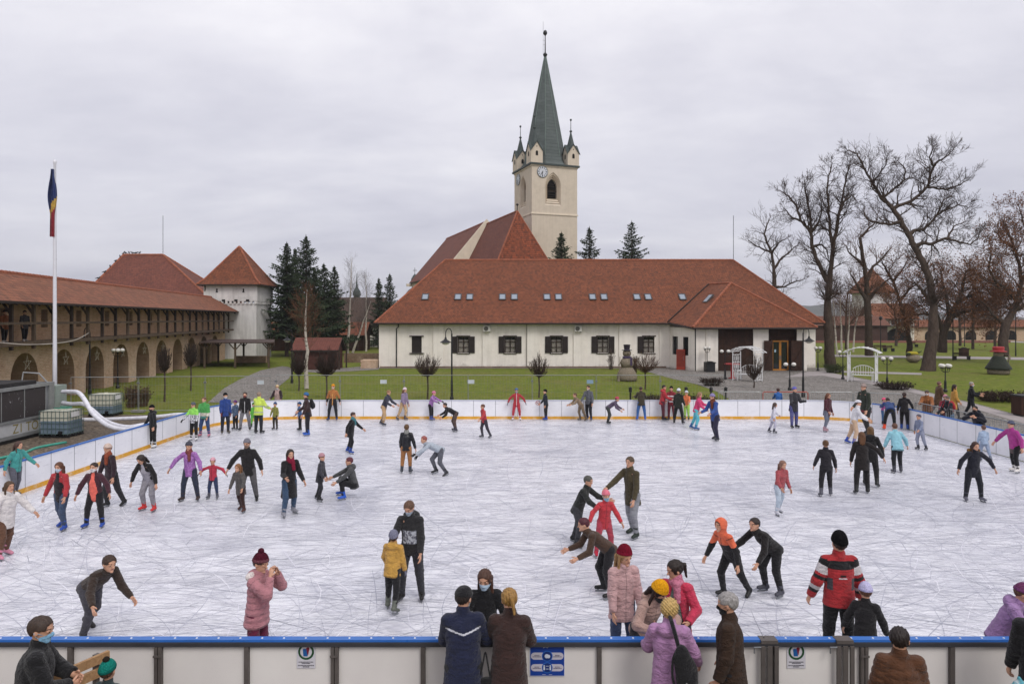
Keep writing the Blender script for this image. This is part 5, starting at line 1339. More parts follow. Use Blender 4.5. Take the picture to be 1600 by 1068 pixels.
# ------------------------------------------------------------------ cooling plant on the left
cu = tag(empty('chiller', (-20.7, 25, 0)), 'long grey ice chiller with dark scratched grilles and a white lower panel', 'chiller')
x0, x1, y0, y1, zt = -22.2, -19.5, 20, 29.3, 2.13
m = MB(); m.box(x0, y0, .12, x1 - .06, y1, zt - .08); part(m, 'housing', paint('#8d8f92', .5, .2), cu)
m = MB(); m.box(x1 - .055, y0, zt - .13, x1 + .02, y1, zt); m.box(x1 - .055, y1 - .32, .12, x1 + .02, y1, zt - .131); m.box(x1 - .055, y0, .74, x1 + .02, y1 - .321, .83); m.box(x1 - .055, y0, .12, x1 + .02, y1 - .321, .24); m.box(x0, y1 + .001, zt - .13, x1 - .056, y1 + .06, zt)
part(m, 'frame', M_galv, cu)
t_ = NT('scratched_grille'); _o = t_.coord('Object'); _n = t_.noise(t_.coord('Object', (1, 2.2, 1)), 2.6, 5, .8, 1.4)
t_.set(t_.mix(t_.ramp(_n, [(.63, 0.0), (.66, 1.0)]), C3('#3b3636'), C3('#a8a6a8')), .7, .3); M_gr = t_.mat
yy = y0 + .05
while yy < y1 - .5:
    m = MB(); ye = min(yy + 1.25, y1 - .34); m.box(x1 - .058, yy, .85, x1 - .02, ye - .03, zt - .15); g_o = part(m, 'grille', M_gr, cu)
    m = MB(); m.box(x1 - .045, ye - .03, .85, x1 + .0, ye, zt - .15); part(m, 'grille_bar', M_galv, cu); yy = ye
m = MB(); m.box(x1 - .05, 23.5, .25, x1 - .03, y1 - .33, .73); part(m, 'lower_panel', paint('#b9babb', .5, .15), cu)
fc = bpy.data.curves.new('graffiti', 'FONT'); fc.body = 'Z1 TO'; fc.size = .52; fc.extrude = .002
fo = bpy.data.objects.new('graffiti', fc); COL.objects.link(fo); dg = bpy.context.evaluated_depsgraph_get(); me = bpy.data.meshes.new_from_object(fo.evaluated_get(dg)); bpy.data.objects.remove(fo)
go = bpy.data.objects.new('graffiti', me); COL.objects.link(go); me.materials.append(paint('#8c8048', .8, .3)); go.parent = cu; go.matrix_parent_inverse = Matrix.Translation(-cu.location)
go.rotation_euler = (R(90), 0, R(90)); go.location = (x1 - .026, 26.9, .3)
m = MB(); m.box(x0, y0, 0, x1 + .04, y1, .115); part(m, 'skid', M_iron, cu)
m = MB(); m.box(x0 + .3, y0, zt - .07, x1 - .2, y1 - .8, zt + .14); part(m, 'fan_deck', paint('#2c2a2a', .8, .3), cu)
m = MB(); m.box(-20.3, y1 + .02, .15, -19.45, y1 + .75, 1.95); pb = part(m, 'pump_box', paint('#8d9890', .5, .2), cu)
m = MB(); m.tube([(-20.6, 28.9, zt), (-20.6, 29.0, 2.55), (-20.0, 29.1, 2.5), (-19.7, 29.3, 2.0)], .03, 6); part(m, 'pipe', M_galv, cu)
M_hose = NT('hose'); _o = M_hose.coord('Object'); M_hose.set(M_hose.ramp(M_hose.noise(_o, 6, 4), [(.3, '#c9c9d2'), (.7, '#e4e4ea')]), .5, .4); M_hose.bump(M_hose.noise(M_hose.coord('Object', (12, 12, 12)), 2, 2), .02, .4); M_hose = M_hose.mat
def smooth_pts(pts, n=6):
    pts = [Vector(p) for p in pts]; out = []
    for i in range(len(pts) - 1):
        p0, p1, p2, p3 = pts[max(0, i - 1)], pts[i], pts[i + 1], pts[min(len(pts) - 1, i + 2)]
        for k in range(n):
            t = k / n; out.append(.5 * ((2 * p1) + (p2 - p0) * t + (2 * p0 - 5 * p1 + 4 * p2 - p3) * t * t + (3 * p1 - p0 - 3 * p2 + p3) * t ** 3))
    return out + [pts[-1]]
for lab, pts in (('upper fat white insulated hose arching from the chiller to the boards', [P(98, 612, 29.3), P(108, 611.5, 28.9), P(122, 613, 28.4), P(132, 624, 27.9), P(143, 643, 27.4), P(156, 656, 26.8), P(172, 666, 26.2), P(195, 671, 25.6), P(216, 668, 25.2), P(236, 664, 26.4), P(240, 668, 26.6)]),
                 ('lower fat white insulated hose crossing under the arched one', [P(98, 629, 29.5), P(112, 631, 29.2), P(130, 631, 28.9), P(145, 641, 28.4), P(160, 654, 27.8), P(178, 663, 27.0), P(200, 667, 26.3), P(222, 664, 26.2), P(240, 661, 27.0), P(246, 664, 27.4)]),
                 ('straight white pipe running along the ground to the corner of the boards', [P(112, 655, 31.0), P(150, 655.5, 30.8), P(190, 654, 30.5), P(225, 652.5, 30.2), P(255, 650, 30.0), P(278, 647.5, 29.8), P(300, 648, 29.8)])):
    m = MB(); m.tube(smooth_pts(pts), .088, 12); tag(m.build('hose', M_hose, smooth=True), lab, 'hose', 'white cooling hoses')
m = None
M_ibc = paint('#c9c8b8', .35, .12); M_ibl = paint('#6f7f8e', .35, .2)
def ibc(x, y, lab, lvl, rz, top):
    t = tag(empty('tank', (x, y, 0), rz), lab, 'tank', 'caged water tanks'); w_, d_, h_ = 1.2, 1.0, 1.12
    m = MB(); 
    for i in range(3): m.box(-.6, -.5 + i * .42, 0, .6, -.34 + i * .42, .05)
    for i in range(3): m.box(-.58 + i * .5, -.49, .05, -.42 + i * .5, .49, .13)
    m.build('pallet', M_iron, t)
    m = MB(); m.box(-.56, -.46, .14, .56, .46, lvl); m.build('liquid', M_ibl, t)
    m = MB(); m.box(-.561, -.461, lvl, .561, .461, 1.06); m.lathe([(.12, 1.06), (.12, 1.1), (.1, 1.12)], 14); m.build('bottle', M_ibc, t)
    m = MB()
    for z in (.14, .36, .58, .8, 1.06):
        for s in (-1, 1): m.tube([(-.59, s * .49, z), (.59, s * .49, z)], .011, 5); m.tube([(s * .59, -.49, z), (s * .59, .49, z)], .011, 5)
    for i in range(8):
        x_ = -.59 + i * 1.18 / 7
        for s in (-1, 1): m.tube([(x_, s * .497, .1), (x_, s * .497, 1.08)], .011, 5)
    for i in range(1, 6):
        y_ = -.49 + i * .98 / 6
        for s in (-1, 1): m.tube([(s * .597, y_, .1), (s * .597, y_, 1.08)], .011, 5)
    m.build('cage', paint('#5d7370', .45, .2, metal=.3), t)
    m = MB(); m.box(.2, -.51, .12, .36, -.47, .26); m.tube([(.28, -.5, .2), (.28, -.6, .18)], .04, 8); m.build('valve', M_iron, t)
    m = MB(); m.box(.598, -.3, .8, .606, .2, 1.0); m.build('plate', M_wp, t)
    if top: m = MB(); m.tube(smooth_pts([(-.4, .1, 1.13), (-.1, -.2, 1.15), (.3, -.1, 1.14), (.2, .3, 1.14), (-.2, .2, 1.16)]), .025, 6); m.build('hose_coil', paint('#2f7a68', .5), t)
ibc(-18.55, 28.35, 'caged tank half full of grey water standing against the chiller', .66, R(-2), True)
ibc(-20.3, 34.4, 'caged tank standing behind the white hoses near the lawn', .5, R(3), False)
m = MB(); m.tube(smooth_pts([(-14.0, 21.6, .93), (-14.2, 20.6, .95), (-14.0, 19.6, .96), (-14.3, 18.4, .95), (-14.1, 17.3, .96), (-14.5, 16.4, .9)]), .04, 8); tag(m.build('tarpaulin', paint('#3f9a86', .6, .3), smooth=True), 'rolled turquoise tarpaulin lying along the outside of the left boards', 'tarpaulin')
# flagpole
fp = tag(empty('flagpole', (-20.4, 30.7, 0)), 'tall white flagpole with a limp blue, yellow and red flag', 'flagpole')
m = MB(); m.lathe([(.1, 0), (.085, 3), (.07, 8), (.05, 11.7), (.07, 11.75), (.07, 11.85), (.01, 11.9)], 14); m.build('pole', paint('#dcdce2', .3, .06), fp, smooth=True)
m = MB(); N_, K_ = 30, 26; rr = random.Random(4)
for i in range(N_ + 1):
    f = i / N_; z = 11.45 - f * 3.0
    for j in range(K_ + 1):
        u = j / K_; wd = (.05 + .15 * math.sin(min(1, f * 1.5) * 2.7) ** 2 + .05 * f) ; fold = math.sin(u * 17 + f * 2.2)
        x = -.02 + (u - .58) * 2 * wd * .9 + .03 * fold; y = -.11 - .05 * fold - .06 * math.cos(u * 9 + f * 3) * (1 if u else 0)
        m.v.append((x, y, z - .25 * u * (1 - f) * 0)); m.n += 1
for i in range(N_):
    for j in range(K_):
        b = i * (K_ + 1) + j; f = (i + .5) / N_; u = (j + .5) / K_; q = f + .22 * (u - .5)
        m.f.append((b, b + 1, b + K_ + 2, b + K_ + 1)); m.m.append(0 if q < .5 else (1 if q < .64 else 2))
m.build('flag', [cloth('#22356e'), cloth('#c9a020'), cloth('#a01f34')], fp, smooth=True)
# mesh fence
def mesh_fence(a, b, h, lab, n, zb=.08):
    t = tag(empty('mesh_fence', (a[0], a[1], 0)), lab, 'fence'); a_ = Vector((0, 0, 0)); d = Vector((b[0] - a[0], b[1] - a[1], 0))
    for i in range(n):
        p, q = d * (i / n), d * ((i + .985) / n); m = MB(); u = (q - p).normalized()
        m.tube([p + Vector((0, 0, zb)), p + Vector((0, 0, h)), q + Vector((0, 0, h)), q + Vector((0, 0, zb)), p + Vector((0, 0, zb))], .02, 6); fr_ = m.build('panel', M_galv, t)
        m = MB(); L_ = (q - p).length; k = int(L_ / .16)
        for j in range(1, k): w_ = p + u * (L_ * j / k); m.tube([w_ + Vector((0, 0, zb)), w_ + Vector((0, 0, h))], .0032, 3, cap=False)
        for z in (.5, .95, 1.4): m.tube([p + Vector((0, 0, z)), q + Vector((0, 0, z))], .0035, 3, cap=False)
        m.build('wire_mesh', M_galv, fr_)
        m = MB(); f = p - u * .03; m.box(f.x - .32, f.y - .12, 0, f.x + .32, f.y + .12, .12); m.build('foot', paint('#8a8884', .8), t)
        m = MB(); m.box(f.x - .06, f.y - .05, h - .35, f.x + .06, f.y + .05, h - .27); m.build('clamp', M_steel, t)
    return t
fa = G(85, 650); fbp = G(415, 640)
mesh_fence((-22.5, 35.1), (-12.6, 36.0), 1.82, 'wire mesh site fence across the left lawn in front of the arcade', 3)
mesh_fence((-12.4, 36.2), (11.2, 36.2), 1.84, 'long wire mesh site fence across the lawn in front of the hall', 7)
for x, lab in ((-6.75, 'small grey plate on the mesh fence left of the slim lamp'), (-2.15, 'small white plate on the mesh fence right of the slim lamp'), (4.1, 'small pale blue plate on the mesh fence left of the straw snowman'), (-13.1, 'small grey plate on the mesh fence by the cobbled path')):
    m = MB(); m.box(x - .17, 36.13 if x > -12 else 35.85, 1.4, x + .17, 36.15 if x > -12 else 35.87, 1.6); tag(m.build('fence_plate', paint('#c5ccd2' if x < 0 else '#8aa4b8', .5)), lab, 'sign', 'plates on the mesh fence')

# ------------------------------------------------------------------ street lamps
M_globe = paint('#d9d6cf', .25, .04)
def hook_lamp(x, y, side, lab, h=4.25):
    t = tag(empty('street_lamp', (x, y, 0)), lab, 'street lamp', 'street lamps with a hook'); s = side
    m = MB(); m.lathe([(.11, 0), (.11, .25), (.075, .3), (.065, 1.2), (.05, 1.25), (.045, h - .3)], 10)
    m.tube([(0, 0, h - .3)] + [(s * .18 * (1 - math.cos(R(a))), 0, h - .3 + .3 * math.sin(R(a))) for a in range(30, 181, 30)] + [(s * .36, 0, h - .5)], .026, 7); m.build('pole', M_iron, t)
    m = MB(); m.lathe([(.03, h - .5), (.05, h - .52), (.07, h - .62), (.14, h - .68), (.32, h - .8), (.33, h - .83), (.3, h - .83)], 16, 0, Matrix.Translation((s * .36, 0, 0))); m.build('lamp_shade', M_iron, t)
    m = MB(); m.lathe([(.22, h - .84), (.2, h - .9), (.08, h - .95)], 14, 0, Matrix.Translation((s * .36, 0, 0))); m.build('lamp', M_globe, t)
hook_lamp(-3.5, 40, -1, 'slim black street lamp with a hanging bell shade right of the ball tree')
hook_lamp(-27.0, 44, -1, 'black hook street lamp in front of the brick arcade')
hook_lamp(17.9, 42.3, 1, 'black hook street lamp on the plaza before the barn door')
hook_lamp(-16.5, 51.6, -1, 'black hook street lamp beside the dark ball tree near the kiosk', 4.0)
def globe_lamp(px, py, top, lab, n=2, Y=None):
    b = G(px, py) if Y is None else Vector(((px - CX) * Y / F, Y, 0)); h = EYE - (top - HZ) * b.y / F
    t = tag(empty('globe_lamp', b), lab, 'street lamp', 'low lamps with white globes')
    m = MB(); m.lathe([(.13, 0), (.13, .12), (.08, .2), (.07, .7), (.05, .75), (.035, .8), (.032, h - .22), (.06, h - .2), (.03, h - .15)], 10)
    for k in range(n):
        a = 2 * math.pi * k / n + (.0 if n == 2 else .5); c = Vector((math.cos(a), math.sin(a), 0)) * .27
        m.tube([(0, 0, h - .5), (c.x * .5, c.y * .5, h - .55), (c.x, c.y, h - .45), (c.x, c.y, h - .3)], .018, 6); m.lathe([(.08, h - .32), (.1, h - .27), (.02, h - .26)], 10, 0, Matrix.Translation((c.x, c.y, 0)))
    m.build('pole', M_iron, t)
    for k in range(n):
        a = 2 * math.pi * k / n + (.0 if n == 2 else .5); c = Vector((math.cos(a), math.sin(a), 0)) * .27
        m = MB(); m.ball((c.x, c.y, h - .13), .155, 14, 0, (1, 1, .85)); m.build('globe', M_globe, t, smooth=True)
globe_lamp(184, 606, 544, 'four globe lamp in front of the fourth brick niche', 4)
globe_lamp(94, 612, 549, 'globe lamp standing behind the flagpole', 4)
globe_lamp(1105, 580, 541, 'globe lamp rising from the black planter by the wing wall', 4)
globe_lamp(1133, 592, 546, 'twin globe lamp beside the red table', 2)
globe_lamp(1234, 609, 566, 'twin globe lamp on the plaza in front of the entrance door', 2)
globe_lamp(1278, 579, 541, 'globe lamp at the right end of the hall', 4)
globe_lamp(1317, 592, 547, 'twin globe lamp left of the white arbour in the park', 2)
globe_lamp(1386, 606, 557, 'twin globe lamp right of the white arbour in the park', 2)
globe_lamp(1477, 612, 568, 'low globe lamp on the lawn behind the spectators', 4)
for i, (px, py, top) in enumerate([(1489, 562, 490), (1587, 556, 480), (1376, 553, 500), (1507, 541, 490)]):
    b = G(px, py); h = EYE - (top - HZ) * b.y / F; t = tag(empty('park_lamp', b), ['thin dark park lamp left of the red hatted figure', 'thin dark park lamp by the right picture edge', 'thin dark park lamp before the gatehouse', 'thin dark park lamp far behind the planter'][i], 'street lamp', 'thin park lamps')
    m = MB(); m.lathe([(.09, 0), (.07, 1), (.05, h)], 8); m.build('pole', M_iron, t); m = MB(); m.lathe([(.06, h), (.22, h + .1), (.2, h + .4), (.05, h + .55)], 10); m.build('lamp', M_iron, t)
for i, (px, py) in enumerate([(985, 621), (1072, 617), (1111, 620), (1134, 622)]):
    b = Vector(((px - CX) * 38.0 / F, 38.0, 0)); t = tag(empty('path_light', b), ['short black path light nearest the spreading bare tree', 'short black path light behind the pink sledding child', 'short black path light left of the red barrier rail', 'short black path light touching the red barrier rail'][i], 'path light', 'short path lights')
    m = MB(); m.lathe([(.05, 0), (.05, .75), (.09, .78), (.09, .98), (.11, 1.0), (.02, 1.06)], 10); m.build('post', M_iron, t)

# ------------------------------------------------------------------ white arbours
def arbour(b, rz, lab):
    t = tag(empty('arbour', b, rz), lab, 'arbour', 'white metal arbours'); W_, D_, H_ = .95, .52, 2.25; post = MB()
    for sx in (-1, 1):
        for sy in (-1, 1): post.tube([(sx * W_, sy * D_, 0), (sx * W_, sy * D_, H_)], .04, 8)
    post.build('post', M_wp, t)
    for sx in (-1, 1):
        m = MB()
        for z in (.1, .75, 1.4, 2.0): m.tube([(sx * W_, -D_, z), (sx * W_, D_, z)], .025, 6)
        for z in (.42, 1.07, 1.7):
            for k in (-1, 1):
                c = Vector((sx * W_, k * .17, z)); m.tube([c + Vector((0, .14 * math.cos(R(a)), .26 * math.sin(R(a)))) for a in range(0, 361, 30)], .018, 5); m.tube([c + Vector((0, .07 * math.cos(R(a)), .12 * math.sin(R(a)))) for a in range(0, 361, 45)], .015, 5)
        m.build('lattice', M_wp, t)
    m = MB()
    for sy in (-1, -.33, .33, 1): m.tube([(x_ * 1.28, sy * D_ * 1.2, H_ + .42 * (1 - x_ * x_) - .06) for x_ in [i / 8 - 1 for i in range(17)]], .032, 6)
    for i in range(9): x_ = (i / 4 - 1); m.tube([(x_ * 1.2, -D_ * 1.35, H_ + .42 * (1 - x_ * x_) - .02), (x_ * 1.2, D_ * 1.35, H_ + .42 * (1 - x_ * x_) - .02)], .025, 6)
    m.build('arched_top', M_wp, t)
    m = MB()
    for i in range(5): m.box(-.75, -.3 + i * .13, .48, .75, -.2 + i * .13, .51)
    for sx in (-.7, .7):
        for sy in (-.28, .28): m.tube([(sx, sy, 0), (sx, sy, .48)], .03, 6)
        m.tube([(sx, -.28, .75), (sx, .28, .75)], .03, 6); m.tube([(sx, -.28, .48), (sx, -.28, .75)], .025, 6)
    m.tube([(x_ * .72, .32, .95 + .28 * (1 - x_ * x_)) for x_ in [i / 6 - 1 for i in range(13)]], .03, 6)
    for i in range(9): x_ = i / 4 - 1; m.tube([(x_ * .7, .32, .5), (x_ * .7, .32, .95 + .28 * (1 - x_ * x_))], .016, 5)
    m.build('bench', M_wp, t)
arbour(Vector((26.9, 52.8, 0)), R(-36), 'white arched garden arbour with a bench on the park lawn')
arbour(Vector((18.3, 53.5, 0)), R(-52), 'white arched garden arbour with a bench on the plaza before the barn door')
# ------------------------------------------------------------------ straw figures
t_ = NT('straw'); _o = t_.coord('Object', (1, 1, 4)); _n = t_.noise(_o, 9, 5, .8, .6); t_.set(t_.ramp(_n, [(.3, '#5d5347'), (.55, '#8d8272'), (.75, '#b0a593')]), .95, .1); t_.bump(_n, .05, 1); M_straw = t_.mat
def straw_ball(mb, c, r, sc=(1, 1, .9), n=26, seed=0):
    rr = random.Random(seed); b0 = mb.n; mb.ball(c, r, n, 0, sc)
    for i in range(b0, mb.n):
        v = Vector(mb.v[i]); d = (v - Vector(c)); mb.v[i] = tuple(Vector(c) + d * rr.uniform(.94, 1.05))
sm_ = tag(empty('straw_snowman', (8.95, 53.6, 0)), 'three ball straw snowman with a dark top hat and scarf on the lawn', 'sculpture')
m = MB(); m.lathe([(.75, 0), (.8, .25), (.72, .6), (.5, .95), (.3, 1.1)], 26); straw_ball(m, (0, 0, 1.35), .53, seed=1); straw_ball(m, (0, 0, 2.12), .33, seed=2); m.build('body', M_straw, sm_, smooth=True)
m = MB(); m.lathe([(.4, 2.34), (.4, 2.38), (.24, 2.4), (.22, 2.45), (.27, 2.8), (.05, 2.82)], 18); m.build('hat', cloth('#2b2230'), sm_)
m = MB(); m.lathe([(.3, 1.72), (.36, 1.78), (.33, 1.88), (.26, 1.9)], 18); m.box(.18, -.5, 1.2, .34, -.42, 1.8); m.build('scarf', cloth('#4a3a5c'), sm_)
m = MB(); m.tube([(0, -.3, 2.12), (.1, -.62, 2.08)], [.05, .01], 7); m.tube([(.45, -.1, 1.55), (.95, -.3, 1.75)], [.05, .02], 6); m.tube([(-.45, -.1, 1.5), (-.75, -.5, 1.2)], [.05, .02], 6); m.build('stick_limb', M_beam, sm_)
m = MB(); m.tube([(-.72, -.62, 0), (-.62, -.55, 1.9)], .025, 6); m.tube([(-.73, -.63, 0), (-.72, -.62, .35)], [.12, .04], 7); m.build('broom', M_straw, sm_)
b = G(1560, 584); s2 = tag(empty('straw_figure', b), 'straw figure with a red hat and dark green cloak at the right of the park', 'sculpture')
m = MB(); m.lathe([(.78, 0), (.85, .2), (.82, .45), (.6, .5)], 22); straw_ball(m, (0, 0, 1.72), .38, seed=4); m.build('body', M_straw, s2, smooth=True)
m = MB(); m.lathe([(1.0, .42), (.95, .6), (.7, 1.0), (.5, 1.4), (.42, 1.55)], 22); m.build('cloak', cloth('#2a3026'), s2, smooth=True)
m = MB(); m.lathe([(.62, 1.92), (.64, 2.0), (.42, 2.04), (.45, 2.32), (.4, 2.38), (.05, 2.4)], 20); m.build('hat', cloth('#b3232c'), s2)
m = MB(); m.tube([(.6, -.3, .3), (.75, -.25, 1.5)], .05, 6); m.tube([(.75, -.25, 1.3), (.8, -.25, 1.7)], [.14, .05], 7); m.build('broom', M_straw, s2)
b = G(1427, 566); s3 = tag(empty('straw_figure', b), 'pale round straw bee with a yellow and green top near the middle of the park', 'sculpture')
m = MB(); straw_ball(m, (0, 0, .45), .62, (1.15, 1, .8), seed=6); m.build('body', M_straw, s3, smooth=True)
m = MB(); m.ball((-.1, 0, 1.0), .5, 16, 0, (1.35, .9, .45)); m.build('yellow_top', paint('#a89a2c', .8, .3), s3, smooth=True)
m = MB(); m.ball((-.55, -.1, .98), .3, 12, 0, (1, 1, .5)); m.tube([(.4, -.2, 1.1), (.8, -.2, 1.25)], [.12, .05], 7); m.build('green_wing', paint('#3d4a22', .8, .3), s3)
# ------------------------------------------------------------------ small street furniture
def bench(px, py, lab, rz=0):
    b = G(px, py); t = tag(empty('park_bench', b, rz), lab, 'bench', 'dark park benches'); m = MB()
    for i in range(3): m.box(-.95, -.25 + i * .16, .44, .95, -.12 + i * .16, .48)
    m.build('seat', M_dwood, t); m = MB()
    for i in range(2): m.box(-.95, .26, .58 + i * .16, .95, .29, .7 + i * .16)
    m.build('backrest', M_dwood, t)
    for x in (-.8, .8): m = MB(); m.box(x - .04, -.25, 0, x + .04, .3, .438); m.box(x - .035, .292, .2, x + .035, .33, .88); m.build('leg', M_iron, t)
bench(1503, 562, 'dark bench beside the planter in the park'); bench(1376, 548, 'dark bench left of the other far bench under the trees'); bench(1389, 549, 'dark bench before the gatehouse under the trees', R(20)); bench(1428, 542, 'small pale bench far back near the thin curved tree', R(30))
b = G(1506, 556); t = tag(empty('planter', b), 'dark square planter behind the park bench', 'planter'); m = MB(); m.prism([(-.4, -.4), (.4, -.4), (.4, .4), (-.4, .4)], 0, .9); m.box(-.46, -.46, .9, .46, .46, 1.0); m.build('box', M_dwood, t); m = MB(); m.ball((0, 0, 1.0), .36, 10, 0, (1, 1, .4)); m.build('soil', M_dark, t)
b = Vector((16.85 + 1.15, 62.6, 0)); t = tag(empty('planter', b), 'black square planter at the corner of the hall wing', 'planter'); m = MB(); m.prism([(-.38, -.38), (.38, -.38), (.44, .44), (-.44, .44)], 0, .8); m.box(-.45, -.45, .8, .45, .45, .88); m.build('box', M_iron, t); m = MB(); m.ball((0, 0, .86), .36, 10, 0, (1, 1, .3)); m.build('soil', M_dark, t)
t = tag(empty('litter_bin', (25.5, 34.3, 0)), 'dark square litter bin at the right edge near the spectators', 'bin'); m = MB(); m.box(-.36, -.36, .06, .36, .36, .95); m.build('box', M_dwood, t); m = MB(); m.box(-.4, -.4, .95, .4, .4, 1.02); m.box(-.3, -.3, 0, .3, .3, .058); m.build('lid', M_iron, t)
t = tag(empty('bar_table', (17.8, 55.6, 0)), 'red round bar table on the plaza next to the twin globe lamp', 'table'); m = MB(); m.lathe([(.62, 1.12), (.64, 1.16), (.62, 1.2)], 22); m.build('tabletop', paint('#a92a2c', .4), t); m = MB(); m.lathe([(.3, 0), (.3, .05), (.13, .1), (.12, 1.12)], 16); m.build('leg', paint('#a92a2c', .4), t)
t = tag(empty('cabinet', (16.1, 65.5, 0), R(-20)), 'tall red cabinet against the side of the hall wing', 'cabinet'); m = MB(); m.box(-.4, -.35, 0, .4, .35, 1.9); m.build('body', paint('#a23a26', .5), t); m = MB(); m.box(-.34, -.37, .3, .34, -.351, 1.8); m.build('door', paint('#86301f', .5), t); m = MB(); m.tube([(.25, -.39, .9), (.25, -.39, 1.3)], .015, 6); m.build('handle', M_steel, t)
# crowd barriers
def barrier(a, b, lab, red=False):
    t = tag(empty('crowd_barrier', (a[0], a[1], 0), math.atan2(b[1] - a[1], b[0] - a[0])), lab, 'barrier', 'steel crowd barriers'); L_ = math.hypot(b[0] - a[0], b[1] - a[1]) - .06
    mt = paint('#b04634', .5) if red else M_galv
    m = MB(); m.tube([(0, 0, .12), (0, 0, 1.08), (.06, 0, 1.14), (L_ - .06, 0, 1.14), (L_, 0, 1.08), (L_, 0, .12)], .021, 8); m.tube([(0, 0, .2), (L_, 0, .2)], .018, 6); m.build('frame', mt, t)
    m = MB(); n = int(L_ / .115)
    for i in range(1, n): m.tube([(L_ * i / n, 0, .2), (L_ * i / n, 0, 1.13)], .008, 5, cap=False)
    m.build('bars', M_galv, t)
    for x in (.25, L_ - .25): m = MB(); m.tube([(x, -.3, .02), (x, 0, .14), (x, .3, .02)], .018, 6); m.build('foot', M_galv, t)
bx = [(10.4, 34.6), (12.6, 34.55), (14.9, 34.5), (17.1, 34.4), (19.1, 33.6)]
labs = ['crowd barrier left of the red railed one behind the far boards', 'crowd barrier with a red top rail behind the far boards', 'grey crowd barrier right of the red railed one', 'grey crowd barrier at the far right corner of the rink']
for i in range(4): barrier(bx[i], bx[i + 1], labs[i], i == 1)
bs = [(17.75, 30.3), (17.75, 28.1), (17.75, 25.9), (17.75, 23.7), (17.75, 21.5)]
labs = ['crowd barrier under the orange brown jacketed spectator', 'crowd barrier between the red backpack man and the bearded man', 'crowd barrier under the leaning bearded man', 'crowd barrier nearest the right picture edge']
for i in range(4): barrier(bs[i], bs[i + 1], labs[i])
# wooden bench at lower left
t = tag(empty('wooden_bench', (-4.92, 7.35, 0), R(62)), 'light wooden slatted bench back beside the man at lower left', 'bench')
m = MB()
for z in (.80, .95): m.box(-.62, -.02, z - .05, .62, .02, z + .05)
m.build('backrest', wood('bench_wood', '#8a6848', '#b08d66', (8, 1.2, 8)), t)
m = MB()
for i in range(3): m.box(-.62, -.48 + i * .15, .43, .62, -.36 + i * .15, .47)
m.build('seat', wood('bench_wood', '#8a6848', '#b08d66', (8, 1.2, 8)), t)
for x in (-.5, .5): m = MB(); m.box(x - .03, .021, 0, x + .03, .06, 1.0); m.box(x - .03, -.46, 0, x + .03, -.4, .43); m.box(x - .03, -.4, .36, x + .03, .02, .428); m.build('leg', M_post, t)
# string of lights across the arcade
m = MB(); m.tube(smooth_pts([P(-20, 533, 33), P(40, 538, 33.4), P(88, 536, 34), P(120, 530, 39), P(140, 519, 44)]), .025, 5); tag(m.build('cable', paint('#b5aea4', .6)), 'pale cable sagging from the hook lamp along the brick arcade', 'cable')
# ------------------------------------------------------------------ figures: blended tapered limbs turned into one surface
def V3(*a): return np.array(a, np.float32)
def nrm(v): v = np.asarray(v, np.float32); return v / max(1e-9, float(np.linalg.norm(v)))
def cap(p, a, b, ra, rb, sq=None):
    ab = b - a; L2 = float(ab @ ab) + 1e-12
    t = np.clip(((p - a) @ ab) / L2, 0, 1); q = p - a - t[:, None] * ab
    if sq is not None:
        ax_, k = sq; q = q + np.outer((q @ ax_) * (1 / k - 1), ax_)
    return np.sqrt((q * q).sum(1)) - (ra + (rb - ra) * t)
def ell(p, c, r):
    r = np.asarray(r, np.float32); k = np.sqrt((((p - c) / r) ** 2).sum(1)); return (k - 1) * float(r.min())
def smin(a, b, k):
    h = np.clip(.5 + .5 * (b - a) / k, 0, 1); return b + (a - b) * h - k * h * (1 - h)
def smax(a, b, k): return -smin(-a, -b, k)
_ED = [(0, 1), (2, 3), (4, 5), (6, 7), (0, 2), (1, 3), (4, 6), (5, 7), (0, 4), (1, 5), (2, 6), (3, 7)]
_CO = np.array([(i, j, k) for i in (0, 1) for j in (0, 1) for k in (0, 1)], np.float32)
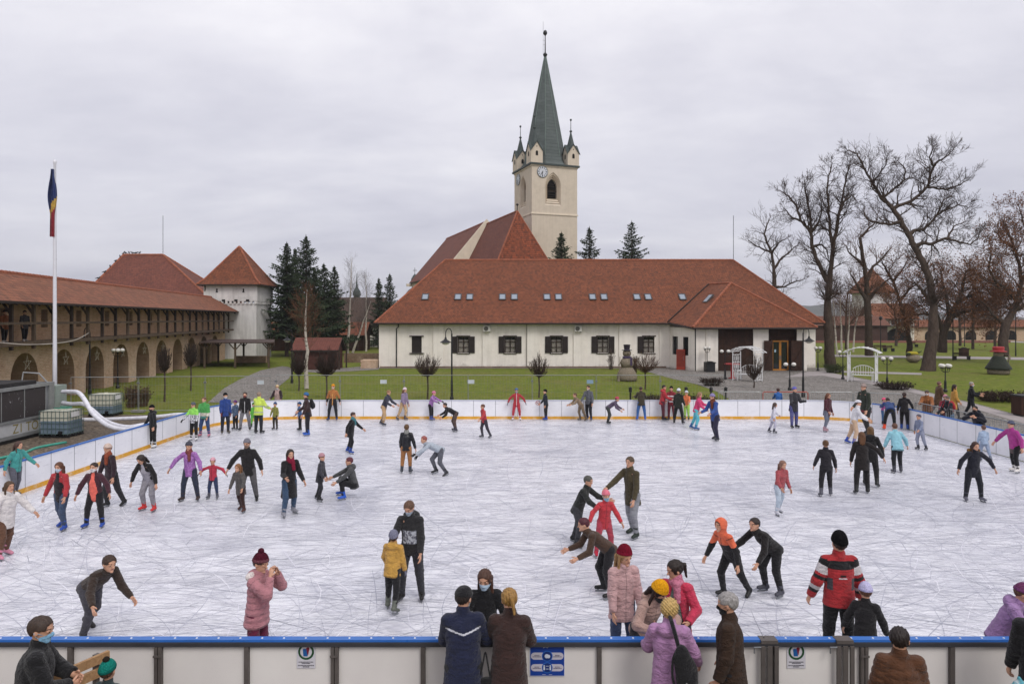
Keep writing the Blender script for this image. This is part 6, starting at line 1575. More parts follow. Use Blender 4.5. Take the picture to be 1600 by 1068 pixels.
def surf(fn, lo, hi, vox):
    """naive surface nets, fine samples only near the surface"""
    lo = np.asarray(lo, np.float32); n4 = np.maximum(2, np.ceil((np.asarray(hi) - lo) / (vox * 4)).astype(int) + 1)
    g = lambda n, st: np.stack(np.meshgrid(*[lo[i] + st * np.arange(n[i], dtype=np.float32) for i in range(3)], indexing='ij'), -1).reshape(-1, 3).astype(np.float32)
    s4 = vox * 4
    dc = fn(g(n4, s4) + vox * 1.5).reshape(n4)
    up = dc.repeat(4, 0).repeat(4, 1).repeat(4, 2); n = up.shape
    m = (np.abs(up) < s4 * 1.6 + .012).ravel()
    v = up.ravel().astype(np.float32).copy(); pts = g(n, vox)
    v[m] = fn(pts[m]); v = v.reshape(n)
    v[0] = v[-1] = 1; v[:, 0] = v[:, -1] = 1; v[:, :, 0] = v[:, :, -1] = 1
    v[v == 0] = 1e-6
    ins = v < 0
    c8 = [ins[i:n[0] - 1 + i, j:n[1] - 1 + j, k:n[2] - 1 + k] for i in (0, 1) for j in (0, 1) for k in (0, 1)]
    cnt = sum(c.astype(np.int8) for c in c8); act = (cnt > 0) & (cnt < 8)
    I = np.argwhere(act); 
    if len(I) == 0: return np.zeros((0, 3), np.float32), np.zeros((0, 4), np.int32)
    val = np.stack([v[I[:, 0] + int(c[0]), I[:, 1] + int(c[1]), I[:, 2] + int(c[2])] for c in _CO], 1)
    acc = np.zeros((len(I), 3), np.float32); num = np.zeros(len(I), np.float32)
    for a, b in _ED:
        x = (val[:, a] < 0) != (val[:, b] < 0)
        t = np.where(x, val[:, a] / np.where(x, val[:, a] - val[:, b], 1), 0)
        acc += np.where(x[:, None], _CO[a] + t[:, None] * (_CO[b] - _CO[a]), 0); num += x
    co = lo + (I + acc / num[:, None]) * vox
    idx = np.full(act.shape, -1, np.int32); idx[tuple(I.T)] = np.arange(len(I))
    Q = []
    for ax_ in range(3):
        sl0 = [slice(1, None)] * 3; sl1 = [slice(1, None)] * 3
        b_, c_ = (ax_ + 1) % 3, (ax_ + 2) % 3
        a0 = [slice(None)] * 3; a1 = [slice(None)] * 3; a0[ax_] = slice(0, -1); a1[ax_] = slice(1, None)
        e = ins[tuple(a0)] != ins[tuple(a1)]
        E = np.argwhere(e); E = E[(E[:, b_] > 0) & (E[:, c_] > 0) & (E[:, b_] < n[b_] - 1) & (E[:, c_] < n[c_] - 1)]
        def cell(db, dc_):
            X = E.copy(); X[:, b_] -= db; X[:, c_] -= dc_; return idx[tuple(X.T)]
        q = np.stack([cell(1, 1), cell(0, 1), cell(0, 0), cell(1, 0)], 1); f = ~ins[tuple(E.T)]
        q[f] = q[f][:, ::-1]; Q.append(q)
    Q = np.concatenate(Q); return co, Q[(Q >= 0).all(1)]
def np_obj(name, co, Q, mats, parent, midx=None, extra=None):
    me = bpy.data.meshes.new(name); nv, nf = len(co), len(Q)
    ev, ef, em = extra if extra else ([], [], [])
    if extra:
        verts = [tuple(c) for c in co.tolist()] + ev
        faces = Q.tolist() + [tuple(i + nv for i in f) for f in ef]
        me.from_pydata(verts, [], faces)
    else:
        me.vertices.add(nv); me.vertices.foreach_set('co', co.astype(np.float32).ravel())
        me.loops.add(nf * 4); me.loops.foreach_set('vertex_index', Q.astype(np.int32).ravel())
        me.polygons.add(nf); me.polygons.foreach_set('loop_start', np.arange(nf, dtype=np.int32) * 4)
    for mt in mats: me.materials.append(mt)
    nft = len(me.polygons); me.polygons.foreach_set('use_smooth', np.ones(nft, bool))
    mi = np.zeros(nft, np.int32)
    if midx is not None: mi[:nf] = midx
    if extra: mi[nf:] = em
    me.polygons.foreach_set('material_index', mi)
    me.update(calc_edges=True); me.validate()
    o = bpy.data.objects.new(name, me); COL.objects.link(o); o.parent = parent; return o
def Rx(a): c, s = math.cos(a), math.sin(a); return np.array([[1, 0, 0], [0, c, -s], [0, s, c]], np.float32)
def Rz(a): c, s = math.cos(a), math.sin(a); return np.array([[c, -s, 0], [s, c, 0], [0, 0, 1]], np.float32)
def Ry(a): c, s = math.cos(a), math.sin(a); return np.array([[c, 0, s], [0, 1, 0], [-s, 0, c]], np.float32)
def limb_dir(s, ab, fl):
    a, f = R(ab), R(fl); return V3(s * math.sin(a), -math.sin(f) * math.cos(a), -math.cos(f) * math.cos(a))
def as_mat(c, fn=cloth): return fn(c) if isinstance(c, str) else c

def person(lab, at, H, yaw=0, lean=6, tilt=0, head=(0, 0), arms=((12, 4, 14), (12, 4, 14)), legs=((3, 4, 5), (3, 4, 5)),
           top='#333333', hem=.06, bulk=1.0, puff=False, hood=None, stripes=(), fn=None, fmats=(), opened=None, sleeve=None,
           bot='#22242a', bbulk=1.0, feet='#1a1a1c', skates=True, hair=('short', '#3a2a20'), hat=None, mask=None, scarf=None, glove=None,
           sk='#c99a80', group='skaters on the ice', sit=False, vox=None, shirt=None, collar=True, lift=0.0, curl=20, skirt=None, grip=False, fur=None):
    at = Vector((at[0], at[1], lift)); Y = at.y
    if vox is None: vox = min(.021, max(.0095, Y / 688 * .62))
    root = empty('person', at, R(yaw)); tag(root, lab, 'person', group)
    hh = (.101 + .076 * H) * (1.07 if Y < 10.5 else 1.0); B = 1 + (bulk - 1) * .72
    jr = random.Random(lab); jx = lambda s_: jr.uniform(-s_, s_)
    if not isinstance(arms[0], dict): arms = tuple((max(2, a[0] + jx(4)), a[1] + jx(6), max(4, a[2] + jx(8))) for a in arms)
    legs = tuple((l_[0] + jx(3), l_[1] + jx(1.5), l_[2]) for l_ in legs); head = (head[0] + jx(5), head[1] + jx(14)); lean += jx(1.5)
    pel = V3(0, 0, 0); u = (Ry(R(tilt)) @ Rx(R(lean))) @ V3(0, 0, 1); lat = Ry(R(tilt)) @ V3(1, 0, 0); bk = np.cross(u, lat)  # back axis
    bk = nrm(np.cross(lat, u)) * -1; fwd = nrm(np.cross(u, lat)) * -1
    if fwd[1] > 0: fwd = -fwd
    bk = -fwd
    J = {}
    sole = []; ank_drop = .042 * H
    for s, (f, o_, k) in zip((-1, 1), legs):
        hip = pel + lat * (s * .052 * H); d1 = limb_dir(s, o_, f); kn = hip + d1 * (.237 * H); d2 = limb_dir(s, o_ * .5, f - k); an = kn + d2 * (.225 * H)
        J[s] = [hip, kn, an]; sole.append(an[2] - ank_drop - (.05 if skates else 0))
    low = min(sole)
    if sit: low = min(low, -.085 * H * 1.05)
    sh = V3(0, 0, -low); pel = pel + sh
    for s in (-1, 1): J[s] = [q + sh for q in J[s]]
    chest = pel + u * (.20 * H); nb = pel + u * (.318 * H)
    hp_ = R(lean * .55 + head[0]); HR = Ry(R(tilt * .6)) @ Rz(R(head[1])) @ Rx(hp_); hu = HR @ V3(0, 0, 1); hf = HR @ V3(0, -1, 0); hl = HR @ V3(-1, 0, 0)
    hc = nb + nrm(u * .5 + hu * .5) * (.03 * H + hh * .47); HM = np.stack([hl, hf, hu], 1)
    Qh = lambda p: ((p - hc) @ HM) / hh
    hw = lambda x, y, z: hc + (HM @ V3(x, y, z)) * hh
    A = {}
    for s, a in zip((-1, 1), arms):
        shd = pel + u * (.281 * H) + lat * (s * .094 * H * (.8 + .2 * B)); L1, L2 = .168 * H, .150 * H
        if isinstance(a, dict):
            tg = V3(*a['to']); pole = V3(*a.get('pole', (s * .6, .2, -1))); dv_ = tg - shd; D = float(np.linalg.norm(dv_)); D = min(D, (L1 + L2) * .995); dn = nrm(dv_)
            x_ = (L1 * L1 - L2 * L2 + D * D) / (2 * D); hgt = math.sqrt(max(0, L1 * L1 - x_ * x_)); pp = nrm(pole - dn * float(pole @ dn)); el = shd + dn * x_ + pp * hgt; wr = shd + dn * D
        else:
            ab, fl, eb = a; el = shd + limb_dir(s, ab, fl) * L1; wr = el + limb_dir(s, ab * .55, fl + eb) * L2
        A[s] = [shd, el, wr]
    allp = np.array([pel, chest, nb, hc] + sum(J.values(), []) + sum(A.values(), []))
    pad = .16 * H * max(1, B) + .05; lo, hi = allp.min(0) - pad, allp.max(0) + pad; lo[2] = max(lo[2], -.01) ; hi[2] = max(hi[2], hc[2] + hh * .85)
    # ---------------- body with head, face and palms
    hands = {}
    for s in (-1, 1):
        w_ = A[s][2]; f_ = nrm(A[s][2] - A[s][1]); n_ = V3(-s, 0, 0); n_ = nrm(n_ - f_ * float(n_ @ f_)) if abs(f_[0]) < .9 else nrm(V3(0, 0, -1) - f_ * float(f_[2] * -1)); t_ = nrm(np.cross(f_, n_)); 
        if t_[1] > 0: t_ = -t_
        hands[s] = (w_, f_, n_, t_)
    def face(q):
        cran = ell(q, V3(0, -.05, .11), (.345, .43, .395)); jaw = ell(q, V3(0, .09, -.20), (.255, .275, .285)); d = smin(cran, jaw, .12)
        d = smin(d, cap(q, V3(0, .36, .05), V3(0, .455, -.10), .03, .055), .05); d = smin(d, cap(q, V3(-.13, .35, .115), V3(.13, .35, .115), .04, .04), .05)
        d = smin(d, ell(q, V3(0, .315, -.40), (.10, .085, .07)), .06)
        for s in (-1, 1):
            d = smax(d, -ell(q, V3(s * .145, .455, .035), (.08, .065, .055)), .04)
            d = smin(d, ell(q, V3(s * .145, .335, .03), (.07, .06, .055)), .02)
            d = smin(d, ell(q, V3(s * .35, -.03, -.02), (.035, .09, .13)), .025)
        d = smin(d, ell(q, V3(0, .325, -.235), (.10, .06, .035)), .03)
        return d
    def body(p):
        d = face(Qh(p)) * hh
        d = smin(d, cap(p, nb - u * .02 * H, hc - HM @ V3(0, .04, .1) * hh, .034 * H, .031 * H), .02)
        d = smin(d, cap(p, pel, chest, .078 * H, .082 * H, (fwd, .68)), .03); d = smin(d, cap(p, A[-1][0], A[1][0], .036 * H, .036 * H), .035)
        for s in (-1, 1):
            h_, k_, a_ = J[s]; d = smin(d, cap(p, h_, k_, .050 * H, .036 * H), .03); d = smin(d, cap(p, k_, a_, .036 * H, .022 * H), .015)
            x, e, w = A[s]; d = smin(d, cap(p, x, e, .030 * H, .024 * H), .02); d = smin(d, cap(p, e, w, .025 * H, .0165 * H), .012)
            w_, f_, n_, t_ = hands[s]; d = smin(d, cap(p, w_ + f_ * (.012 * H), w_ + f_ * (.046 * H), .019 * H, .022 * H, (n_, .5)), .012)
        return d
    co, Q = surf(body, lo, hi, vox)
    cen = co[Q].mean(1); q = Qh(cen); mi = np.zeros(len(Q), np.int32)
    eye = ((np.abs(np.abs(q[:, 0]) - .145) < .042) & (np.abs(q[:, 2] - .035) < .022) & (q[:, 1] > .27)); mi[eye] = 1
    brow = ((np.abs(np.abs(q[:, 0]) - .15) < .085) & (np.abs(q[:, 2] - .135) < .018) & (q[:, 1] > .25)); mi[brow] = 3
    lip = (np.abs(q[:, 0]) < .095) & (np.abs(q[:, 2] + .235) < .03) & (q[:, 1] > .28); mi[lip] = 2
    for s in (-1, 1):
        w_, f_, n_, t_ = hands[s]; far_ = ((cen - w_) @ f_ > -.005) & (np.linalg.norm(cen - w_, axis=1) < .11 * H); mi[far_] = 4
    fb = MB()
    for s in (-1, 1):
        w_, f_, n_, t_ = [Vector(x.tolist()) for x in hands[s]]
        for i, ln in enumerate((.040, .046, .043, .033)):
            p = w_ + f_ * (.056 * H) + t_ * ((.0185 - .0122 * i) * H); d = (f_ + t_ * (.10 - .07 * i)).normalized(); pts = [p - f_ * .02 * H, p]; cu = R((55 if grip else curl) + 5 * i)
            for k in range(3): d = (d * math.cos(cu) + n_ * math.sin(cu)).normalized() if k else (d * math.cos(cu * .6) + n_ * math.sin(cu * .6)).normalized(); p = p + d * (ln * H * (.42, .33, .25)[k]); pts.append(p)
            fb.tube(pts, [.0062 * H, .0062 * H, .0056 * H, .005 * H, .0036 * H], 6, 4)
        p = w_ + f_ * (.016 * H) + t_ * (.018 * H); d = (f_ * .7 + t_ * .62 + n_ * .25).normalized(); p2 = p + d * .026 * H; d2 = (f_ * .9 + t_ * .2 + n_ * .4).normalized()
        fb.tube([p - d * .012 * H, p, p2, p2 + d2 * .022 * H], [.0085 * H, .0075 * H, .0065 * H, .004 * H], 6, 4)
    hm = hairm(hair[1]) if hair else hairm('#3a2a20')
    np_obj('body', co, Q, [skin(sk), paint('#1d1512', .25), paint('#9a5f55', .5), hm, (cloth(glove) if glove else skin(sk))], root, mi, (fb.v, fb.f, fb.m))
    # ---------------- trousers
    bb = bbulk
    def trou(p):
        d = cap(p, pel - u * .005 * H, pel + u * (.075 * H), .083 * H * bb, .080 * H * bb, (fwd, .76))
        for s in (-1, 1):
            h_, k_, a_ = J[s]; d = smin(d, cap(p, h_, k_, .062 * H * bb, .044 * H * bb), .025); d = smin(d, cap(p, k_, a_ + (k_ - a_) * .06, .045 * H * bb, .033 * H * bb), .02)
        return d + (.0035 * np.sin(p[:, 2] * 62 + p[:, 0] * 31) * np.sin(p[:, 1] * 40 + p[:, 2] * 23) if vox < .016 else 0)
    co, Q = surf(trou, lo, hi, vox * 1.1); np_obj('trousers', co, Q, [as_mat(bot)], root)
    # ---------------- jacket or coat
    hemp = pel - u * (hem * H); down = nrm(V3(0, 0, -1) * .5 - u * .5) if hem > .12 else -u
    hemp = pel + down * (hem * H); fl = 1 + max(0, hem - .08) * 1.1
    def tops(p, off=0.0, sleeves=True):
        d = cap(p, hemp - down * .02, pel + u * .03 * H, .104 * H * B * fl, .096 * H * B, (fwd, .78)); d = smin(d, cap(p, pel + u * .03 * H, chest, .092 * H * B, .093 * H * B, (fwd, .76)), .03)
        d = smin(d, cap(p, chest, pel + u * .262 * H, .093 * H * B, .064 * H * B, (fwd, .72)), .03)
        if puff: d = d - .019 * np.sqrt(np.abs(np.sin(((p - pel) @ u) * (math.pi / .085)))) + .011
        d = smax(d, (p - hemp) @ down, .012)
        for s in (-1, 1):
            x, e, w = A[s]; d = smin(d, cap(p, nb - u * .014 * H, x - u * .002 * H, .036 * H, .034 * H * B), .028)
            if sleeves:
                a1 = cap(p, x, e, .039 * H * B, .037 * H * B)
                if puff: a1 = a1 - .015 * np.sqrt(np.abs(np.sin(((p - x) @ nrm(e - x)) * (math.pi / .08)))) + .008
                d = smin(d, a1, .026); a2 = cap(p, e, w, .038 * H * B, .028 * H * B)
                a2 = smax(a2, (p - (w - nrm(w - e) * .006)) @ nrm(w - e), .008); d = smin(d, a2, .018)
        if collar: d = smin(d, cap(p, nb - u * .012 * H, nb + u * .022 * H, .046 * H, .046 * H), .012)
        if hood == 'down': d = smin(d, ell((p - (nb + bk * .055 * H - u * .012 * H)) @ np.stack([lat, bk, u], 1), V3(0, 0, 0), (.085 * H, .05 * H, .052 * H)), .02)
        if hood == 'up':
            q_ = Qh(p); h1 = ell(q_, V3(0, -.08, .08), (.47, .54, .56)); h1 = smax(h1, -ell(q_, V3(0, .5, .0), (.33, .45, .40)), .06); d = smin(d, smin(h1 * hh, cap(p, nb, hc - HM @ V3(0, .1, .2) * hh, .055 * H, .05 * H), .03), .02)
            d = smax(d, -ell(q_, V3(0, .42, .0), (.30, .42, .38)) * hh, .02)
        if vox < .016 and not puff:
            d = d + .0028 * np.sin(p[:, 2] * 75 + p[:, 0] * 37 + np.sin(p[:, 1] * 31 + p[:, 0] * 17) * 2.4) * np.sin(p[:, 0] * 23 - p[:, 2] * 29 + 1.3) 
        return d - off
    if opened:
        def jk(p):
            r_ = p - chest; x_ = np.abs(r_ @ lat); y_ = r_ @ fwd; w_ = .035 * H + .045 * H * np.clip(((chest - p) @ u) / (.25 * H), -.3, 1)
            wedge = np.maximum(x_ - w_, .02 * H - y_); return smax(tops(p), -wedge, .012)
        def stt(p):
            d = cap(p, pel - u * .05 * H, pel + u * .19 * H, .0895 * H, .092 * H, (fwd, .80)); d = smin(d, cap(p, pel + u * .19 * H, pel + u * .27 * H, .092 * H, .06 * H, (fwd, .78)), .03); return smin(d, cap(p, nb - u * .03 * H, nb + u * .005 * H, .043 * H, .036 * H), .03)
        co, Q = surf(stt, lo, hi, vox * 1.1); np_obj('shirt', co, Q, [as_mat(opened)], root)
    else: jk = tops
    co, Q = surf(jk, lo, hi, vox); mats = [as_mat(top)]; cen = co[Q].mean(1); mi = np.zeros(len(Q), np.int32)
    tz = ((cen - pel) @ u) / H
    if sleeve:
        mats.append(as_mat(sleeve)); dm = np.full(len(Q), 9.0)
        for s in (-1, 1):
            x, e, w = A[s]; dm = np.minimum(dm, np.minimum(cap(cen, x + (e - x) * .12, e, .048 * H * B, .042 * H * B), cap(cen, e, w, .042 * H * B, .033 * H * B)))
        dt = np.minimum(cap(cen, hemp, chest, .096 * H * B, .093 * H * B, (fwd, .76)), cap(cen, chest, pel + u * .27 * H, .094 * H * B, .07 * H * B, (fwd, .72))); mi[dm < dt] = 1
    for (a, b, c) in stripes: mats.append(as_mat(c)); mi[(tz > a) & (tz < b)] = len(mats) - 1
    if vox < .014 and isinstance(top, str):
        mats.append(cloth(tuple(x * .6 for x in C3(top)[:3]))); sm_i = len(mats) - 1
        for s in (-1, 1):
            x, e, w = A[s]; dr = nrm(e - x); t_ = (cen - x) @ dr; rr_ = np.linalg.norm(cen - x - np.outer(t_, dr), axis=1); mi[(np.abs(t_ - .012 * H) < vox * .5) & (rr_ < .055 * H * B)] = sm_i
        mi[(np.abs(tz - .222) < vox * .32 / H) & (np.abs((cen - pel) @ lat) < .08 * H) & ((cen - pel) @ fwd < 0)] = sm_i
    if fn:
        base = len(mats); mats += [as_mat(c) for c in fmats]
        loc = np.stack([(cen - pel) @ lat / H, (cen - pel) @ fwd / H, tz], 1); f_ = fn(loc, cen, A, H); mi[f_ >= 0] = base + f_[f_ >= 0]
    if not fn and isinstance(top, str) and vox < .0215:
        tl = np.stack([(cen - pel) @ lat / H, (cen - pel) @ fwd / H], 1); mats.append(cloth(tuple(x * .55 for x in C3(top)[:3]))); tr_ = len(mats) - 1; hb = -hem + .022
        if jr.random() < .7 and not opened: mi[(np.abs(tl[:, 0]) < max(.004, vox * .42 / H)) & (tl[:, 1] > .02) & (tz < .30)] = tr_
        if jr.random() < .6: mi[(tz < hb) & (np.abs(tl[:, 0]) < .13)] = tr_
        if jr.random() < .55:
            for s in (-1, 1): mi[(np.linalg.norm(cen - A[s][2], axis=1) < .026 * H)] = tr_
        if jr.random() < .6: mi[(np.abs(np.abs(tl[:, 0]) - .055) < .02) & (np.abs(tz - .015) < .004 + vox * .15) & (tl[:, 1] > .02)] = tr_
    np_obj('coat' if hem > .14 else 'jacket', co, Q, mats, root, mi)
    if skirt:
        def sk_(p): return smax(cap(p, pel + u * .06 * H, pel - u * .13 * H, .082 * H, .125 * H, (fwd, .82)), (p - (pel - u * .14 * H)) @ -u, .01)
        co, Q = surf(sk_, lo, hi, vox * 1.1); np_obj('skirt', co, Q, [as_mat(skirt)], root)
    if fur:
        co, Q = surf(lambda p: np.maximum(cap(p, nb + bk * .05 * H + lat * .07 * H, nb + bk * .05 * H - lat * .07 * H, .034 * H, .034 * H), -9) + .004 * np.sin(p[:, 0] * 190) * np.sin(p[:, 2] * 170), lo, hi, vox); np_obj('fur_trim', co, Q, [as_mat(fur, knit)], root)
    # ---------------- feet
    for s in (-1, 1):
        k_, a_ = J[s][1], J[s][2]; sd2 = nrm(a_ - k_); yw = V3(s * .22, -1, 0); yw = nrm(yw); f = nrm(yw - sd2 * float(yw @ sd2)) if abs(sd2[2]) < .94 else nrm(yw)
        dn = nrm(sd2 - f * float(sd2 @ f)); heel = a_ + dn * (.022 * H) - f * (.018 * H); toe = a_ + dn * (.026 * H) + f * (.088 * H)
        def boot(p):
            d = cap(p, heel, toe, .027 * H + .004, .020 * H + .004); d = smin(d, cap(p, a_ - sd2 * (.075 * H if skates else .02 * H), heel + f * .012 * H, .034 * H + (.004 if skates else 0), .028 * H + .004), .02)
            return smax(d, (p - (a_ + dn * (.042 * H))) @ dn, .006)
        l2 = np.minimum(np.minimum(heel, toe), a_) - .16; h2 = np.maximum(np.maximum(heel, toe), a_ - sd2 * .1 * H) + .12
        co, Q = surf(boot, l2, h2, max(.008, vox * .8)); b_ = np_obj('skate' if skates else 'shoe', co, Q, [as_mat(feet, paint)], root)
        if skates:
            m = MB(); c_ = Vector((a_ + dn * (.042 * H)).tolist()); f_, d_ = Vector(f.tolist()), Vector(dn.tolist())
            m.beam(c_ - f_ * .035 * H + d_ * .034, c_ + f_ * .10 * H + d_ * .034, .006, .03, up=tuple(-d_))
            for o_ in (-.022, .07): m.beam(c_ + f_ * o_ * H - d_ * .004, c_ + f_ * o_ * H + d_ * .026, .018, .03)
            m.build('blade', M_steel, b_, uv=False)
    # ---------------- hair, hat, mask, scarf
    ho = lambda p, g: ell(Qh(p), V3(0, -.055, .115), (.345 + g, .43 + g, .395 + g)) * hh
    hl_lo, hl_hi = hc - hh * 1.15, hc + hh * 1.15; vh = max(.007, vox * .75)
    if hair and hair[0] != 'bald':
        kind = hair[0]; long_ = kind in ('long', 'pony')
        def hairf(p):
            q_ = Qh(p); g = .07 if kind == 'curly' else .038
            d = ell(q_, V3(0, -.055, .115), (.345 + g, .43 + g, .395 + g)); fc = ell(q_, V3(0, .47, -.12), (.335 if long_ else .35, .47, .45 if kind != 'curly' else .40)); d = smax(d, -fc, .04); d = smax(d, -.30 - q_[:, 2] if not long_ else -.5 - q_[:, 2], .06)
            if kind in ('short', 'curly'): d = smax(d, (.08 - q_[:, 2]) - 1.5 * np.maximum(0, -q_[:, 1] - .04), .04)
            if kind == 'long':
                for s in (-1, 1): d = smin(d, cap(q_, V3(s * .31, -.10, .12), V3(s * .37, .04, -.85), .10, .085), .06)
                d = smin(d, cap(q_, V3(0, -.36, .1), V3(0, -.50, -.95), .2, .14, (V3(0, 1, 0), .6)), .1); 
                d = np.minimum(d, cap(q_, V3(-.24, -.40, -.1), V3(-.2, -.50, -.9), .13, .09)); d = np.minimum(d, cap(q_, V3(.24, -.40, -.1), V3(.2, -.50, -.9), .13, .09))
            if kind == 'pony': d = smin(d, cap(q_, V3(0, -.42, .22), V3(0, -.60, .08), .09, .12), .05); d = smin(d, cap(q_, V3(0, -.60, .08), V3(.03, -.60, -.62), .125, .05), .05)
            if kind == 'bun': d = smin(d, ell(q_, V3(0, -.42, .38), (.16, .16, .15)), .03)
            amp = .04 if kind == 'curly' else (.02 if Y < 10.5 else .018)
            fr = 34 if kind == 'curly' else 46
            d = d + amp * np.sin(q_[:, 0] * fr + q_[:, 2] * 9) * np.sin(q_[:, 2] * (fr if kind == 'curly' else 7) + q_[:, 1] * 13)
            if hat: d = smax(d, -(ell(q_, V3(0, -.07, .50), (.6, .7, .33))), .02) if hat[0] != 'hood' else d
            return d * hh
        co, Q = surf(hairf, hl_lo - (hh * .3 if long_ else 0), hl_hi, vh); np_obj('hair', co, Q, [hm], root)
    if hat and hat[0] == 'beanie':
        tall = hat[3] if len(hat) > 3 else .05
        def bean(p):
            q_ = Qh(p); d = ell(q_, V3(0, -.055, .13 + tall * .5), (.40, .48, .45 + tall)); d = smax(d, .14 - q_[:, 2] - .18 * np.maximum(0, -q_[:, 1]) * -1 - .10 * q_[:, 1] + (0), .03) if False else smax(d, (.155 + .22 * q_[:, 1]) - q_[:, 2], .03)
            cf = smax(ell(q_, V3(0, -.055, .13), (.425, .505, .46)), np.abs(q_[:, 2] - (.235 + .22 * q_[:, 1])) - .085, .02); return smin(d, cf, .015) * hh + (.0018 * np.sin(np.arctan2(q_[:, 0], q_[:, 1] + .05) * 40) if vox < .016 else 0)
        co, Q = surf(bean, hl_lo, hl_hi, vh); cen = co[Q].mean(1); q_ = Qh(cen); mi = (np.abs(q_[:, 2] - (.235 + .22 * q_[:, 1])) < .09).astype(np.int32)
        ht = np_obj('hat', co, Q, [as_mat(hat[1], knit), as_mat(hat[2] or hat[1], knit)], root, mi)
        if len(hat) > 4 and hat[4]:
            co, Q = surf(lambda p: (ell(Qh(p), V3(0, -.16, .70), (.17, .17, .16)) + .02 * np.sin(p[:, 0] * 210) * np.sin(p[:, 2] * 190)) * hh, hl_lo, hl_hi + hh * .3, vh); np_obj('pompom', co, Q, [as_mat(hat[4], knit)], ht)
    elif hat and hat[0] in ('cap', 'helmet'):
        def capf(p):
            q_ = Qh(p); g = .07 if hat[0] == 'cap' else .11
            d = ell(q_, V3(0, -.055, .13), (.345 + g, .43 + g, .395 + g * .8)); d = smax(d, (.16 + .12 * q_[:, 1]) - q_[:, 2], .03)
            if hat[0] == 'cap': d = smin(d, ell(q_, V3(0, .44, .215), (.25, .22, .03)), .03)
            return d * hh
        co, Q = surf(capf, hl_lo, hl_hi, vh); np_obj('hat' if hat[0] == 'cap' else 'helmet', co, Q, [as_mat(hat[1])], root)
    if mask:
        def mk(p):
            q_ = Qh(p); d = smin(ell(q_, V3(0, .09, -.20), (.275, .31, .30)), cap(q_, V3(0, .36, .0), V3(0, .44, -.12), .06, .075), .12)
            d = smin(d, ell(q_, V3(0, .3, -.38), (.14, .11, .1)), .08)
            return smax(smax(d, q_[:, 2] + .075 - .07 * (q_[:, 1] > .4), .02), .06 - q_[:, 1], .03) * hh
        co, Q = surf(mk, hl_lo, hl_hi, vh); mo = np_obj('mask', co, Q, [as_mat(mask)], root)
        m = MB()
        for s in (-1, 1): m.tube([Vector(hw(s * .25, .2, -.08).tolist()), Vector(hw(s * .355, .03, -.0).tolist()), Vector(hw(s * .375, -.09, .02).tolist())], .003, 4); m.tube([Vector(hw(s * .25, .16, -.3).tolist()), Vector(hw(s * .36, .0, -.12).tolist()), Vector(hw(s * .375, -.09, .0).tolist())], .003, 4)
        m.build('ear_loop', as_mat(mask), mo, uv=False)
    if scarf:
        co, Q = surf(lambda p: smin(cap(p, nb + u * .004 * H, nb + u * .035 * H, .062 * H, .052 * H, (fwd, .9)), cap(p, nb + fwd * .05 * H + lat * .02 * H, chest + fwd * .075 * H + lat * .03 * H, .03 * H, .026 * H), .02) + .003 * np.sin(p[:, 2] * 80), lo, hi, vox); np_obj('scarf', co, Q, [as_mat(scarf, knit)], root)
    return dict(root=root, pel=pel, nb=nb, u=u, bk=bk, lat=lat, hc=hc, A=A, H=H, chest=chest)
def pt(pd, v): return pd['root'].matrix_basis @ Vector([float(x) for x in v])
def backpack(pd, c, lab, sc=1.0):
    H = pd['H']; u, bk, lat = pd['u'], pd['bk'], pd['lat']; c0 = pd['chest'] + bk * (.115 * H) + u * (.0 * H)
    t = tag(empty('backpack', pt(pd, c0), pd['root'].rotation_euler.z), lab, 'backpack')
    R3 = np.stack([lat, bk, u], 1)
    def f(p):
        q = (p @ R3) / (H * sc); d = smin(ell(q, V3(0, 0, 0), (.085, .05, .13)), ell(q, V3(0, .04, -.04), (.06, .035, .07)), .02); return d * H * sc
    co, Q = surf(f, V3(-.25, -.25, -.3) * H * .8, V3(.25, .25, .3) * H * .8, .012); np_obj('bag', co, Q, [as_mat(c)], t)
    m = MB()
    for s in (-1, 1):
        pts = [pd['chest'] + lat * s * .05 * H + bk * .085 * H + u * .1 * H, pd['A'][s][0] * .7 + pd['nb'] * .3 + u * .045 * H, pd['chest'] + lat * s * .075 * H - bk * .085 * H + u * .02 * H, pd['chest'] + lat * s * .085 * H + bk * .05 * H - u * .1 * H]
        m.tube([Vector((x - c0).tolist()) for x in pts], .014, 5)
    m.build('strap', as_mat(c), t, uv=False); return t
# ------------------------------------------------------------------ people
def g_(x, y):
    p = G(x, y); Y = min(p.y, 32.62); return ((x - CX) * Y / F, Y)
def ht(x, y0, y1, sk=.05): return (y1 - y0) * G(x, y1).y / F - sk
SK = 'skaters on the ice'; SPE = 'spectators around the rink'; WA = 'walkers outside the rink'
STAND = ((4, 3, 4), (4, 4, 6)); GLIDE = ((14, 5, 26), (-10, 8, 12)); GLIDR = ((-12, 8, 12), (14, 5, 26)); WIDE = ((6, 11, 10), (6, 11, 10)); KNEE = ((22, 5, 38), (10, 7, 24))
DOWN = ((9, 10, 34), (9, 0, 22)); OUT = ((40, 5, 25), (40, 5, 25)); SWING = ((24, -18, 18), (22, 30, 25)); FWD = ((9, 26, 40), (10, 34, 34))
blue_s, wht_s, blk_s = '#2a4a9e', '#d4d4d4', '#1b1b1d'
def sk8(lab, x, y0, y1, **k):
    H = k.pop('H', None) or ht(x, y0, y1); return person(lab, g_(x, y1), H, **k)
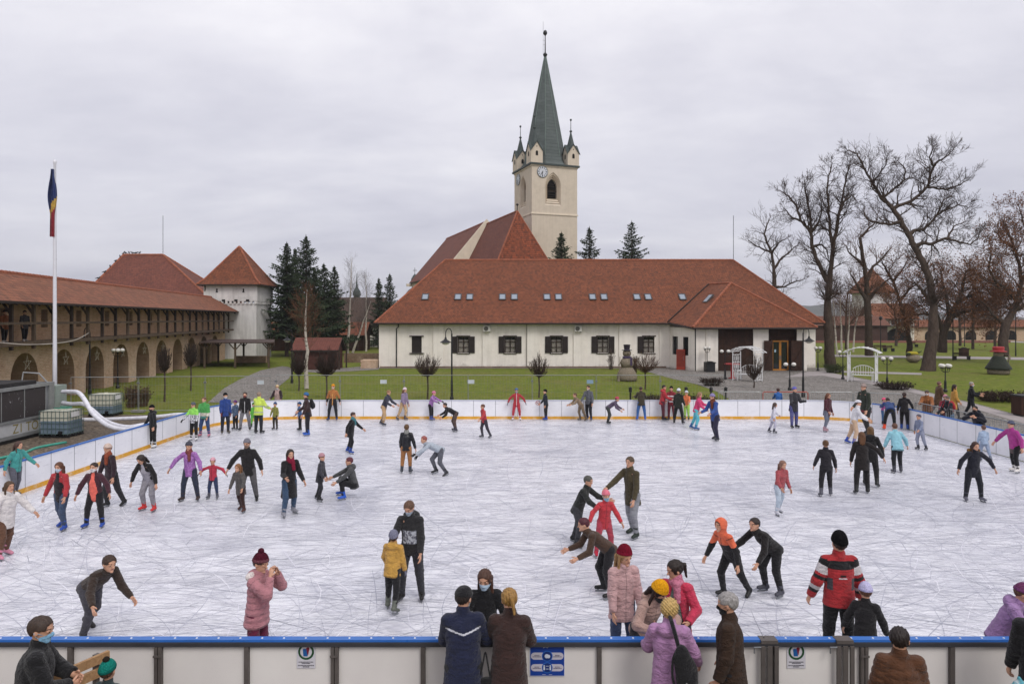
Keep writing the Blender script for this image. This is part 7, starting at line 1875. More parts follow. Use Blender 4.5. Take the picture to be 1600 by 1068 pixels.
# left part of the ice
sk8('girl in a fluffy white coat with hood skating out at the left picture edge', 8, 747, 872, yaw=70, lean=12, arms=((40, 20, 10), (30, 30, 20)), legs=GLIDE, top=cloth('#d9d2cf'), hem=.12, bulk=1.2, hood='down', bot='#6a4630', feet='#d08aa0', hair=('long', '#4a3626'))
sk8('girl with long brown hair in a red jacket, jeans and blue skates', 96, 718, 827, yaw=-8, lean=6, arms=((26, 6, 12), (20, 6, 14)), legs=GLIDR, top='#b01c28', stripes=(), opened='#241c22', bot='#3c4d6a', feet=blue_s, hair=('long', '#5a3826'), mask='#b4c6d6')
sk8('girl in an open maroon jacket over a bright coral shirt holding hands', 149, 720, 823, yaw=4, lean=7, arms=((34, 6, 14), (36, 4, 14)), legs=WIDE, top='#4a2430', opened='#f0604a', bot='#1d1b20', feet=blue_s, hair=('short', '#2a1d18'), mask='#d5d0d2', bulk=1.08)
sk8('skater in a dark maroon coat and pale hat behind the coral shirted girl', 174, 690, 792, yaw=-25, lean=8, arms=((14, 4, 16), (24, 8, 14)), legs=GLIDE, top='#33202a', hem=.12, bot='#2b2a2e', feet=blk_s, hair=('short', '#6a4a38'), hat=('beanie', '#c9b4a8', None), scarf='#8a4a38')
sk8('bending skater in an open black jacket, grey clothes and red skates', 234, 706, 798, yaw=-10, lean=28, head=(16, 0), arms=((34, -8, 14), (30, 0, 12)), legs=KNEE, top='#1f1c1e', opened='#a39fa8', bot='#8e8a92', feet='#c23434', hair=('long', '#2c211c'), H=1.52)
sk8('woman in a lilac patterned jacket with grey hat and jeans, arms spread', 297, 688, 782, yaw=0, lean=8, arms=((46, 6, 10), (34, 8, 10)), legs=WIDE, top=camo('#a878b4', '#8a5c98', 22), hem=.1, bot='#2c3448', feet='#3a2c28', hair=('short', '#3a2a26'), hat=('beanie', '#4a4a54', None), scarf='#7a4444')
sk8('small child in a red jacket and pink hat held by both hands', 333, 716, 779, yaw=0, lean=4, arms=((72, 5, 4), (72, 5, 4)), legs=WIDE, top='#c02040', bot='#2f3d60', feet='#55555e', hair=('short', '#5a4030'), hat=('beanie', '#d8a4b0', None), glove='#22222a')
sk8('man in a black jacket and grey cap leading the small child by the hand', 388, 681, 784, yaw=6, lean=10, arms=((40, 6, 8), (26, 0, 12)), legs=GLIDE, top='#232021', hem=.09, bulk=1.08, bot='#5d5a5c', feet=blk_s, hair=('short', '#2c2420'), hat=('beanie', '#77757e', None), mask='#8a6a58')
sk8('brown haired child in a grey coat gliding in front of the man in black', 376, 722, 800, yaw=-15, lean=14, arms=((18, 5, 12), (22, 14, 20)), legs=GLIDR, top='#55504e', hem=.16, bot='#3c221e', feet='#4a2a22', hair=('long', '#7a5230'))
sk8('woman in a long black coat with a maroon scarf and jeans', 452, 698, 806, yaw=40, lean=6, arms=((10, 16, 60), (12, 10, 30)), legs=GLIDE, top='#1b191c', hem=.24, bot='#36506e', feet='#8a8a92', hair=('long', '#2c201c'), scarf='#7c2438')
sk8('boy in black with a hood and white skates holding on to the left boards', 239, 632, 699, yaw=-35, lean=3, arms=((14, 10, 22), (14, 4, 10)), legs=STAND, top='#1d1d20', bot='#1a1a1c', feet=wht_s, hair=None, hat=('beanie', '#17171a', None), mask='#1b1b1e', hood='down')
sk8('child in a neon green and white patterned jacket and white skates', 303, 628, 688, yaw=-10, lean=4, arms=((20, 20, 30), (12, 8, 20)), legs=STAND, top=camo('#dcdce0', '#55565c', 30), stripes=((.17, .5, '#8ae03c'),), bot='#1c1c20', feet=wht_s, hat=('beanie', '#5a6068', None), glove='#1a1a1c', skates=True)
sk8('man in a green jacket with a white chest stripe and wide jeans', 320, 627, 682, yaw=-5, lean=6, H=1.6, arms=DOWN, legs=WIDE, top='#3fa346', stripes=((.02, .10, '#cfc8b8'), (-.12, .02, '#4a8a8e')), bot='#2f4a78', feet='#c07a8a', hair=('short', '#6a4a38'), bulk=1.15)
sk8('man in a bright blue jacket with black cap and face mask near the corner', 352, 613, 677, yaw=35, lean=3, arms=DOWN, legs=STAND, top='#23448e', bot='#232a3c', feet='#4a4238', hair=('short', '#221a16'), hat=('beanie', '#17171a', None), mask='#c9ccd2', glove='#8a2030', hem=.1)
sk8('small child in a dark blue patterned suit and purple hat', 368, 626, 671, yaw=-20, lean=2, arms=DOWN, legs=STAND, top=camo('#2a3a56', '#6a7a92', 34), bot='#1e1e22', feet=blk_s, hat=('beanie', '#6a3a78', None), hood='down')
sk8('man in a black zip jacket, red neck scarf and grey sweatpants', 383, 611, 672, yaw=10, lean=2, arms=DOWN, legs=WIDE, top='#1f1d20', fn=lambda l, c, A, H: np.where((np.abs(l[:, 0]) < .006) & (l[:, 1] > 0) & (l[:, 2] < .25), 0, -1), fmats=('#c8c8cc',), bot='#7c7a80', feet='#2a2a2e', hair=('short', '#3a2a22'), mask='#8a2a2c', bulk=1.05)
sk8('worker in a neon yellow safety jacket with reflective bands seen from behind', 404, 611, 677, yaw=165, lean=3, arms=((15, 22, 40), (14, 20, 40)), legs=STAND, top='#c8e020', stripes=((.12, .145, '#9aa0a0'), (-.02, .005, '#9aa0a0')), bot='#22262e', feet=blk_s, skates=True, hair=('short', '#8a7868'), bulk=1.22, hem=.08)
sk8('small child in a bright green overall hidden behind the worker in yellow', 396, 634, 667, yaw=20, lean=4, H=1.0, arms=DOWN, legs=STAND, top='#5cc22e', bot='#5cc22e', feet=blk_s, hat=('beanie', '#3a7a2c', None))
sk8('small child in an olive yellow jacket and blue hat standing alone', 430, 629, 671, yaw=-15, lean=2, arms=((22, 4, 14), (16, 4, 14)), legs=STAND, top='#8a8a2e', bot='#3a3228', feet='#2c2622', hat=('beanie', '#2e4a78', None))
d = sk8('person in a dark brown jacket with a blue hat and black backpack', 481, 612, 680, yaw=-70, lean=8, arms=((10, 20, 30), (10, 10, 20)), legs=STAND, top='#3a2626', hem=.09, bot='#23222a', feet='#2a58b0', hat=('beanie', '#3f6a98', None), bulk=1.1); backpack(d, '#17171a', 'black backpack on the back of the person in brown jacket')
sk8('child in blue half hidden in front of the person with the black backpack', 469, 632, 672, yaw=-60, lean=6, H=1.15, arms=DOWN, legs=STAND, top='#34588a', bot='#1e1e24', feet=blk_s, hat=('beanie', '#2c4a74', None))
sk8('boy in a mustard and black jacket with yellow hat leaning on the far boards', 520, 598, 654, yaw=0, lean=-4, arms=((24, -14, 14), (24, -14, 14)), legs=WIDE, top='#b06a1e', stripes=((-.15, .09, '#1d1b22'),), hem=.1, bot='#202228', feet='#2a3a6a', hair=None, hat=('beanie', '#d8902a', None), mask='#c8a898', fn=lambda l, c, A, H: np.where((np.abs(l[:, 0] - .01) < .01) & (l[:, 1] > 0) & (l[:, 2] < .22), 0, -1), fmats=('#c88a3a',))
sk8('slim skater all in black crossing the ice above the sitting skater', 548, 642, 708, yaw=80, lean=8, arms=SWING, legs=GLIDE, top='#1c1a1e', hem=.12, bot='#1a1a1e', feet='#2a4a9a', hair=('short', '#3a2622'), scarf='#4a7a82')
sk8('skater in dark top and tan trousers by the far boards left of the lilac child', 600, 606, 664, yaw=75, lean=22, arms=FWD, legs=GLIDE, top='#3a3c4a', bot='#c09a68', feet='#3a3c48', hair=('short', '#8a6a48'))
sk8('skater in a lilac jacket and white hat with tan trousers by the far boards', 630, 604, 656, yaw=60, lean=10, arms=DOWN, legs=GLIDR, top='#8c7a98', bot='#c8a470', feet='#4a4650', hat=('beanie', '#d8c4cc', None), hair=('long', '#7a5a40'))
sk8('girl in a lilac jacket and black leggings leaning forward by the far boards', 673, 607, 652, yaw=65, lean=18, arms=((12, 48, 20), (12, 52, 16)), legs=STAND, top='#a06cb0', bot='#1c1a20', feet='#4a5a9a', hair=('short', '#8a4a3a'), hat=('beanie', '#c87a98', None), glove='#1a1a1c')
sk8('boy in a black leather jacket, grey scarf and tan trousers mid rink', 635, 662, 739, yaw=175, lean=3, arms=((22, 4, 10), (14, 4, 14)), legs=((6, 4, 8), (2, 6, 8)), top=paint('#1c1d22', .35, .3, 8), bot='#a4692e', feet='#3c4048', hair=('short', '#5a4024'), scarf='#8a8a86')
sk8('speed skater in pale grey bent far forward with one hand back', 688, 690, 742, yaw=-70, lean=62, head=(-30, 0), H=1.55, arms=((20, 20, 20), (10, 60, 10)), legs=((40, 4, 60), (10, 6, 40)), top='#a6b0bc', bot='#5a5c66', feet='#2a2a2e', hair=('short', '#8a4a44'), glove='#1f1f22')
sk8('teenager in a grey hoodie and dark red hair sitting on the ice in blue skates', 553, 724, 777, yaw=-68, lean=14, H=1.55, sit=True, arms=((8, 55, 8), (8, 50, 10)), legs=((116, 4, 122), (108, 8, 116)), top='#4a4b4c', bot='#1b1b1e', feet='#2456b8', hair=('short', '#55202a'), hood='down')
sk8('dark clothed skater with pale pink hat left of the sitting teenager', 500, 708, 782, yaw=85, lean=6, arms=DOWN, legs=GLIDE, top='#3c3a42', hem=.12, bot='#2a2a30', feet=blk_s, hat=('beanie', '#b48a92', None))
sk8('skater in black bent forward by the far boards right of the lilac girl', 712, 634, 674, yaw=-80, lean=58, head=(-25, 0), H=1.45, arms=((14, 30, 30), (10, 14, 30)), legs=KNEE, top='#221f22', bot='#5a463e', feet='#3a3a44', hair=('short', '#2a221e'))
sk8('child in a red jacket and dark trousers left of the red snow suit', 757, 630, 684, yaw=-60, lean=10, arms=SWING, legs=GLIDE, top='#b4242e', bot='#3a3640', feet='#3c3c44', hair=('short', '#5a3a2c'))
sk8('child in a red snow suit and blue hat leaning on the far boards', 807, 604, 653, yaw=0, lean=-4, arms=((46, -12, 8), (46, -12, 8)), legs=WIDE, top='#b01e2c', bot='#b81e34', feet='#d8d4d4', hat=('beanie', '#4a6a98', None), mask='#8a94a8', glove='#1d1d22', fn=lambda l, c, A, H: np.where((np.abs(l[:, 0]) < .006) & (l[:, 1] > 0), 0, -1), fmats=('#d8d0d0',))
sk8('child in navy with a black hat and blue skates beside the prohibition sign', 853, 608, 656, yaw=-75, lean=4, arms=DOWN, legs=STAND, top='#1f2733', bot='#1b1c20', feet='#2447a0', hat=('beanie', '#15151a', None))
sk8('boy in a grey sweater and dark trousers by the far boards', 920, 600, 656, yaw=-30, lean=6, arms=((18, 20, 20), (12, 6, 14)), legs=GLIDR, top='#5c5e66', bot='#22232a', feet='#2a3a66', hair=('short', '#3a241c'), mask='#d4b8a8')
sk8('skater in a beige jacket bent forward just left of the boy in grey sweater', 908, 612, 657, yaw=-70, lean=40, head=(-15, 0), H=1.4, arms=FWD, legs=GLIDE, top='#8a7458', bot='#77644c', feet='#5a4a3a', hair=('short', '#5a4030'))
sk8('skater with a purple sleeve stooping right of the boy in grey sweater', 950, 626, 662, yaw=75, lean=52, head=(-20, 0), H=1.4, arms=FWD, legs=KNEE, top='#55485e', bot='#3a3e3c', feet=blk_s, hat=('beanie', '#b04a5c', None))
sk8('person in an olive jacket and blue jeans leaning on the far boards, back turned', 1002, 602, 655, yaw=178, lean=14, arms=((16, 40, 60), (16, 40, 60)), legs=WIDE, top='#3c3524', hem=.09, bot='#2c62a4', feet='#3560b0', hair=('short', '#3a2a20'), bulk=1.12)
sk8('person in a red jacket with hood and dark trousers with white stripes', 1035, 598, 653, yaw=80, lean=8, arms=FWD, legs=STAND, top='#b51e2a', hem=.09, bot='#5a2230', feet=blk_s, hair=('short', '#221a16'), hood='down', bulk=1.12)
sk8('child in a red and white striped jacket next to the red hooded jacket', 1049, 602, 655, yaw=-20, lean=4, arms=FWD, legs=STAND, top='#8a1e2c', stripes=((.1, .14, '#dcd4d6'), (.18, .22, '#dcd4d6'), (.02, .06, '#dcd4d6')), bot='#6a2030', feet='#2a2a2e', hat=('beanie', '#17171a', None))
sk8('child in black with a white hat and dark gloves in front of the orange jacket', 1060, 606, 662, yaw=150, lean=6, arms=DOWN, legs=WIDE, top='#23261f', bot='#18181b', feet=blk_s, hat=('beanie', '#d4d8e0', None))
sk8('child in an orange jacket with a neon green hem beside the pink jacket', 1073, 610, 656, yaw=-30, lean=8, arms=FWD, legs=STAND, top='#e07028', stripes=((-.14, .0, '#a4d83a'),), bot='#9acc3c', feet='#2a2a30', hat=('beanie', '#c8ccd4', None))
sk8('girl in a hot pink jacket and turquoise trousers by the far boards', 1088, 610, 671, yaw=70, lean=14, arms=FWD, legs=GLIDE, top='#d8286c', bot='#4ab8c8', feet='#24508c', hair=('long', '#8a6a50'), bulk=1.1)
sk8('skater with a brown scarf and lilac hat in a royal blue jacket', 1117, 612, 688, yaw=-60, lean=10, arms=FWD, legs=GLIDR, top='#264a94', hem=.1, bot='#2c2a44', feet='#23232c', hat=('beanie', '#8a80a8', None), scarf='#6a3c30')
sk8('girl in a white jacket and pale skirt right of the royal blue jacket', 1208, 628, 676, yaw=80, lean=8, arms=SWING, legs=GLIDE, top='#d4d2de', bot='#b8b6c8', skirt='#d0cede', feet='#3a3a44', hair=('long', '#4a3a34'))
sk8('skater in a dark grey coat, purple hat and patterned blue trousers', 1240, 603, 668, yaw=10, lean=6, arms=((12, 26, 70), (12, 26, 70)), legs=STAND, top='#35343a', hem=.12, bot=camo('#3a3c70', '#6a6a94', 40), feet=blk_s, hat=('beanie', '#6a68b0', None), glove='#141416', bulk=1.12)
sk8('skater in a maroon jacket and grey blue trousers near the far right boards', 1292, 612, 674, yaw=30, lean=6, arms=DOWN, legs=GLIDE, top='#4e1c2a', hem=.1, bot='#6a7080', feet='#b08a94', hair=('long', '#6a4430'))
sk8('small skater in a white jacket, tan trousers and blue skates', 1334, 622, 694, yaw=70, lean=14, arms=FWD, legs=GLIDE, top='#d8d6da', bot='#c8a684', feet='#2648a4', hat=('helmet', '#cfcfd6'), hair=('short', '#4a3a30'))
sk8('tall skater in dark olive with a red waist at the far right corner', 1353, 596, 680, yaw=-70, lean=8, arms=DOWN, legs=GLIDR, top='#2c3228', hem=.08, stripes=((-.12, -.02, '#7a2434'),), bot='#2a2a2c', feet=blk_s, hat=('beanie', '#9a8a84', None))
sk8('person bending low in a blue jacket, black trousers and orange skates', 1391, 612, 672, yaw=160, lean=66, H=1.72, arms=((8, 60, 10), (8, 60, 10)), legs=((20, 10, 14), (14, 10, 14)), top='#1f3f78', hem=.05, bot='#17171a', feet='#e04a22', hair=('short', '#2a221e'), bulk=1.12)
sk8('toddler in a magenta jacket and pink hat before the bending person', 1380, 622, 663, yaw=40, lean=4, arms=FWD, legs=STAND, top='#c03a98', bot='#3a6a9a', feet=blk_s, hat=('beanie', '#e85a80', None))
sk8('woman in a black hoodie with a brown ponytail holding the boards', 1413, 612, 671, yaw=150, lean=4, arms=((26, 20, 20), (14, 4, 14)), legs=STAND, top='#1e1b1e', bot='#19181b', feet='#234a98', hair=('pony', '#2e1c18'))
sk8('skater in a light turquoise jacket and black leggings seen from behind', 1402, 659, 738, yaw=170, lean=22, arms=((38, 6, 14), (24, 6, 20)), legs=GLIDE, top='#84c4d4', hem=.08, bot='#1c1c22', feet='#3a3a44', hair=('short', '#5a3a2c'), bulk=1.15)
sk8('slim skater in grey blue near the right boards', 1438, 646, 703, yaw=-75, lean=8, arms=SWING, legs=GLIDE, top='#7a84a0', bot='#8a90a6', feet='#23232a', hair=('short', '#4a4450'))
sk8('girl in a black jacket with a brown hair bun skating away', 1291, 686, 774, yaw=165, lean=10, arms=((20, -4, 20), (22, -10, 30)), legs=GLIDE, top='#221f26', bot='#1e1c22', feet='#4a4a54', hair=('bun', '#5c4026'))
sk8('woman in black with a hood down just behind the woman with streaming hair', 1360, 664, 758, yaw=150, lean=6, arms=((20, 4, 14), (20, 0, 10)), legs=GLIDR, top='#1b191b', hem=.12, bot='#1c1a1e', feet=blk_s, hair=('long', '#5a4022'), hood='down')
sk8('woman in black with long streaming brown hair and one arm held out', 1347, 690, 770, yaw=158, lean=10, arms=((54, 6, 6), (16, 4, 10)), legs=GLIDE, top='#231d1c', hem=.14, bot='#1d1a1c', feet=blk_s, hair=('long', '#5a3a20'), H=1.68)
sk8('woman in a navy coat with a brown fur collar and both arms spread', 1520, 686, 782, yaw=-8, lean=12, arms=((36, 0, 8), (48, 0, 8)), legs=WIDE, top='#1d1e2a', hem=.12, bot='#1e2028', feet='#5a5a66', hair=('long', '#3c2620'), fur='#7a5a34')
sk8('woman in a magenta jacket, grey skirt and white skates at the right edge', 1586, 655, 738, yaw=-80, lean=14, arms=((40, 20, 14), (30, -10, 20)), legs=((-6, 6, 8), (20, 5, 30)), top='#b0288c', hem=.06, bulk=1.12, bot='#17161a', skirt='#5a4a4a', feet='#d8d4d0', hat=('beanie', '#55586a', None))
sk8('brown haired child in a light blue jacket near the right boards', 1538, 664, 720, yaw=170, lean=8, arms=DOWN, legs=GLIDR, top='#9ab0cc', bot='#8fa0bc', feet='#6a7080', hair=('short', '#5c4034'))
sk8('girl with loose brown hair in a red top and pale blue trousers mid rink', 1218, 716, 804, yaw=20, lean=12, arms=DOWN, legs=GLIDE, top='#a8434a', bot='#b4c4d4', feet='#c8c8d0', hair=('long', '#7a5a4c'))
sk8('skater in black with a bright orange hood leaning into a turn', 1143, 796, 932, yaw=-60, lean=30, head=(-10, 0), arms=((24, 10, 20), (24, -14, 20)), legs=((26, 4, 40), (-14, 6, 16)), top='#1f1d20', stripes=((.2, .5, '#e8612a'),), bot='#1d1c20', feet=blk_s, hood='up', hair=('short', '#3a2a20'))
sk8('skater in black stooping with one arm stretched to the left', 1208, 818, 928, yaw=-65, lean=48, head=(-24, 0), H=1.55, arms=((22, 44, 12), (12, 10, 30)), legs=KNEE, top='#211d1e', bot='#1d1c1f', feet='#44444e', hair=('short', '#2b211e'))
sk8('adult in dark clothes reaching out on the left of the red clad child', 903, 735, 852, yaw=60, lean=24, arms=((14, 40, 20), (14, 46, 20)), legs=GLIDE, top='#2a2c2a', hem=.08, bot='#3a3a40', feet=blk_s, hair=('short', '#4a4a44'))
sk8('child in a red jacket with pink hat and blue mask between two adults', 944, 762, 868, yaw=10, lean=12, arms=((44, 16, 10), (30, 20, 20)), legs=WIDE, top='#c42030', hem=.1, bot='#b8324a', feet='#b8203c', hat=('beanie', '#d87a8a', None), mask='#8ab4cc', H=1.32, hair=('short', '#6a4a3c'))
sk8('tall adult in an olive coat reaching back on the right of the red clad child', 988, 708, 838, yaw=-50, lean=8, arms=((16, 44, 16), (12, 6, 14)), legs=GLIDR, top='#4a4028', hem=.12, bot='#8a8c94', feet='#1f2a22', hair=('short', '#4a3c2c'))
sk8('stooping skater in a brown jacket and black trousers behind the maroon hat girl', 951, 818, 930, yaw=-80, lean=50, head=(-20, 0), H=1.55, arms=((12, 24, 40), (12, 12, 50)), legs=KNEE, top='#4a3426', bot='#201e22', feet=blk_s, hair=('short', '#4a1c28'))
sk8('tall youth in a black hoodie with a printed front and dark trousers', 643, 776, 936, yaw=-6, lean=10, head=(22, -16), arms=((18, 24, 22), (10, 6, 12)), legs=((10, 6, 14), (4, 7, 12)), top='#2a292b', hood='down', bot='#33333a', feet=paint('#1c1a1b', .5, .5, 30), hair=('short', '#5a4030'), mask='#9aa8b8', H=1.72, fn=lambda l, c, A, H: np.where((np.abs(l[:, 0]) < .068) & (l[:, 1] > .03) & (l[:, 2] > .06) & (l[:, 2] < .2), 0, -1), fmats=(camo('#b8bcc4', '#5a5a66', 24),))
sk8('child in a mustard yellow hoodie and grey beanie seen from behind', 613, 829, 953, yaw=165, lean=8, head=(-14, 20), arms=((12, 6, 14), (18, 20, 30)), legs=((-12, 8, 14), (10, 4, 14)), top='#c8941c', hem=.09, bulk=1.15, bot='#1d1c20', feet='#5a5e56', hat=('beanie', '#77788a', None), glove='#6a6c80', hood='down')
sk8('skater with brown hair bent low in dark clothes at the lower left', 141, 872, 993, yaw=60, lean=56, head=(-26, 0), H=1.6, arms=((30, 44, 14), (16, 14, 40)), legs=((34, 4, 56), (-8, 6, 36)), top='#3a2c24', bot='#44424a', feet='#2c2a2c', hair=('short', '#3a281e'))
sk8('girl in a teal jacket passing close along the left boards', 24, 698, 776, yaw=75, lean=10, arms=SWING, legs=GLIDE, top='#2c9a94', bot='#5a5a66', feet='#44444c', hair=('long', '#4a342c'), H=1.5)

# close to the near boards, on the ice
def at(x, Y): return ((x - CX) * Y / F, Y)
TOP = .93
person('girl in a quilted pink coat and burgundy bobble hat with hands to her face', at(402, 9.3), 1.58, yaw=78, lean=5, head=(10, 0), arms=({'to': (-.07, -.24, 1.36), 'pole': (-.5, -.3, -1)}, {'to': (.07, -.26, 1.36), 'pole': (.5, -.3, -1)}), legs=STAND, top='#b4737c', puff=True, hem=.11, bulk=1.2, hood='down', fur='#d8cfcc', bot='#6a1038', feet=blk_s, hat=('beanie', '#4a1826', '#6a4048', .06, '#4a1c2a'), hair=('short', '#3a2420'), curl=14)
person('dark haired woman in a black coat and light blue mask facing us across the boards', at(757, 8.85), 1.60, yaw=6, lean=12, head=(14, -8), arms=({'to': (-.2, -.36, .98)}, {'to': (.2, -.36, .98)}), legs=STAND, top='#17161a', hem=.13, bulk=1.08, bot='#1c1b20', feet=blk_s, hair=('long', '#4a3024'), mask='#b4cfe6')
person('girl in a pale pink coat with a maroon beanie and long fair hair', at(972, 9.55), 1.62, yaw=14, lean=6, head=(8, 6), arms=((10, 4, 10), (10, 4, 12)), legs=STAND, top='#c79c9c', hem=.13, bulk=1.12, bot='#35456a', feet=blk_s, hair=('long', '#9a7850'), hat=('beanie', '#6a1426', '#7a1a30', .1))
person('girl in a beige fleece and yellow beanie leaning over the near boards', at(1004, 8.92), 1.56, yaw=24, lean=30, head=(14, 8), arms=({'to': (-.16, -.50, .97), 'pole': (-1, .4, -.4)}, {'to': (.10, -.56, .97), 'pole': (1, .4, -.4)}), legs=((-8, 4, 2), (-8, 4, 2)), top='#b08c80', bulk=1.12, hem=.06, bot='#22222a', feet=blk_s, hair=('long', '#2c1c18'), hat=('beanie', '#d8981c', '#dea024', .1), mask='#1c1a1c', hood='down')
person('girl in a hot pink open coat over a grey green top looking aside', at(1058, 9.0), 1.62, yaw=-30, lean=6, head=(8, -34), arms=({'to': (-.22, -.3, 1.0)}, {'to': (.22, -.28, .98)}), legs=STAND, top='#d01c4c', opened='#6f7f78', hem=.12, bulk=1.12, bot='#22222a', feet=blk_s, hair=('pony', '#241a16'), scarf='#c0788e')
def moto(l, c, A, H):
    r = np.full(len(l), -1); x, y, z = np.abs(l[:, 0]), l[:, 1], l[:, 2]
    dm = np.minimum.reduce([cap(c, A[s][0], A[s][1], .05 * H, .045 * H) for s in (-1, 1)] + [cap(c, A[s][1], A[s][2], .045 * H, .035 * H) for s in (-1, 1)])
    tS = np.minimum.reduce([np.linalg.norm(c - A[s][0], axis=1) for s in (-1, 1)]) / H
    arm = (x > .098) & (dm < .03)
    r[(z > .235) & (z < .295)] = 1
    r[arm & (tS < .09)] = 1; r[arm & (tS > .055) & (tS < .105)] = 0; r[arm & (tS > .125) & (tS < .15)] = 1; r[arm & (tS > .205) & (tS < .235)] = 0; r[arm & (tS > .235) & (tS < .262)] = 1
    sd_ = (y < 0) & (x > .068) & (x < .1) & (z > .08) & (z < .17) & (~arm); r[sd_] = 2
    r[(y < 0) & (np.abs(x + (z - .2) * .0) < .022) & (np.abs(z - .19) < .007)] = 1
    r[(y < 0) & (x < .03) & (np.abs(z - .172) < .0035)] = 0
    r[(z > .305)] = -1
    return r
person('man in a red and black racing jacket and black beanie with his back to us', at(1311, 9.5), 1.80, yaw=176, lean=2, arms=((20, -4, 16), (20, 2, 22)), legs=STAND, top='#b0101c', hem=.05, bulk=1.22, bot='#17161a', feet=blk_s, hat=('beanie', '#141316', '#121114', .12), hair=('short', '#241c18'), fn=moto, fmats=('#cfc8ca', '#1c1a1d', '#45434a'))
person('child in black with a pale lilac hat beside the man in the racing jacket', at(1352, 9.05), 1.24, yaw=150, lean=14, arms=((20, 10, 20), (26, 10, 14)), legs=KNEE, top='#1b191c', bulk=1.15, bot='#1a191c', feet=blk_s, hat=('beanie', '#b8b4d4', '#a8a4c8'), hair=('short', '#5a3c2c'))
person('girl in a lilac hooded jacket and purple knitted hat leaning on the near boards', at(1562, 8.85), 1.44, yaw=48, lean=24, head=(14, 20), arms=({'to': (-.12, -.46, .97), 'pole': (-1, .3, -.5)}, {'to': (.2, -.42, .96), 'pole': (1, .3, -.5)}), legs=((-6, 4, 2), (-6, 4, 2)), top='#a078b0', hem=.08, bulk=1.25, hood='down', bot='#3a3448', feet=blk_s, hat=('beanie', '#6a3a5c', '#70406a', .06), hair=('short', '#5a4030'))
# on our side of the near boards, shoes on the pavement
NS = dict(skates=False, group='spectators at the near boards')
person('stout man with windblown hair and blue mask in a black jacket at lower left', at(48, 6.95), 1.80, yaw=118, lean=8, head=(8, -22), arms=({'to': (-.12, -.34, 1.08), 'pole': (-1, .3, -.6)}, {'to': (.06, -.36, 1.1), 'pole': (1, .3, -.6)}), legs=STAND, top='#161518', bulk=1.42, bbulk=1.2, hem=.1, bot='#1f2026', feet=blk_s, hair=('short', '#3c2e26'), mask='#7ab4d8', scarf=None, **NS)
person('child in a teal knitted hat peeping up at the bottom left', at(166, 7.3), 1.13, yaw=170, lean=4, arms=DOWN, legs=STAND, top='#2a3a3c', bot='#22242a', feet=blk_s, hat=('beanie', '#187468', '#146058', .06, '#2a2420'), hair=('short', '#4a3428'), **NS)
def chev(l, c, A, H):
    x, y, z = np.abs(l[:, 0]), l[:, 1], l[:, 2]; return np.where((y < .0) & (np.abs(z - (.205 + x * .33)) < .0055) & (x < .115), 0, -1)
person('man in a navy jacket with a white chevron and black cap leaning on the boards', at(724, 7.78), 1.74, yaw=186, lean=14, head=(4, -26), arms=({'to': (-.22, -.42, .99), 'pole': (-.7, .3, -1)}, {'to': (.08, -.45, 1.0), 'pole': (.7, .3, -1)}), legs=STAND, top='#1d2340', hem=.13, bulk=1.3, bbulk=1.15, bot='#1b1c22', feet=blk_s, hat=('cap', '#17161a'), hair=('short', '#2a2220'), mask='#b0bcc8', fn=chev, fmats=('#c9cad4',), **NS)
person('woman with a blonde ponytail in a long brown quilted coat leaning on the boards', at(795, 7.78), 1.72, yaw=174, lean=11, head=(10, 14), arms=({'to': (-.12, -.44, 1.0), 'pole': (-.7, .3, -1)}, {'to': (.14, -.44, 1.0), 'pole': (.8, .3, -.8)}), legs=STAND, top='#3a2420', hem=.22, bulk=1.26, bot='#1c1a1e', feet=blk_s, hair=('pony', '#94703c'), **NS)
person('woman with curly blonde hair in a lilac jacket with a black sling bag', at(1046, 7.72), 1.64, yaw=168, lean=6, head=(12, -8), arms=((20, 14, 24), (14, 30, 46)), legs=STAND, top='#b07cac', hem=.12, bulk=1.24, hood='down', bot='#2a2a34', feet=blk_s, hair=('curly', '#b89a62'), **NS)
person('grey haired man in a brown fleece and black face mask looking left', at(1142, 7.75), 1.73, yaw=-112, lean=3, head=(4, 0), arms=((10, 6, 12), (10, 8, 16)), legs=STAND, top=cloth('#3a281c', .2, 14, .95, .05), hem=.11, bulk=1.3, bbulk=1.1, bot='#24242a', feet=blk_s, hair=('short', '#8e8a88'), mask='#161517', **NS)
person('young man with short dark hair in a brown quilted puffer jacket seen from behind', at(1408, 7.0), 1.66, yaw=172, lean=2, head=(2, -16), arms=((12, 6, 16), (12, 6, 16)), legs=STAND, top='#5a3418', puff=True, hem=.06, bulk=1.26, bot='#23242c', feet=blk_s, hair=('short', '#1f1512'), mask='#17161a', **NS)
d = person('person in a black jacket cut by the right picture edge holding a plastic bag', at(1626, 7.65), 1.74, yaw=165, lean=6, arms=((12, 4, 16), (10, 6, 10)), legs=STAND, top='#17161a', hem=.1, bulk=1.25, bot='#22222a', feet=blk_s, hair=('short', '#2a201c'), hat=('beanie', '#1a1a1e', None), grip=True, **NS)
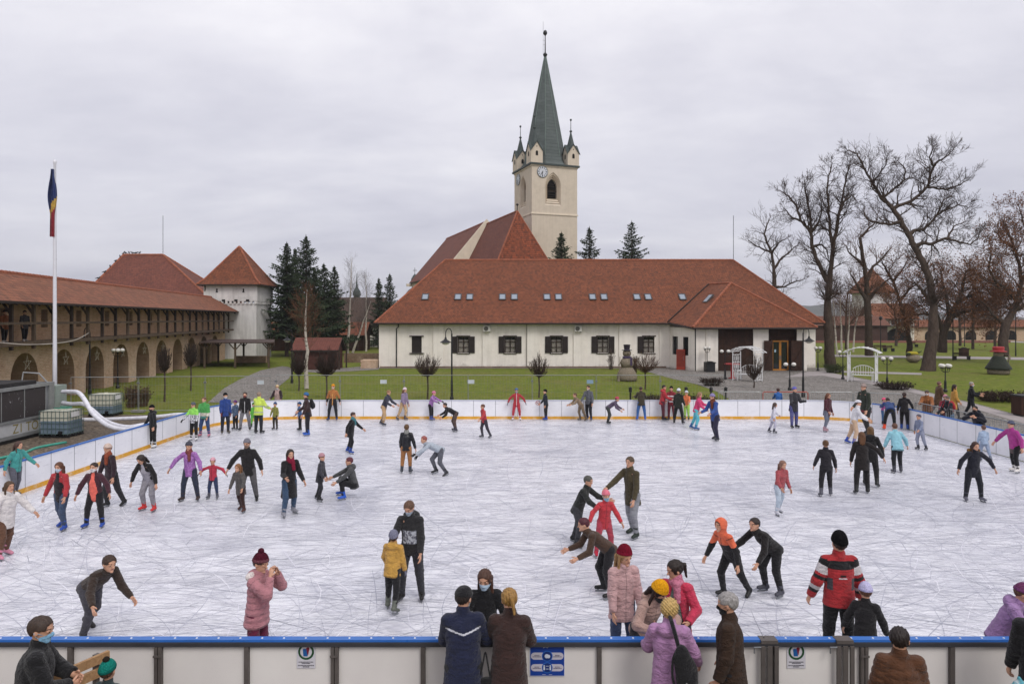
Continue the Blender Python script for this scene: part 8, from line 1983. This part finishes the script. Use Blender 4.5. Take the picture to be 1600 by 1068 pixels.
# spectators past the right boards, and walkers
OS = dict(skates=False, group=SPE)
def sp_(lab, x, y0, Y, H, **k): return person(lab, at(x, Y), H, **k)
sp_('spectator in an orange brown jacket, cap and white mask at the right barrier', 1449, 605, 30.2, 1.72, yaw=-40, lean=10, arms=((10, 40, 50), (10, 40, 50)), legs=STAND, top='#9a5a1e', bulk=1.2, bot='#3a3028', hat=('cap', '#5a5044'), mask='#d4d0cc', hair=('short', '#4a3a30'), **OS)
sp_('spectator in a maroon jacket and pink hat at the right barrier', 1477, 610, 29.2, 1.62, yaw=-30, lean=10, arms=FWD, legs=STAND, top='#7c1830', bot='#2a2226', hat=('beanie', '#c88a98', None), mask='#4a3a44', **OS)
d = sp_('man in a black jacket with a red backpack and jeans at the right barrier', 1484, 612, 28.2, 1.70, yaw=-75, lean=14, arms=FWD, legs=STAND, top='#20222a', bot='#5a7a9c', hair=('short', '#5a4c44'), mask='#6a6a70', **OS); backpack(d, '#c01c2a', 'red backpack on the man in the black jacket at the right barrier')
sp_('bearded man in a navy jacket with grey hood leaning on the right barrier', 1530, 626, 25.6, 1.74, yaw=-55, lean=34, head=(-16, 0), arms=({'to': (-.1, -.5, 1.2), 'pole': (-1, 0, -.6)}, {'to': (.1, -.5, 1.18), 'pole': (1, 0, -.6)}), legs=((-8, 4, 2), (-8, 4, 2)), top='#181a26', hood='down', bulk=1.2, bot='#1c1d26', hair=('short', '#1c1512'), mask='#241a16', **OS)
OW = dict(skates=False, group=WA)
sp_('walker in a fluffy brown coat behind the right barrier', 1466, 585, 34.5, 1.74, yaw=85, lean=4, arms=DOWN, legs=((20, 3, 8), (-16, 3, 14)), top='#5c4028', hem=.2, bulk=1.3, bot='#6a6a74', feet=blk_s, hair=('short', '#6a4c44'), **OW)
sp_('walker in a long yellow coat behind the right barrier', 1490, 588, 33.2, 1.70, yaw=70, lean=4, arms=DOWN, legs=((18, 3, 8), (-14, 3, 14)), top='#c48c1a', hem=.22, bulk=1.3, bot='#1f1f24', feet=blk_s, hair=('long', '#2c1e1a'), **OW)
sp_('grey haired walker in a black jacket on the lawn edge', 1517, 585, 34.0, 1.74, yaw=60, lean=2, arms=((10, 20, 70), (10, 30, 70)), legs=((16, 3, 8), (-12, 3, 14)), top='#17171d', bulk=1.15, bot='#23262e', feet=blk_s, hair=('short', '#9a948c'), mask='#cfd0d4', **OW)
sp_('spectator in a pale pink vest and dark sleeves behind the far boards', 434, 602, 34.3, 1.52, yaw=0, lean=6, arms=((20, 20, 40), (20, 20, 40)), legs=STAND, top='#c0a09a', sleeve='#33242a', bot='#3a3038', hat=('beanie', '#d0b890', None), mask='#c4ccd4', hood='down', bulk=1.15, **OS)
sp_('child in a bright blue jacket watching from behind the far boards', 1216, 606, 33.7, 1.42, yaw=170, lean=4, arms=FWD, legs=STAND, top='#2464b0', bot='#1d1d24', hair=('short', '#3a1e1a'), **OS)
for x, Y, dz, lab, c, h in ((14, 35.0, 3.6, 'visitor in an orange brown jacket and dark hat on the timber gallery', '#8a4a1c', '#17171a'), (36, 36.9, 3.6, 'visitor in grey with a dark hat on the timber gallery', '#4a4648', '#1a1a1c')):
    X = -25.4 - .17 * (Y - 30) - .02 + .45; person(lab, (X, Y), 1.68, yaw=60, lean=3, arms=DOWN, legs=((14, 3, 8), (-10, 3, 10)), top=c, hem=.1, bulk=1.1, bot='#1e1c20', feet='#b0aaa6', hat=('beanie', h, None), skates=False, group='visitors on the gallery', lift=dz)
# bags held or worn by the near spectators
t = tag(empty('shoulder_bag', (1.87, 7.46, 1.02), R(10)), 'black sling bag on the back of the woman in the lilac jacket', 'bag')
def fbag(p):
    d = smin(ell(p, V3(.03, 0, -.1), (.125, .07, .22)), ell(p, V3(-.03, .01, .1), (.085, .06, .15)), .04); return smin(d, ell(p, V3(.05, -.05, -.14), (.085, .04, .1)), .015)
co, Q = surf(fbag, V3(-.25, -.2, -.4), V3(.25, .2, .35), .01); np_obj('bag', co, Q, [cloth('#18171a')], t)
m = MB(); m.tube(smooth_pts([(-.05, .03, .2), (-.07, .09, .34), (-.08, .16, .44), (-.06, .26, .46)]), .022, 6); m.tube(smooth_pts([(-.09, .0, -.25), (-.12, .04, -.1), (-.12, .02, .1), (-.06, .02, .22)]), .014, 6); m.build('strap', cloth('#18171a'), t)
m = MB(); m.tube(smooth_pts([(-.02, -.085, -.12), (.05, -.10, -.16), (.11, -.085, -.14)]), .005, 5); m.box(.06, -.096, -.19, .1, -.09, -.175); m.build('zip', M_galv, t)
t = tag(empty('handbag', (-.30, 7.72, .62)), 'black tote bag hanging between the navy man and the woman in brown', 'bag')
def ftote(p): return smax(cap(p, V3(0, 0, -.2), V3(0, 0, .1), .14, .09, (V3(0, 1, 0), .45)), p[:, 2] - .16, .02) + .003 * np.sin(p[:, 2] * 60 + p[:, 0] * 30)
co, Q = surf(ftote, V3(-.25, -.15, -.4), V3(.25, .15, .3), .01); np_obj('bag', co, Q, [cloth('#17161a')], t)
m = MB(); m.tube(smooth_pts([(-.06, 0, .14), (-.03, 0, .3), (.0, .05, .42), (.03, 0, .3), (.06, 0, .14)]), .01, 6); m.build('handle', cloth('#17161a'), t)
t = tag(empty('plastic_bag', (5.46, 7.40, .80)), 'thin turquoise and clear plastic bag in the hand at the right edge', 'bag')
pm_ = NT('thin_plastic'); _n = pm_.noise(pm_.coord('Object'), 9, 4); pm_.set(pm_.ramp(_n, [(.45, '#5ab4c4'), (.55, '#c8d4d8')]), .25, .5); pm_.b.inputs['Transmission Weight'].default_value = .35
def fpl(p): return smin(cap(p, V3(0, 0, -.2), V3(0, 0, .02), .15, .1, (V3(0, 1, 0), .5)), cap(p, V3(0, 0, .0), V3(0, 0, .14), .07, .02), .04) + .008 * np.sin(p[:, 2] * 50 + p[:, 0] * 40) * np.sin(p[:, 0] * 60)
co, Q = surf(fpl, V3(-.3, -.2, -.42), V3(.3, .2, .2), .012); np_obj('bag', co, Q, [pm_.mat], t)
